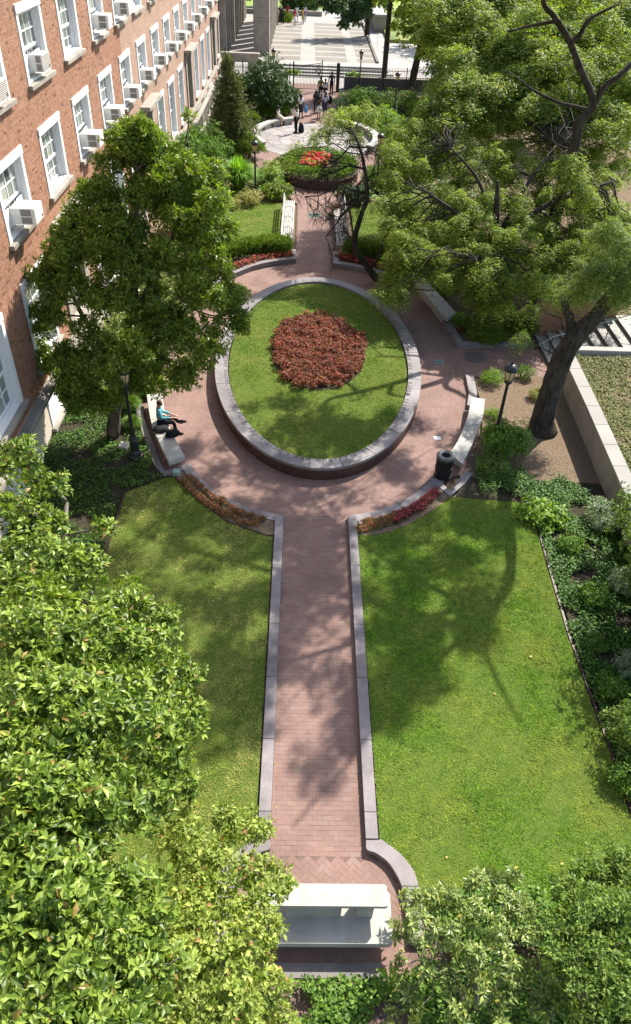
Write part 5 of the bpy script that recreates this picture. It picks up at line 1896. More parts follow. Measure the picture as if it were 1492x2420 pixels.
def bag(name, label, loc, size, colr, rz=0, strap=0.25):
    r = thing(name, label, 'bag', loc, rz)
    w, d, h = size
    mb = MB(); mb.smooth = True
    mb.lathe([(0.3, 0), (0.48, 0.06), (0.5, 0.4), (0.45, 0.8), (0.28, 1.0)], 12)
    mb.v = [(x * w * (1 + .13 * math.sin(7 * z + 5 * y)), y * d * (1 + .15 * math.sin(9 * z + 6 * x)), z * h * (1 + .22 * math.sin(5 * x + 2) * math.cos(6 * y))) for x, y, z in mb.v]
    mb.build('body', cloth(colr), r)
    if strap:
        mb = MB(); mb.tube([(-w * 0.25, 0, h * 0.9), (-w * 0.2, 0, h + strap * 0.7), (0, 0, h + strap), (w * 0.2, 0, h + strap * 0.7), (w * 0.25, 0, h * 0.9)], 0.012, 5)
        mb.build('strap', cloth(colr), r)
    mb = MB(); mb.box(-w * 0.3, w * 0.3, -d * 0.52, -d * 0.47, h * 0.25, h * 0.6); mb.build('pocket', cloth(colr), r)
    return r

RIGHT = -math.pi / 2       # turn so that +Y (forward) looks to +X
# woman on the left stone seat, legs crossed
make_person('woman in teal blouse and black trousers sitting cross-legged on the left seat', (-4.5, 20.22, 0.0), RIGHT + 0.15, LIGHT, (0.12, 0.34, 0.36), (0.012, 0.012, 0.016), 'hair_brown', 'trousers', 0.9, 'sit', 0, True,
            over=dict(knl=(-0.04, 0.44, 0.60), anl=(0.14, 0.66, 0.46), toel=(0.17, 0.80, 0.55), knr=(0.09, 0.43, 0.50), anr=(0.1, 0.50, 0.09), toer=(0.1, 0.66, 0.04),
                      wrl=(-0.06, 0.42, 0.70), wrr=(0.10, 0.40, 0.68), head=(0, 0.06, 1.17), crown=(0, 0.07, 1.27), nose=(0, 0.15, 1.13), chin=(0, 0.09, 1.09)), cat='person')
bag('shoulder_bag', 'black leather shoulder bag lying on the left seat beside the woman', (-4.0, 19.52, 0.451), (0.50, 0.34, 0.17), (0.012, 0.012, 0.013), 0.6, 0.12)
bag('jacket_bundle', 'bundled black jacket on the left seat against the woman', (-4.42, 19.78, 0.451), (0.52, 0.36, 0.13), (0.02, 0.019, 0.02), 0.2, 0)
# visitors on the upper walk, walking to the gate
make_person('man in dark grey jacket walking out through the iron gate', (*at(783, 225)[:2], 0.02), 0.0, DARK, (0.05, 0.047, 0.045), (0.012, 0.012, 0.016), sleeves=0.98, stride=0.15, scale=1.06)
make_person('person in yellow and black top walking left of the white vest', (*at(757, 236)[:2], 0.02), 0.1, TAN, (0.16, 0.15, 0.035), (0.02, 0.02, 0.03), 'hair', sleeves=0.4, stride=0.2, woman=True)
make_person('woman in white vest walking up behind the man in the jacket', (*at(768, 240)[:2], 0.02), 0.0, DARK, (0.72, 0.72, 0.74), (0.02, 0.02, 0.035), sleeves=0.0, stride=-0.2, woman=True)
bag('suitcase', 'grey green suitcase carried beside the person in the yellow top', (*at(749, 243)[:2], 0.25), (0.5, 0.3, 0.62), (0.06, 0.09, 0.095), 0, 0.1)
make_person('man in white shirt carrying a black bag close behind the white vest', (*at(766, 262)[:2], 0.02), 0.0, DARK, (0.75, 0.75, 0.74), (0.02, 0.022, 0.04), sleeves=0.5, stride=0.2)
bag('duffel_bag', 'round black bag carried at the right of the white shirted man', (*at(779, 256)[:2], 0.35), (0.5, 0.36, 0.55), (0.014, 0.014, 0.016), 0, 0.1)
make_person('man in pale lilac shirt and jeans walking beside the white skirt', (*at(768, 276)[:2], 0.02), 0.0, DARK, (0.46, 0.46, 0.58), (0.04, 0.055, 0.10), sleeves=0.5, stride=-0.22, scale=1.03)
make_person('woman in black top and short white skirt walking up the brick walk', (*at(753, 285)[:2], 0.02), 0.05, TAN, (0.015, 0.014, 0.015), (0.8, 0.8, 0.82), kind='skirt', skirt=0.62, sleeves=0.15, stride=0.18, woman=True, long_hair=True)
bag('handbag', 'pale green handbag at the hip of the woman in white skirt', (*at(757, 262, 0.75)[:2], 0.72), (0.3, 0.2, 0.28), (0.38, 0.42, 0.36), 0, 0.3)
make_person('woman in dark clothes half hidden beside the white skirt', (*at(746, 270)[:2], 0.02), 0.0, DARK, (0.03, 0.03, 0.05), (0.03, 0.03, 0.045), sleeves=0.4, stride=0.2, woman=True)
make_person('woman in white blouse and navy skirt carrying a blue bag', (*at(711, 281)[:2], 0.02), -0.2, DARK, (0.78, 0.78, 0.8), (0.03, 0.035, 0.06), kind='skirt', skirt=0.48, sleeves=0.45, stride=0.15, woman=True, long_hair=True)
bag('shopping_bag', 'bright blue shopping bag held by the woman in navy skirt', (*at(723, 278)[:2], 0.35), (0.28, 0.16, 0.45), (0.10, 0.36, 0.62), 0.3, 0.2)
make_person('man in cream shirt and black trousers standing on the granite court', (*at(700, 315)[:2], 0.03), 0.9, DARK, (0.74, 0.70, 0.58), (0.012, 0.012, 0.014), sleeves=0.5, stride=0.05, scale=1.05,
            over=dict(ell=(-0.28, 0.16, 1.22), wrl=(-0.12, 0.36, 1.36), elr=(0.28, 0.16, 1.22), wrr=(0.12, 0.36, 1.36)))
bag('backpack', 'black backpack standing on the court beside the cream shirted man', (*at(712, 314)[:2], 0.03), (0.42, 0.3, 0.62), (0.02, 0.021, 0.025), 0, 0.08)
make_person('woman in cream dress sitting on the left curved court bench', (-2.05, 62.1, 0.02), math.pi + 0.75, DARK, (0.78, 0.74, 0.60), (0.62, 0.56, 0.46), kind='skirt', sleeves=0.0, pose='sit', woman=True)
make_person('person with bare arms sitting at the far end of the right slatted bench', (2.05, 42.2, 0.0), math.pi / 2 + 0.2, LIGHT, (0.30, 0.32, 0.36), (0.42, 0.25, 0.16), 'hair_brown', 'trousers', 0.2, 'sit', woman=True)
# far group by the colonnade
PG = 'people gathered by the colonnade'
far = [((655, 55), 'woman in beige suit at the left of the far group', (0.45, 0.38, 0.30), (0.42, 0.36, 0.28), 'trousers', 0.9, False),
       ((662, 50), 'man in dark suit half hidden behind the far group', (0.02, 0.02, 0.025), (0.02, 0.02, 0.025), 'trousers', 0.95, False),
       ((668, 54), 'man in black suit standing in front of the far group', (0.015, 0.015, 0.02), (0.015, 0.015, 0.02), 'trousers', 0.95, False),
       ((680, 47), 'woman in long red dress beside the black suits', (0.42, 0.01, 0.03), (0.42, 0.01, 0.03), 'dress', 0.1, True),
       ((697, 57), 'woman in short red dress with white bag in the far group', (0.62, 0.01, 0.03), (0.62, 0.01, 0.03), 'dress', 0.0, True),
       ((702, 49), 'woman in white dress behind the red dress', (0.75, 0.75, 0.73), (0.7, 0.7, 0.68), 'dress', 0.1, True),
       ((716, 54), 'woman in yellow patterned dress at the right of the far group', (0.55, 0.40, 0.12), (0.50, 0.36, 0.13), 'dress', 0.1, True),
       ((721, 48), 'person in pale lilac top behind the yellow dress', (0.5, 0.46, 0.6), (0.3, 0.3, 0.4), 'trousers', 0.4, True)]
for (u, v), lab, tp, lg, kd, sl, wm in far:
    p = at(u, v + 3, FZ)
    make_person(lab, (p.x, p.y, FZ), random.uniform(-0.5, 0.5) + (math.pi if wm else 0), random.choice([DARK, TAN]), tp, lg, kind=kd, skirt=0.5, sleeves=sl, stride=0.04, woman=wm, detail=0, long_hair=wm, scale=1.05)
bag('handbag', 'small white handbag on the woman in the short red dress', (*at(698, 47, 1.4)[:2], 1.3), (0.4, 0.25, 0.4), (0.8, 0.8, 0.8), 0, 0.3)
p = Vector((6.0, 119.2, FZ + 0.80))
make_person('man in orange shirt and jeans sitting on the garden wall', (6.3, 119.3, 1.42), math.pi, DARK, (0.75, 0.17, 0.05), (0.05, 0.07, 0.12), sleeves=0.5, pose='sit', detail=0, scale=1.05)
make_person('man in white shirt and pale jeans sitting on the garden wall', (7.7, 119.3, 1.42), math.pi, DARK, (0.75, 0.75, 0.75), (0.30, 0.36, 0.48), sleeves=0.5, pose='sit', detail=0, scale=1.05)
p = at(869, 28, 0.5)
make_person('person in white shirt standing on the far lawn', (p.x, p.y, 0.5), 0.2, DARK, (0.7, 0.72, 0.78), (0.06, 0.08, 0.14), sleeves=0.5, detail=0, stride=0.05, scale=1.05)
cone = thing('safety_cone', 'small orange cone at the foot of the colonnade', 'cone', (*at(650, 50, FZ)[:2], FZ))
mb = MB(); mb.lathe([(0.25, 0), (0.25, 0.05), (0.17, 0.06), (0.05, 0.9), (0.03, 0.92)], 10)
mb.build('cone', cloth((0.7, 0.12, 0.03)), cone)
# ------------------------------------------------------------------ vegetation
def px(lst):
    """clumps given as photo pixel, distance and radius"""
    return [(*aty(u, v, Y), r) for u, v, Y, r in lst]
def pz(lst):
    return [(*at(u, v, z), r) for u, v, z, r in lst]

def foliage(root, clumps, style, m, density, name='crown', L=0.12, w=0.5, per=6, singles=0, **kw):
    base = root.location
    P, A = clump_tips(clumps, density, kw.get('up', 0.5), kw.get('shell', 0.5), kw.get('low', -0.55), kw.get('zmin'))
    if style == 'leaf':
        data = rosettes(P, A, per, L, kw.get('el', (45, 88)), kw.get('spread', 0.02))
        if singles:
            mask = big_leaves(root, data, m, w, 0.10, 0.14, singles, kw.get('umax', 1492))
            data = [a[mask] for a in data]
        V, F, t = leaf_geo(*data, w=w)
        k = 3
    elif style == 'flat':
        data = rosettes(P, A, per, L, kw.get('el', (45, 88)), kw.get('spread', 0.02))
        V, F, t = leaf_simple(*data, w=w)
        k = 4
    elif style == 'frond':
        V, F, t = frond_geo(P, A, kw.get('fronds', 3), L, kw.get('pairs', 4), kw.get('droop', 0.55), kw.get('leaflet', 0.085), w)
        k = 4
    else:
        V, F, t = needle_geo(P, A, per, L, w, kw.get('cone', 0.7))
        k = 4
    V = V - np.array(base)
    return leaf_obj(name, (V, F, t), m, root, k)

# --- near left tree with broad pale green leaves
T1 = pz([(40, 1090, 5.0, .55), (120, 1140, 4.6, .32), (20, 1200, 4.8, .4), (60, 1340, 5, .75), (185, 1345, 4.6, .5), (245, 1245, 4.2, .2), (300, 1440, 4.2, .52), (95, 1500, 5.1, .85),
         (220, 1530, 4.8, .75), (392, 1465, 3.6, .3), (345, 1585, 4.0, .65), (435, 1600, 3.4, .36), (90, 1690, 5.2, .9), (235, 1715, 4.8, .85), (375, 1740, 3.8, .65), (448, 1705, 3, .34),
         (70, 1890, 5.2, .8), (190, 1900, 4.8, .65), (330, 1880, 3.8, .5), (60, 2080, 5.1, .8), (175, 2110, 4.6, .65), (310, 2150, 4.0, .55), (60, 2270, 4.9, .75), (190, 2290, 4.5, .7),
         (320, 2300, 3.8, .6), (80, 2430, 4.7, .7), (230, 2440, 4.2, .6), (415, 1850, 2.9, .4), (120, 1230, 4.2, .3), (10, 1800, 4.6, .9), (10, 2000, 4.6, .8)])
b = (-4.6, 7.6, 0.05)
t1 = tree('magnolia_tree', 'big pale green broad leaved tree filling the lower left corner', 'tree', b,
          [([b, (-4.5, 7.7, 1.2), (-4.3, 7.6, 2.4), (-4.4, 8.2, 3.6)], [.19, .16, .12, .07]), ([(-4.3, 7.6, 2.0), (-3.7, 6.4, 3.0), (-3.3, 5.4, 3.8)], [.11, .08, .05]),
           ([(-4.3, 7.6, 2.2), (-4.6, 10, 3.2), (-4.7, 11.6, 4.2)], [.10, .07, .04]), ([(-4.3, 7.6, 2.4), (-3.0, 8.6, 3.0)], [.08, .04])], T1, 'bark_pale')
foliage(t1, T1, 'leaf', 'magnolia', 165, L=0.15, w=0.48, per=6, shell=.35, el=(35, 90), singles=300, umax=520)

T1b = pz([(440, 1985, 2.5, .42), (545, 1950, 2.2, .36), (615, 1965, 2.0, .24), (505, 2070, 2.6, .5), (620, 2075, 2.2, .38), (672, 2095, 2.0, .17), (440, 2160, 2.7, .5), (570, 2180, 2.5, .5),
          (635, 2200, 2.1, .3), (410, 2290, 2.7, .5), (535, 2320, 2.5, .5), (625, 2330, 1.9, .34), (430, 2420, 2.5, .45), (560, 2430, 2.2, .45), (660, 2420, 1.3, .3)])
b = (-1.4, 3.7, 0.05)
t1b = tree('redbud_shrub', 'yellow green leafy shrub overhanging the left end of the stone table seat', 'shrub', b,
           [([b, (-1.3, 3.8, 0.8), (-1.2, 4.0, 1.8)], [.07, .05, .03]), ([(-1.4, 3.7, 0.3), (-0.8, 4.3, 1.5)], [.05, .02]), ([(-1.4, 3.7, 0.3), (-1.9, 4.6, 1.7)], [.05, .02])], T1b, 'bark_pale', branch_r=0.025)
foliage(t1b, T1b, 'leaf', 'redbud', 210, L=0.105, w=0.58, per=6, shell=.35, el=(35, 90), singles=150, umax=760)

# --- left glossy tree against the facade
T2 = px([(320, 310, 22, .42), (300, 385, 22, .55), (240, 450, 21.6, .6), (185, 520, 21.5, .62), (335, 465, 22, .75), (445, 275, 23, .22), (428, 372, 22.6, .5), (400, 500, 22, .85),
         (485, 440, 22.5, .55), (250, 575, 21, .85), (140, 620, 21, .6), (350, 620, 21, .95), (470, 560, 22, .65), (525, 650, 21.5, .5), (540, 735, 21, .5), (572, 780, 20.8, .25),
         (465, 690, 21, .8), (240, 700, 20.5, .9), (125, 750, 20.5, .55), (380, 760, 20.3, .9), (480, 820, 20.3, .5), (490, 868, 20.2, .22), (280, 850, 20, .75), (150, 850, 20, .6),
         (385, 850, 20, .36), (225, 935, 19.8, .4), (100, 830, 20.3, .33), (300, 300, 22.4, .25), (420, 420, 23, .5), (310, 540, 21.5, .7), (170, 940, 19.8, .35), (200, 890, 20, .5), (285, 920, 19.9, .4), (90, 780, 20.4, .4), (325, 870, 20, .45), (440, 780, 20.2, .6), (540, 690, 21, .4), (420, 600, 21, .7), (300, 640, 20.6, .8), (180, 580, 21, .6), (260, 510, 21, .6), (450, 500, 22, .6), (240, 820, 20, .7), (330, 820, 20, .7)])
T2 = [(c[0], c[1], c[2], c[3] * .85) for c in T2]
EDGE = [(290, 285, 345), (380, 225, 470), (450, 175, 525), (520, 140, 545), (600, 100, 550), (700, 80, 570), (780, 62, 600), (850, 75, 520), (900, 105, 470), (925, 130, 375), (950, 150, 335), (985, 175, 290)]
r2_ = random.Random(9)
for _ in range(165):
    v = r2_.uniform(300, 975)
    u0 = np.interp(v, [e[0] for e in EDGE], [e[1] for e in EDGE]); u1 = np.interp(v, [e[0] for e in EDGE], [e[2] for e in EDGE])
    r_ = r2_.uniform(.24, .5)
    T2.append((*aty(r2_.uniform(u0 + r_ * 70, u1 - r_ * 70), v, 22.3 - (v - 290) / 690 * 2.9 + r2_.uniform(-.6, .6)), r_))
T2 += px([(205, 465, 21.8, .4), (520, 470, 22.2, .42), (540, 545, 22, .4), (150, 555, 21.3, .4), (90, 655, 20.8, .42), (75, 745, 20.5, .38), (90, 860, 20.1, .34), (560, 700, 21, .4), (575, 750, 20.9, .3), (270, 330, 22.2, .36), (360, 340, 22.2, .4), (500, 400, 22.6, .4), (290, 850, 18.45, .42), (250, 875, 18.5, .36), (335, 840, 18.5, .36), (300, 800, 18.6, .42), (270, 905, 18.6, .22)])
b = (-6.05, 19.95, 0.05)
t2 = tree('glossy_leaved_tree', 'dense dark glossy leaved tree standing close to the brick building', 'tree', b,
          [([b, (-5.8, 20.0, 1.2), (-5.2, 20.2, 2.4), (-5.0, 20.6, 4.0), (-4.8, 21.2, 6.0), (-4.6, 21.6, 7.8)], [.22, .19, .16, .12, .08, .04]),
           ([(-5.2, 20.2, 2.4), (-4.2, 20.6, 3.4), (-3.2, 21.0, 4.4)], [.11, .08, .04]), ([(-5.4, 20.2, 2.0), (-6.4, 20.6, 3.6), (-7.0, 21, 5)], [.11, .08, .04]),
           ([(-5.0, 20.6, 4.0), (-4.0, 21.6, 5.6), (-3.4, 22.2, 7.2)], [.08, .06, .03])], T2, 'bark_brown')
foliage(t2, T2, 'leaf', 'glossy', 105, L=0.165, w=0.38, per=7, el=(35, 88), shell=.4)

# --- leaning honey locust beside the retaining wall; its high crown shades the lawns
hi = []
rr = random.Random(3)
for k in range(420):
    x, y = rr.uniform(3.4, 15.0), rr.uniform(20.5, 32.0)
    z = 14.75 - 0.098 * y + rr.uniform(0, 3.2)
    if (x - 9.0) ** 2 / 34 + (y - 26.2) ** 2 / 34 < 1 and math.sin(x * 1.5 + 1.2 * math.sin(y * .9)) + math.sin(y * 1.35 + x * .4) > -.7: hi.append((x, y, z, rr.uniform(.15, .38), 0.7))
lo3 = px([(1235, 800, 22, .2), (1345, 700, 22.5, .34), (1395, 685, 22, .34), (1460, 700, 22.5, .3), (1480, 620, 23, .6), (1440, 560, 24, .6), (1260, 735, 23, .24), (1330, 675, 23.5, .4), (1440, 655, 20.6, .4), (1482, 655, 20.5, .45), (1475, 705, 20.4, .3), (1405, 650, 21, .42), (1362, 690, 21, .32), (1490, 590, 21, .4)])
b = (8.42, 20.95, 0.0)
t3 = tree('honey_locust', 'big honey locust with a thick leaning rugged trunk by the retaining wall', 'tree', b,
          [([b, aty(1283, 990, 21), aty(1300, 930, 21), aty(1328, 850, 21.05), aty(1358, 800, 21.1), aty(1410, 745, 21.2), aty(1452, 690, 21.3), (10.05, 21.4, 5.95), (11.0, 21.3, 7.6), (11.7, 21.0, 9.6), (11.4, 21.6, 11.6), (10.6, 23.3, 14.2)],
            [.54, .39, .35, .34, .32, .24, .21, .18, .15, .12, .09, .05]),
           ([aty(1345, 830, 21.1), aty(1350, 770, 21.3), aty(1338, 728, 21.6), aty(1322, 690, 22)], [.19, .16, .12, .05]),
           ([(11.6, 21.2, 10), (8.6, 21.6, 12.9), (5.4, 21.2, 14)], [.09, .07, .03]), ([(11.6, 21, 10.4), (10.9, 20.4, 12.6), (9.2, 18.4, 14)], [.08, .06, .03]),
           ([(11.6, 21.1, 9.4), (12.6, 21.4, 12.2), (14.0, 20.6, 13.8)], [.08, .06, .03]), ([(11.5, 21.2, 10.6), (10.4, 25.4, 12.9), (8.6, 29.0, 13.6)], [.08, .06, .03]),
           ([(11.4, 21.4, 11.4), (8.6, 24.6, 13.4), (5.2, 26.6, 14.2)], [.11, .08, .04])], hi + lo3, 'bark', branch_r=0.03, sides=12, twigs=3)
foliage(t3, hi, 'frond', 'locust', 72, name='high_crown', L=0.42, pairs=3, leaflet=0.15, w=0.45, fronds=3, low=-0.9)
foliage(t3, lo3, 'frond', 'locust_cool', 150, name='low_sprays', L=0.40, pairs=5, leaflet=0.085, w=0.40, droop=0.8)

# --- second honey locust filling the right middle
T4 = px([(960, 425, 31, .75), (1030, 365, 33, .85), (1105, 400, 32, .95), (1185, 360, 33, .95), (1265, 335, 34, 1.0), (1000, 495, 30, .75), (1090, 495, 30.5, .95), (1190, 470, 31, 1.0),
         (1290, 430, 32, 1.05), (1390, 440, 32, 1.05), (1470, 420, 32, 1.0), (955, 560, 29.5, .5), (1045, 590, 29.5, .75), (1140, 590, 29.5, .85), (1250, 560, 30, .95), (1350, 530, 30, .95),
         (1445, 500, 30, .95), (955, 650, 28.5, .5), (915, 690, 28, .36), (985, 705, 27.8, .4), (1060, 680, 28.5, .55), (1150, 670, 28.5, .6), (1245, 650, 28.5, .75), (1340, 620, 27, .7), (1430, 600, 27, .7),
         (890, 690, 27.6, .22), (1000, 300, 36, .9), (930, 360, 34, .6), (1480, 340, 34, 1.0), (1390, 360, 34, .9), (905, 480, 31.5, .4)])
rf_ = random.Random(5)
T4 = [c for c in T4 if c[3] < .62 and not (c[1] < 28.6 and 4.5 < c[0] < 7.2)]
LEFT = [(230, 1010), (300, 950), (360, 915), (450, 925), (560, 930), (640, 935), (690, 900), (715, 960), (725, 1060)]
k_ = 0
while k_ < 600:
    v = rf_.uniform(240, 735)
    lb_ = np.interp(v, [q_[0] for q_ in LEFT], [q_[1] for q_ in LEFT])
    u = rf_.uniform(lb_ - 10, 1500)
    if v > 690 and 1210 < u: continue
    if v > 660 and 975 < u < 1100: continue
    Y_ = np.interp(v, [240, 560, 735], [38.5, 30.5, 27.5]) + rf_.uniform(-1.5, 1.5)
    T4.append((*aty(u, v, Y_), rf_.uniform(.18, .40), rf_.uniform(.4, .8)))
    k_ += 1
T4 = [(c[0], c[1], c[2], c[3] * .82, .6) if len(c) == 4 else c for c in T4] + px([(1360, 430, 29.5, .6), (1350, 385, 30, .45), (1390, 470, 29.3, .5)])
b = (8.35, 31.3, 0.0)
t4 = tree('honey_locust', 'broad honey locust with feathery leaves spreading over the right seat', 'tree', b,
          [([b, (8.3, 31.2, 1.6), (8.15, 31.0, 3.0), (7.9, 30.8, 4.4), (7.7, 30.6, 5.4)], [.22, .19, .17, .13, .06]), ([(8.2, 31.1, 2.6), (6.6, 31.0, 3.8), (4.9, 30.6, 4.9)], [.13, .1, .04]),
           ([(8.2, 31.1, 2.8), (10, 31.0, 4.4), (12.4, 31.0, 5.4)], [.14, .1, .05]), ([(8.1, 31, 3.2), (7.4, 32.6, 4.8), (6.2, 33.6, 5.8)], [.1, .07, .03]),
           ([(8.2, 31.1, 2.3), (7.6, 29.4, 3.0), (6.8, 28.2, 3.2)], [.1, .07, .03]), ([(8.2, 31, 3.0), (9.6, 32.6, 5.0), (10.8, 34, 6.0)], [.1, .07, .03])], T4, 'bark', branch_r=0.04, twigs=4)
foliage(t4, T4, 'frond', 'locust', 80, L=0.46, pairs=4, leaflet=0.115, w=0.42, droop=0.85, low=-0.4, shell=.12, up=.15)

# --- tall forked locust at upper right
T5 = px([(1090, 255, 38, 1.2), (1180, 240, 38, 1.3), (1275, 255, 36, 1.2), (1105, 130, 42, 1.5), (1200, 110, 40, 1.5), (1300, 150, 38, 1.1), (1420, 310, 35, 1.1), (1470, 230, 38, 1.1),
         (1060, 40, 46, 1.7), (1180, 10, 45, 1.6), (1420, 50, 38, 1.2), (1475, 100, 38, 1.1), (1270, 40, 40, 1.3), (1330, 220, 37, .8), (1040, 200, 42, 1.0), (1230, 180, 38, 1.0), (1370, 150, 36, .6)])
T5 = [(c[0], c[1], c[2], c[3] * .6, .7) for c in T5]
for _ in range(190):
    v = rf_.uniform(-40, 290)
    u = rf_.uniform(1045 if v > 90 else 1010, 1510)
    T5.append((*aty(u, v, np.interp(v, [-40, 290], [46, 37]) + rf_.uniform(-2, 2)), rf_.uniform(.4, .8), .6))
b = (10.7, 31.6, 0.0)
t5 = tree('honey_locust', 'tall honey locust whose bare forked dark trunk shows at upper right', 'tree', b,
          [([b, (10.6, 31.4, 3), (10.5, 31.1, 5.6), aty(1362, 335, 31), aty(1368, 290, 31), aty(1402, 252, 31), aty(1395, 215, 31), aty(1372, 165, 31), aty(1345, 95, 31), aty(1310, 40, 31), aty(1285, -10, 31), (8.9, 31.5, 13)],
            [.34, .30, .25, .19, .175, .165, .14, .13, .115, .10, .08, .05]),
           ([aty(1400, 255, 31), aty(1430, 205, 31), aty(1462, 180, 31), aty(1500, 145, 31.2), (13.6, 31.6, 11)], [.13, .11, .10, .10, .05]),
           ([aty(1400, 262, 31), aty(1360, 252, 31.2), aty(1320, 242, 31.4), aty(1258, 212, 31.8), aty(1235, 190, 32)], [.08, .07, .06, .045, .03]),
           ([aty(1350, 100, 31), aty(1372, 80, 31), aty(1395, 45, 31), aty(1460, 10, 31.2)], [.1, .09, .07, .04]),
           ([aty(1315, 50, 31), aty(1260, 60, 31.6), aty(1200, 75, 32)], [.07, .05, .03])], T5, 'bark', branch_r=0.022, twigs=3)
foliage(t5, T5, 'frond', 'locust', 58, L=0.6, pairs=3, leaflet=0.17, w=0.42, droop=0.7, low=-0.4)

# --- small weeping tree with bare twigs over the upper path
T6 = px([(800, 295, 35, .55), (860, 275, 36, .6), (755, 325, 34.5, .42), (840, 330, 35, .36), (700, 350, 34.5, .26), (690, 385, 34, .24), (925, 350, 35, .4), (785, 270, 36.5, .3), (640, 385, 34, .2), (820, 265, 36, .3)])
b = (3.55, 33.3, 0.1)
t6 = tree('weeping_locust', 'small leaning locust with bare weeping twigs hanging over the upper path', 'tree', b,
          [([b, aty(865, 625, 33.2), aty(838, 580, 33.2), aty(850, 520, 33.2), aty(868, 465, 33.4), aty(862, 400, 33.8), aty(850, 345, 34.2), aty(835, 310, 34.6)], [.17, .15, .13, .11, .09, .08, .06, .04]),
           ([aty(872, 636, 33.2), aty(893, 610, 33.2), aty(905, 570, 33.3), aty(925, 545, 33.4), aty(960, 530, 33.6)], [.10, .07, .06, .05, .03])], T6, 'bark', branch_r=0.03, twigs=4)
foliage(t6, T6, 'frond', 'locust', 80, L=0.42, pairs=4, leaflet=0.12, w=0.4, droop=0.8)
tw = MB(); tw.smooth = True
rt = random.Random(11)
def twig(p, d, L, r, depth):
    pts = [p]
    n = 4
    for i in range(n):
        d = (d + Vector((rt.uniform(-.35, .35), rt.uniform(-.35, .35), rt.uniform(-.42, .12)))).normalized()
        pts.append(pts[-1] + d * L / n)
    tw.tube([q2 - Vector(b) for q2 in pts], np.linspace(r, r * 0.55, n + 1), 5)
    if depth:
        for i in range(1, n + 1):
            for _ in range(2 if depth > 1 else 1):
                if rt.random() < 0.85:
                    s = Vector((rt.uniform(-1, 1), rt.uniform(-.8, .8), rt.uniform(-.9, .3))).normalized()
                    twig(pts[i], (d * 0.5 + s).normalized(), L * rt.uniform(.45, .7), r * 0.55, depth - 1)
for (u0, v0, Y0), (u1, v1, Y1) in (((862, 400, 33.8), (700, 440, 33.8)), ((866, 455, 33.5), (720, 465, 33.5)), ((852, 350, 34.2), (760, 400, 34)), ((862, 420, 33.8), (800, 520, 33)), ((866, 455, 33.5), (770, 560, 32.6)), ((845, 330, 34.4), (930, 420, 34))):
    a, c = aty(u0, v0, Y0), aty(u1, v1, Y1)
    pts = wander(a, c, 5, 0.08, 0.08)
    tw.tube([q2 - Vector(b) for q2 in pts], np.linspace(.05, .025, 6), 6)
    for i in range(1, 6):
        for _ in range(2):
            s = Vector((rt.uniform(-1, .6), rt.uniform(-.5, .5), rt.uniform(-.8, .5))).normalized()
            twig(pts[i], s, rt.uniform(.6, 1.1), .018, 2)
tw.build('bare_twigs', 'bark', t6)

# --- trees round the fence and beyond
def simple_tree(name, label, base, top, r, clumps, style='flat', m='deep', density=16, L=0.5, bark='bark', lean=(0, 0), group=None, **kw):
    t = tree(name, label, 'tree', base, [([base, (base[0] + lean[0] * .5, base[1] + lean[1] * .5, top * .5), (base[0] + lean[0], base[1] + lean[1], top)], [r, r * .8, r * .55])], clumps, bark, group, branch_r=0.06, twigs=2)
    foliage(t, clumps, style, m, density, L=L, **kw)
    return t
simple_tree('tall_tree', 'tree with tall straight trunk at the fence left of its leaning neighbour', (7.1, 76.4, 0), 11.5, .27, px([(905, -40, 76, 2.0), (950, -30, 76, 2.2), (940, 60, 76, .6)]), m='locust', density=18, L=0.35)
simple_tree('leaning_tree', 'tree at the fence whose trunk leans to the right of the tall straight one', (9.35, 74.6, 0), 6.5, .36, px([(985, 90, 74, 1.2), (1010, 50, 74, 1.6), (960, 75, 74, .8), (1040, 110, 73, 1.5), (970, 30, 75, 1.4), (1005, 130, 73, .8), (1030, 0, 75, 2)]), m='locust', density=22, L=0.30, lean=(0.9, 0.2))
simple_tree('dark_trunk_tree', 'tree with a dark crooked trunk beside the right end of the iron fence', (11.6, 69.5, 0), 6.5, .30, px([(1050, 140, 69, 1.3), (1085, 110, 68, 1.5), (1030, 170, 69, .8), (1070, 190, 66, 1.0), (1100, 60, 70, 1.8), (1120, 170, 66, 1.4)]), m='locust_cool', density=22, L=0.32, lean=(-0.8, 0.3))
simple_tree('shade_tree', 'tree whose dark green boughs hang over the middle of the garden wall', (7.2, 104, 0.4), 11, .35, px([(800, 15, 101, 1.7), (830, 45, 101, 1.1), (775, 5, 101, 1.3), (850, 20, 102, 1.6), (815, 60, 100, .7), (890, -10, 103, 2.2)]), m='deep', density=22, L=0.42)
simple_tree('shade_tree', 'dark trunked shade tree at the far left behind the colonnade group', (-6.6, 126, 0.5), 9, .6, px([(600, -30, 126, 3), (560, -40, 127, 3), (640, -35, 128, 2.5)]), m='deep', density=12, L=0.6)
bgp = px([(1150, 150, 62, 2.6), (1230, 160, 60, 2.6), (1310, 90, 62, 2.8), (1400, 150, 60, 2.6), (1200, 60, 70, 3.0), (1330, 200, 56, 2.0)])
bg1 = simple_tree('street_tree', 'leafy street tree behind the locusts at upper right', (19.5, 62, 0), 7, .35, bgp, m='locust', density=10, L=0.42)
for (dx, dy, dz, s, lab) in ((9.5, -9, 0.0, .85, 'leafy street tree at the right picture edge behind the forked trunk'), (4.0, 22, 0.5, 1.15, 'leafy street tree far off at the top right beside the street'), (-3.2, 40, 0.5, 1.0, 'leafy tree on the far lawn above the ramp handrail')):
    dup(bg1, (19.5 + dx, 62 + dy, dz), rz=dx, label=lab, scale=s)

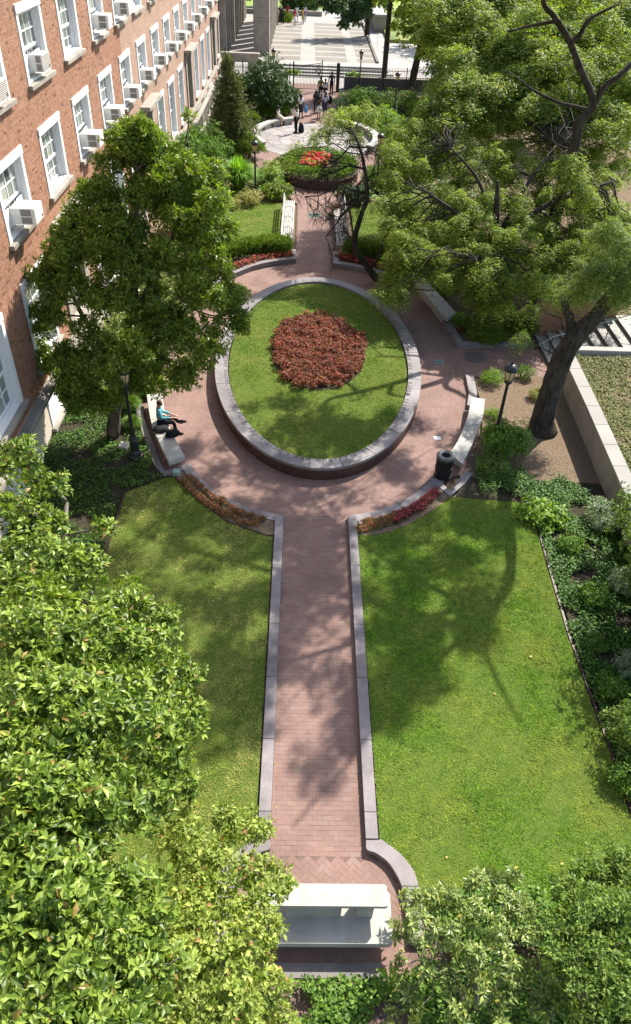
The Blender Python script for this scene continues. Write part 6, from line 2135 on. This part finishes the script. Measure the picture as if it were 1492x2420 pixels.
# --- shrubs
def shrub(label, name, base, clumps, style, m, density, L, cat='shrub', group=None, stems=3, **kw):
    r = thing(name, label, cat, base, 0, group)
    foliage(r, clumps, style, m, density, 'foliage', L, **kw)
    mb = MB(); mb.smooth = True
    for k in range(stems):
        c = random.choice(clumps)
        e = Vector(c[:3]) - Vector(base)
        mb.tube(wander((random.uniform(-.1, .1), random.uniform(-.1, .1), 0), e, 3, 0.08), [.03, .022, .016, .01], 5)
    if stems: mb.build('stems', 'bark_brown', r)
    return r
def mound(x, y, r, h=None, n=7, z0=0.05, squash=0.8):
    h = h or r * 0.9
    out = [(x, y, z0 + h * 0.5, r * 0.72, h / r / 1.2)]
    for k in range(n):
        a = 2 * math.pi * k / n + random.uniform(-.3, .3)
        q2 = r * random.uniform(.45, .65)
        out.append((x + q2 * math.cos(a), y + q2 * math.sin(a), z0 + h * random.uniform(.3, .6), r * random.uniform(.32, .5), squash))
    return out
def mshrub(label, name, u, v, r, h, style, m, density, L, z=0.05, n=7, **kw):
    p = at(u, v, z)
    return shrub(label, name, (p.x, p.y, z), mound(p.x, p.y, r, h, n, z), style, m, density, L, **kw)

# right bed
mshrub('round yellow green shrub behind the kerb stub by the right seat', 'round_shrub', 1160, 905, .52, .55, 'leaf', 'lime', 330, .055, per=5)
mshrub('small green shrub just left of the locust trunk below the stairs', 'round_shrub', 1238, 893, .42, .45, 'leaf', 'ivy', 330, .055, per=5)
mshrub('low yellowing shrub in front of the locust trunk', 'low_shrub', 1268, 940, .42, .35, 'leaf', 'gold', 260, .06, per=5)
mshrub('pale variegated shrub between the locust trunk and retaining wall', 'variegated_shrub', 1330, 912, .40, .45, 'leaf', 'silver', 260, .07, per=5)
shrub('big leafy green shrub at the foot of the right lamp post', 'leafy_shrub', (6.6, 19.6, .05), mound(6.75, 19.55, .85, 1.25, 9), 'leaf', 'ivy', 210, .095, per=6)
mshrub('dark green shrub between the lamp shrub and the litter bin', 'leafy_shrub', 1165, 1115, .62, .55, 'leaf', 'laurel', 260, .075, per=5)
mshrub('small pale shrub behind the upper end of the right seat', 'low_shrub', 1165, 985, .35, .35, 'leaf', 'lime', 300, .05, per=5)
mshrub('broad pale green hosta patch at the corner of the bright right lawn', 'hosta_patch', 1285, 1225, .75, .28, 'leaf', 'lime', 60, .17, w=.62, per=6, stems=0)
mshrub('leafy light green shrub against the near retaining wall', 'leafy_shrub', 1425, 1240, .72, .75, 'leaf', 'silver', 200, .08, per=6)
mshrub('upper of two pale silvery mounds at the right picture edge', 'silvery_shrub', 1480, 1395, .62, .7, 'leaf', 'silver', 280, .06, w=.4, per=6)
mshrub('lower of two pale silvery mounds at the right picture edge', 'silvery_shrub', 1500, 1590, .55, .75, 'leaf', 'silver', 280, .06, w=.4, per=6)
mshrub('small yellow green shrub in the ivy beside the right lawn edging', 'low_shrub', 1405, 1530, .38, .35, 'leaf', 'ivy', 330, .05, per=5)
mshrub('dark shadowed shrub low at the right edge above the laurel', 'leafy_shrub', 1500, 1760, .8, 1.3, 'leaf', 'laurel', 170, .085, per=6)
for lab, u, v, r, h, mt in (('dark leafy shrub in the shaded strip beside the right lawn, uppermost of three', 1345, 1300, .45, .4, 'ivy'), ('dark leafy shrub in the shaded strip beside the right lawn, middle of three', 1405, 1420, .5, .5, 'ivy'), ('dark leafy shrub in the shaded strip beside the right lawn, lowest of three', 1440, 1640, .45, .5, 'ivy'), ('leafy shrub by the lower end of the right lawn edging', 1480, 1850, .5, .5, 'ivy')):
    mshrub(lab, 'leafy_shrub', u, v, r, h, 'leaf', mt, 230, .075, per=6)
shrub('unseen tall shrub past the right picture edge throwing a round shadow on the lawn', 'tall_shrub', (8.95, 12.4, .05), mound(8.95, 12.4, 1.0, 3.4, 9) + [(8.9, 12.3, 2.7, .85), (9.0, 12.8, 2.2, .8), (8.9, 11.8, 2.2, .7), (9.1, 10.8, 1.7, .8), (9.2, 9.8, 1.5, .8), (9.1, 14.0, 1.6, .7), (9.2, 15.2, 1.5, .6)], 'leaf', 'laurel', 130, .11, per=6)  # out of view; the side clumps are added to shade the ivy strip
# upper right bed
for lab, u, v, r, h, mt in (('yellow green juniper like shrub behind the manhole kerb', 1150, 805, .8, .6, 'yew'), ('bright green shrub right of the juniper by the brick wall', 1225, 790, .75, .7, 'yew'), ('pale shrub beside the hidden seat end under the locust', 1090, 770, .5, .45, 'lime'), ('shrub in dappled light right of the hidden seat', 1180, 740, .7, .6, 'lime')):
    mshrub(lab, 'spreading_shrub', u, v, r, h, 'needle', mt, 420, .10, per=5, w=.3)
for lab, u, v in (('small reddish begonia clump at the kerb corner near the manhole', 1090, 785), ('small dull red clump beside the hidden seat', 1075, 690)):
    mshrub(lab, 'begonia_clump', u, v, .22, .25, 'leaf', 'wine', 420, .06, per=5, stems=0)
mshrub('yellow green round shrub behind the hidden curved seat', 'round_shrub', 1050, 700, .5, .55, 'leaf', 'lime', 260, .06, per=5)

# bottom right
shr = pz([(1000, 2130, 1.3, .20), (985, 2180, 1.5, .22), (1060, 2120, 1.4, .22), (1130, 2090, 1.3, .22), (1165, 2070, 1.3, .16), (1210, 2075, 1.3, .16), (1120, 2160, 1.5, .25), (1190, 2130, 1.4, .22), (1230, 2150, 1.4, .2), (1050, 2200, 1.6, .22),
          (1180, 2210, 1.5, .24), (1250, 2220, 1.4, .17), (1120, 2260, 1.5, .22), (1200, 2290, 1.4, .2), (1230, 2320, 1.1, .12), (1010, 2290, 1.3, .14), (1140, 2340, 1.3, .2), (1195, 2365, 1.2, .15), (965, 2125, .9, .15), (950, 2200, .8, .16), (945, 2285, .8, .15), (965, 2350, .9, .15), (925, 2400, .7, .15), (985, 2400, .9, .15), (1060, 2320, 1.1, .18), (1090, 2230, 1.3, .18), (1270, 2290, 1.0, .2), (1280, 2380, 1.0, .2), (1290, 2200, 1.1, .16), (1080, 2400, 1.2, .16), (1180, 2420, 1.1, .14), (1000, 2230, 1.5, .15)])
b = (3.1, 3.7, 0.05)
rh = tree('rhododendron', 'pale olive rhododendron with leaf whorls at the bottom right of the stone seat', 'shrub', b, [([b, (3.1, 3.9, .5), (3.0, 4.2, 1.0)], [.05, .04, .02]), ([b, (3.5, 4.1, .6), (3.7, 4.6, 1.0)], [.04, .03, .015]), ([b, (2.7, 4.2, .6), (2.4, 4.6, 1.1)], [.04, .03, .015])], shr, 'bark_pale', branch_r=.018, twigs=3)
foliage(rh, shr, 'leaf', 'rhodo', 135, L=.125, w=.40, per=8, el=(55, 85), singles=300, spread=.01)
lau = pz([(1340, 2110, 1.7, .3), (1400, 2060, 1.7, .3), (1480, 2050, 1.8, .38), (1330, 2190, 1.8, .28), (1410, 2160, 2.0, .42), (1490, 2170, 2.0, .45), (1340, 2270, 1.8, .3), (1430, 2270, 2.0, .42), (1390, 2350, 1.9, .34), (1480, 2360, 2.0, .42), (1420, 2420, 1.8, .34), (1330, 2360, 1.2, .22), (1480, 2450, 1.8, .4)])
b = (5.0, 3.6, 0.05)
lr = tree('laurel_shrub', 'dark green broad leaved laurel in the bottom right corner', 'shrub', b, [([b, (5.0, 3.9, .8), (5.1, 4.3, 1.6)], [.05, .04, .02]), ([b, (4.6, 4.1, .8), (4.5, 4.6, 1.5)], [.04, .03, .015])], lau, 'bark_brown', branch_r=.018, twigs=3)
foliage(lr, lau, 'leaf', 'laurel', 235, L=.10, w=.5, per=6, singles=200, spread=.015)
hs = thing('dock_plant', 'single big pale leafed plant at the corner of the dark step', 'plant', (1.75, 4.25, .06))
d_ = [np.array([[0, 0, .12], [0, 0, .1], [0, 0, .1], [0, 0, .08]]), unit(np.array([[.3, -.2, .25], [-.5, .3, .2], [.5, .5, .2], [.1, -.8, .15]])), np.array([[0, 0, 1.0]] * 4), np.array([.34, .26, .24, .26])]
V, F, t = leaf_geo(*d_, w=.7)
leaf_obj('leaf', (V, F, t * .3 + .6), 'lime', hs, 3)
dg = shrub('dry tan grass tuft behind the rhododendron at the lawn edge', 'dry_grass_tuft', (4.2, 5.35, .05), [(4.2, 5.35, .12, .1)], 'needle', 'gold', 900, .35, per=5, w=.06, cone=.5, stems=0, up=1.5)

# upper left border
mshrub('pale golden flowering shrub at the edge of the upper left lawn', 'golden_shrub', 540, 492, .75, .6, 'leaf', 'gold', 130, .10, per=5)
mshrub('golden green shrub beside the foot of the middle lamp post', 'golden_shrub', 590, 483, .8, .75, 'leaf', 'gold', 130, .10, per=5)
mshrub('dark green broad shrub at the far end of the left slatted bench', 'dark_shrub', 655, 468, 1.0, .9, 'leaf', 'glossy', 110, .13, per=6)
mshrub('dark green broad shrub at the far end of the right slatted bench', 'dark_shrub', 835, 478, 1.1, .9, 'leaf', 'deep', 110, .13, per=6)
mshrub('ferny yellow green bush left of the round brick planter', 'feathery_bush', 660, 412, .8, .8, 'frond', 'locust', 60, .4, leaflet=.11, pairs=4)
mshrub('soft light green bush between ornamental grass and the brick walk', 'feathery_bush', 640, 432, .9, .9, 'frond', 'lime', 60, .4, leaflet=.11, pairs=4)
for lab, u, v, r, h, mt in (('green leafy bush left of the ornamental grass', 505, 450, 1.2, 1.6, 'glossy'), ('bright green bush under the small tree by the facade', 470, 500, 1.2, 1.3, 'ivy'), ('leafy bush between the lawn corner and the facade', 440, 540, 1.4, 1.5, 'glossy'), ('yellow green sapling left of the weeping spruce', 500, 385, 1.4, 2.2, 'ivy')):
    mshrub(lab, 'leafy_bush', u, v, r, h, 'leaf', mt, 80, .14, per=6, w=.4)
og = thing('ornamental_grass', 'bright green fountain of ornamental grass behind the middle lamp post', 'grass plant', (-3.9, 46.5, .05))
n = 2600
an = RNG.uniform(0, 6.283, n); hgt = RNG.uniform(.7, 1.75, n); out = RNG.uniform(.15, 1.25, n)
V, F, T = [], [], []
s0 = np.stack([np.cos(an), np.sin(an), np.zeros(n)], 1); s1 = np.stack([-np.sin(an), np.cos(an), np.zeros(n)], 1) * .02
prev = None
P0 = s0 * RNG.uniform(0, .3, n)[:, None]
seg = [P0]
for q2 in (.4, .75, 1.0):
    seg.append(P0 + s0 * (out * q2 ** 2)[:, None] + np.array([0, 0, 1.0]) * (hgt * (q2 - (out / 1.25 * .75) * q2 ** 3 * .7) * 1.15)[:, None])
vv = np.stack([seg[0] - s1, seg[0] + s1, seg[1] - s1, seg[1] + s1, seg[2] - s1 * .8, seg[2] + s1 * .8, seg[3] - s1 * .1, seg[3] + s1 * .1], 1).reshape(-1, 3)
bi = np.arange(n)[:, None] * 8
ff = np.concatenate([bi + [0, 1, 3, 2], bi + [2, 3, 5, 4], bi + [4, 5, 7, 6]], 1).reshape(-1, 4)
leaf_obj('blades', (vv, ff, np.repeat(RNG.random(n), 3)), 'blade', og, 4)
dup(og, (-5.6, 47.3, .05), 1.0, 'smaller dull clump of ornamental grass left of the bright one', .75)

# small tree by the facade beyond the glossy one
T2b = px([(440, 345, 38, .8), (400, 380, 37, .9), (470, 400, 38, .9), (430, 430, 37, .9), (500, 360, 39, .6), (470, 320, 39, .5), (380, 330, 37, .5)])
simple_tree('small_tree', 'small bright leaved tree between the glossy tree and the weeping spruce', (-6.3, 38, .05), 3.6, .14, T2b, 'leaf', 'ivy', 70, .15, per=6, w=.42)
# weeping spruce
sp = thing('weeping_spruce', 'narrow weeping spruce standing against the far end of the facade', 'tree', (-4.9, 54.2, 0))
cl_ = []
for k in range(30):
    z = .4 + 5.4 * k / 30
    rr_ = 1.45 * (1 - (k / 30) ** 1.1) + .16
    for q2 in range(4):
        a = random.uniform(0, 6.28)
        cl_.append((-4.9 + rr_ * random.uniform(.3, .9) * math.cos(a) - .1 * z * .3, 54.2 + rr_ * random.uniform(.3, .9) * math.sin(a), z + random.uniform(-.2, .2), rr_ * random.uniform(.22, .5) + .06, random.uniform(1.2, 2.2)))
foliage(sp, cl_, 'needle', 'spruce', 95, 'crown', .22, per=7, w=.16, cone=.55, up=-.7)
mb = MB(); mb.tube([(0, 0, 0), (-.1, 0, 3), (-.25, 0, 6.1)], [.14, .09, .02], 8); mb.build('trunk', 'bark', sp)
def dome(label, name, u, v, r, h, m, L=.25, dens=70, up=-.9):
    p = at(u, v, 0)
    s_ = thing(name, label, 'shrub', (p.x, p.y, 0))
    c_ = mound(p.x, p.y, r, h, 12, 0.1)
    foliage(s_, c_, 'needle', m, dens, 'foliage', L, per=7, w=.16, cone=.5, up=up)
    mb = MB(); mb.tube([(0, 0, 0), (0, 0, h * .7)], [.12, .06], 7); mb.build('trunk', 'bark', s_)
    return s_
dome('big dark weeping mound left of the gate behind the fence lamp', 'weeping_hemlock', 632, 262, 2.5, 3.2, 'deep', .34, 90, up=-1.2)
dome('dark evergreen bush between the weeping spruce and the mound', 'evergreen_bush', 578, 265, 1.4, 2.3, 'deep', .28, 70, up=.2)
dome('evergreen bush in front of the left end of the court bench', 'evergreen_bush', 590, 372, .95, 1.2, 'yew', .2, 110, up=.3)
dome('low spreading juniper behind the seated woman in the cream dress', 'juniper', 645, 272, 1.3, .8, 'ivy', .25, 80, up=.5)
dome('small juniper behind the left court bench end', 'juniper', 588, 290, .8, .6, 'yew', .22, 90, up=.5)
for lab, u, v, r, h, mt in (('grey green shrub right of the dark mound beside the gate path', 678, 262, 1.1, 1.0, 'silver'), ('silvery white shrub on the right edge of the gate path', 808, 256, .95, .9, 'silver'), ('green shrub with pale leaves below the right fence lamp', 860, 262, 1.7, 1.6, 'ivy'), ('dark shrub with pale specks left of the court lamp post', 905, 265, 1.5, 1.4, 'laurel'), ('grey green shrub in front of the long planter box', 950, 262, 1.7, 1.5, 'laurel'), ('low pale shrub beside the walk above the right court bench', 830, 285, 1.2, .9, 'lime'), ('leafy shrub behind the right court bench', 900, 300, 1.6, 1.2, 'lime'), ('leafy shrub right of the court beneath the locust edge', 955, 345, 2.0, 1.6, 'ivy'), ('green bush right of the round brick planter', 905, 440, 1.5, 1.2, 'ivy'), ('yellow green bush under the fence trees', 1000, 275, 1.8, 1.2, 'lime'), ('spreading bush right of the lamp among locust leaves', 960, 420, 1.8, 1.4, 'lime')):
    mshrub(lab, 'border_shrub', u, v, r, h, 'leaf', mt, 46, .17, per=6, w=.42)
for lab, u, v in (('green plant trailing from the left planter box', 690, 175), ('green plant trailing from the right planter box near the gate', 835, 178)):
    p = aty(u, v + 8, 76.5)
    shrub(lab, 'trailing_plant', (p.x, 76.5, 1.0), [(p.x, 76.5, 1.15, .45, .6), (p.x + .5, 76.4, 1.1, .35, .6), (p.x - .4, 76.4, 1.1, .35, .6)], 'leaf', 'lime', 90, .14, per=6, cat='plant', stems=0)
dome('rounded dark clipped bush on the far lawn', 'clipped_bush', 705, 38, 2.6, 2.6, 'deep', .4, 50, up=.4)
for lab, u, v in (('low hedge shrub at the far edge of the paved court', 660, 62), ('dark shrub on the far lawn right of the path', 960, 45)):
    dome(lab, 'low_bush', u, v, 1.8, 1.2, 'yew', .3, 60, up=.4)

# yew hedges and flowers below the upper lawns
def hedge(label, pts, w, z0, h):
    P = smooth_line([Vector((*p, 0)) for p in pts], 6)
    r = thing('yew_hedge', label, 'hedge', (P[0].x, P[0].y, z0))
    c_ = []
    for p in P:
        for s in (-1, 0, 1):
            for zz in (.35, .75):
                c_.append((p.x + random.uniform(-.05, .05), p.y + s * w * .33, z0 + h * zz, w * .36, .9))
    foliage(r, c_, 'needle', 'yew', 300, 'foliage', .10, per=5, w=.3, up=.6)
    return r
hedge('clipped yew hedge along the near edge of the upper left lawn', [(-.75, 36.0), (-1.9, 35.9), (-3.2, 35.2), (-4.2, 34.4), (-4.9, 33.5)], .8, .1, .75)
hedge('clipped yew hedge along the near edge of the upper right lawn', [(2.35, 36.0), (3.4, 35.7), (4.4, 35.2), (5.2, 34.6), (5.8, 33.9)], .8, .1, .75)

def flowers(root, clumps, leafm, bloomm, dens, L=.055, bloom=.03, frac=.5):
    foliage(root, clumps, 'leaf', leafm, dens, 'foliage', L, per=6, w=.55, up=.8)
    P, A = clump_tips([(c[0], c[1], c[2] + .012, c[3] * 1.04, *c[4:]) for c in clumps], dens * frac, .8, .85, -.1)
    data = rosettes(P, A, 4, bloom, (55, 85), .004)
    V, F, t = leaf_simple(*data, w=.9)
    V = V - np.array(root.location)
    leaf_obj('blossoms', (V, F, t), bloomm, root, 4)
for lab, pts in (('red begonia strip between the left yew hedge and the curved kerb', [(-.55, 35.55), (-1.2, 35.3), (-2.0, 34.9), (-2.7, 34.3), (-3.2, 33.7)]), ('red begonia strip between the right yew hedge and the curved kerb', [(1.95, 35.5), (2.6, 35.25), (3.3, 34.85), (3.9, 34.45), (4.5, 33.9)])):
    r = thing('begonia_strip', lab, 'flower bed', (*pts[0], .12))
    flowers(r, [(p.x + random.uniform(-.1, .1), p.y + random.uniform(-.12, .12), .22, .2) for p in smooth_line([Vector((*p, 0)) for p in pts], 5) for _ in range(2)], 'maroon', 'rust', 300, .07, .05, .3)

# central bed of red begonias
fb = thing('begonia_bed', 'large rounded bed of dark red begonias in the middle of the oval lawn', 'flower bed', (.73, 25.6, .40))
cl_ = []
for i in range(-9, 10):
    for jx in range(-14, 15):
        x = .73 + i * .235 + (jx % 2) * .11 + random.uniform(-.05, .05)
        y = 25.55 + jx * .235 + random.uniform(-.05, .05)
        a = math.atan2((y - 25.55) / 3.1, (x - .73) / 1.87)
        lim = 1 + .07 * math.sin(3 * a + 1) + .06 * math.sin(5 * a) + random.uniform(-.09, .06)
        if ((x - .73) / 1.83) ** 2 + ((y - 25.55) / 3.02) ** 2 < lim * .95:
            cl_.append((x, y, .40 + .14 + random.uniform(-.06, .08), random.uniform(.11, .19), 1.0))
flowers(fb, cl_, 'maroon', 'rust', 400, .068, .036, .28)
mb = MB(); mb.prism([(1.8 * math.cos(t), 3.0 * math.sin(t)) for t in np.linspace(0, 6.283, 40, endpoint=False)], -.02, .012); mb.build('soil', 'dark_soil', fb)

# thin borders: separate little plants
def begonia(label, mats):
    r = thing('begonia_plant', label, 'flower plant', (0, 0, .07), 0, 'begonia plants in the borders along the oval walk')
    flowers(r, [(0, 0, .15, .115), (.07, .03, .17, .08), (-.06, .05, .16, .08), (.0, -.07, .16, .08)], mats[0], mats[1], 420, .05, .035, mats[2])
    return r
lb_ = 'bronze leaved begonia plant in the sparse left flower border'
rb_ = 'bronze begonia plant in the right border by the path corner'
pk_ = 'pink flowering begonia plant in the right border below the bin'
pA, pB, pC = begonia(lb_, ('bronze', 'pink', .04)), begonia(rb_, ('bronze', 'pink', .10)), begonia(pk_, ('wine', 'pink', .5))
def along(pts, n, w, jit):
    P = smooth_line([Vector((*p, 0)) for p in pts], 8)
    for k in range(n):
        p = P[int(k / n * (len(P) - 1))]
        for s in (-w, w):
            yield p.x + random.uniform(-jit, jit) + s * .55, p.y + random.uniform(-jit, jit) + abs(s) / s * abs(w) * .9 - .04
first = True
n = 0
ORD += ['fifteenth', 'sixteenth', 'seventeenth']
pA['label'] = 'bronze begonia, first from the left end in the lawn side row of the left border'
pB['label'] = 'bronze begonia, first from the path in the kerb side row of the right border'
for x, y in along([(-3.35, 17.75), (-2.85, 17.1), (-2.25, 16.55), (-1.6, 16.1), (-.9, 15.75)], 17, .14, .05):
    if first: pA.location = (x, y, .07); first = False
    else: dup(pA, (x, y, .07), random.uniform(0, 6.28), scale=random.uniform(.6, 1.0), label=f'bronze begonia, {ORD[n // 2]} from the left end in the {("lawn", "kerb")[n % 2]} side row of the left border')
    n += 1
n = 0
fB = fC = True
for x, y in along([(1.95, 15.75), (2.5, 15.95), (3.1, 16.25), (3.7, 16.75), (4.3, 17.35)], 17, -.14, .05):
    if x < 2.9:
        if fB: pB.location = (x, y, .07); fB = False
        else: dup(pB, (x, y, .07), random.uniform(0, 6.28), scale=random.uniform(.8, 1.1), label=f'bronze begonia, {ORD[n // 2]} from the path in the {("kerb", "lawn")[n % 2]} side row of the right border')
    else:
        lab = f'pink begonia, {ORD[n // 2]} from the path in the {("kerb", "lawn")[n % 2]} side row of the right border'
        if fC: pC.location = (x, y, .07); pC['label'] = lab; fC = False
        else: dup(pC, (x, y, .07), random.uniform(0, 6.28), scale=random.uniform(.9, 1.2), label=lab)
    n += 1

# flowers and hedge in the round planter
r = thing('geranium_bed', 'bright crimson flowers in the middle of the round brick planter', 'flower bed', (.7, 49.6, .8))
flowers(r, [(.7 + x * .30 + .05 * y, 49.7 + y * .42, 0.85 + random.uniform(-.08, .08), .24) for x in range(-2, 4) for y in range(-3, 4) if x * x / 7 + y * y / 10 < 1], 'lime', 'crimson', 130, .13, .10, .6)
for lab, a0, a1 in (('clipped green edging round the near side of the round planter', 180, 360), ('loose green planting round the far side of the round planter', 10, 170)):
    r = thing('planter_edging', lab, 'hedge', (.95, 49.3, .8))
    c_ = [(.95 + 1.95 * math.cos(R(a)), 49.3 + 2.35 * math.sin(R(a)), 0.75, .5, .7) for a in np.linspace(a0, a1, 12)]
    foliage(r, c_, 'needle', 'ivy' if a0 else 'lime', 150, 'foliage', .16, per=5, w=.25, up=.6)

# --- ground cover
def cover(name, polys, n_per, L, m, zr=(0.08, 0.22), kind='stuff', w=.8, hole=None):
    Ps = []
    for poly in polys:
        xs = [p[0] for p in poly]; ys = [p[1] for p in poly]
        n = int((max(xs) - min(xs)) * (max(ys) - min(ys)) * n_per)
        X = RNG.uniform(min(xs), max(xs), n); Y = RNG.uniform(min(ys), max(ys), n)
        ok = in_poly(X, Y, poly)
        X, Y = X[ok], Y[ok]
        lump = .5 + .5 * np.sin(X * 2.3 + np.sin(Y * 1.7) * 2) * np.sin(Y * 2.1 + 1)
        gaps = np.sin(X * 3.7 + 2 * np.sin(Y * 2.9)) + np.sin(Y * 4.3 + X) > (-1.1 if name != 'terrace_cover' else -1.75)
        X, Y, lump = X[gaps], Y[gaps], lump[gaps]
        Z = zr[0] + (zr[1] - zr[0]) * RNG.random(len(X)) * (.4 + .6 * lump)
        Ps.append(np.stack([X, Y, Z], 1))
    P = np.concatenate(Ps); n = len(P)
    d = unit(np.stack([RNG.normal(size=n), RNG.normal(size=n), RNG.uniform(-.3, .3, n)], 1))
    nr = unit(np.stack([RNG.normal(size=n) * .45, RNG.normal(size=n) * .45, np.ones(n)], 1))
    V, F, t = leaf_simple(P, d, nr, L * RNG.uniform(.6, 1.2, n), w)
    me = fast_mesh(name, V, F, 4, t); me.materials.append(M[m])
    o = link(name, me); o['kind'] = kind
    return o
cover('ivy', [[(-8.0, 9), (-5.2, 9), (-5.2, 17.0), (-4.0, 17.85), (-4.5, 18.5), (-5.1, 20.1), (-5.6, 22), (-8.0, 22)]], 520, .075, 'ground_ivy', (.06, .24))
cover('ivy', [[(-8.0, 22), (-5.6, 22), (-5.2, 22.5), (-5.2, 27), (-4.8, 29.6), (-4.0, 32), (-8, 34)]], 260, .10, 'glossy', (.08, .5))
cover('ivy', [[(7.12, 16.9), (7.0, 14.4), (6.92, 11.9), (6.95, 8.6), (6.95, 5), (9.2, 5), (9.4, 16.9), (8.2, 18.6), (7.1, 18.2)]], 1250, .072, 'ground_ivy', (.06, .30))
cover('ivy', [[(-1.0, 2.2), (8, 2.2), (8, 5.5), (6.6, 5.6), (4.6, 5.75), (2.6, 5.6), (2.5, 4.5), (1.9, 4.24), (-1.1, 4.24)]], 1600, .075, 'ivy', (.06, .42))
cover('leafy_cover', [[(5.6, 17.3), (7.1, 17.15), (7.3, 18.6), (6.6, 19.2), (5.7, 18.7)]], 900, .075, 'ground_ivy', (.08, .35))
cover('terrace_cover', [[(10.2, 24.7), (10.1, 21), (9.95, 16.5), (16, 16.5), (16, 24.7)]], 520, .085, 'olive', (.93, 1.06))
cover('ivy', [[(6.7, 27.3), (9.7, 27.4), (9.7, 34), (5.5, 34), (6.2, 32), (6.8, 30.4)]], 150, .07, 'ivy', (.06, .25))
cover('garden_cover', [[(-7.8, 43.7), (-1.6, 43.7), (-2.0, 46), (-3.6, 49), (-4.6, 53), (-3.9, 62), (-1.5, 64), (-1.5, 74), (-7.4, 74)]], 60, .18, 'ivy', (.05, .5))
cover('garden_cover', [[(2.5, 44.2), (12, 44.2), (13, 74), (3.0, 74), (3.0, 64), (5.4, 61), (5.7, 55), (4.7, 50)]], 60, .18, 'ivy', (.05, .5))
# grasses by the left lamp
for lab, x, y, s in (('strappy grass clump left of the seat behind the lamp post', -5.75, 21.6, .42), ('strappy grass clump between the lamp post and tree trunk', -5.5, 20.5, .36), ('yellow green grass clump beside the seat and lamp', -5.4, 22.6, .42)):
    g_ = dup(og, (x, y, .05), x * 3, lab, s * .75)
    for c_ in g_.children:
        c_.data = c_.data.copy(); c_.data.materials[0] = M['ivy']
# fallen leaves
n = 420
X = RNG.uniform(-5, 6.3, n); Y = RNG.uniform(6, 34, n)
ok = (in_poly(X, Y, WALK) & ~in_poly(X, Y, [oval(PA + .05, PB + .05, t) for t in np.linspace(0, 6.283, 60)])) | ((X > -.3) & (X < 1.5) & (Y < 16))
X, Y = X[ok], Y[ok]
# drifts along the kerbs
e = np.array([oval(PA + .07 + abs(RNG.normal()) * .12, PB + .07 + abs(RNG.normal()) * .12, t) for t in RNG.uniform(-1.5, .7, 150)])
kx = np.concatenate([X, e[:, 0], RNG.normal(1.42, .05, 40), RNG.normal(-.26, .05, 40), RNG.normal(2.02, .05, 25)])
ky = np.concatenate([Y, e[:, 1], RNG.uniform(6.6, 16, 40), RNG.uniform(6.6, 16, 40), RNG.uniform(4.4, 5.7, 25)])
n = len(kx)
P = np.stack([kx, ky, np.full(n, .022)], 1)
V, F, t = leaf_geo(P, unit(np.stack([RNG.normal(size=n), RNG.normal(size=n), np.zeros(n)], 1)), unit(np.stack([RNG.normal(size=n) * .3, RNG.normal(size=n) * .3, np.ones(n)], 1)), RNG.uniform(.02, .055, n), .5)
leaf_obj('fallen_leaves', (V, F, t), 'litter', None, 3, 'stuff')
n = 16
P = np.stack([RNG.uniform(2, 6.5, n), RNG.uniform(6, 16, n), np.full(n, .10)], 1)
V, F, t = leaf_geo(P, unit(np.stack([RNG.normal(size=n), RNG.normal(size=n), np.zeros(n)], 1)), np.tile([[0, 0, 1.0]], (n, 1)), RNG.uniform(.03, .085, n), .6)
leaf_obj('fallen_leaves', (V, F, t), 'litter', None, 3, 'stuff')
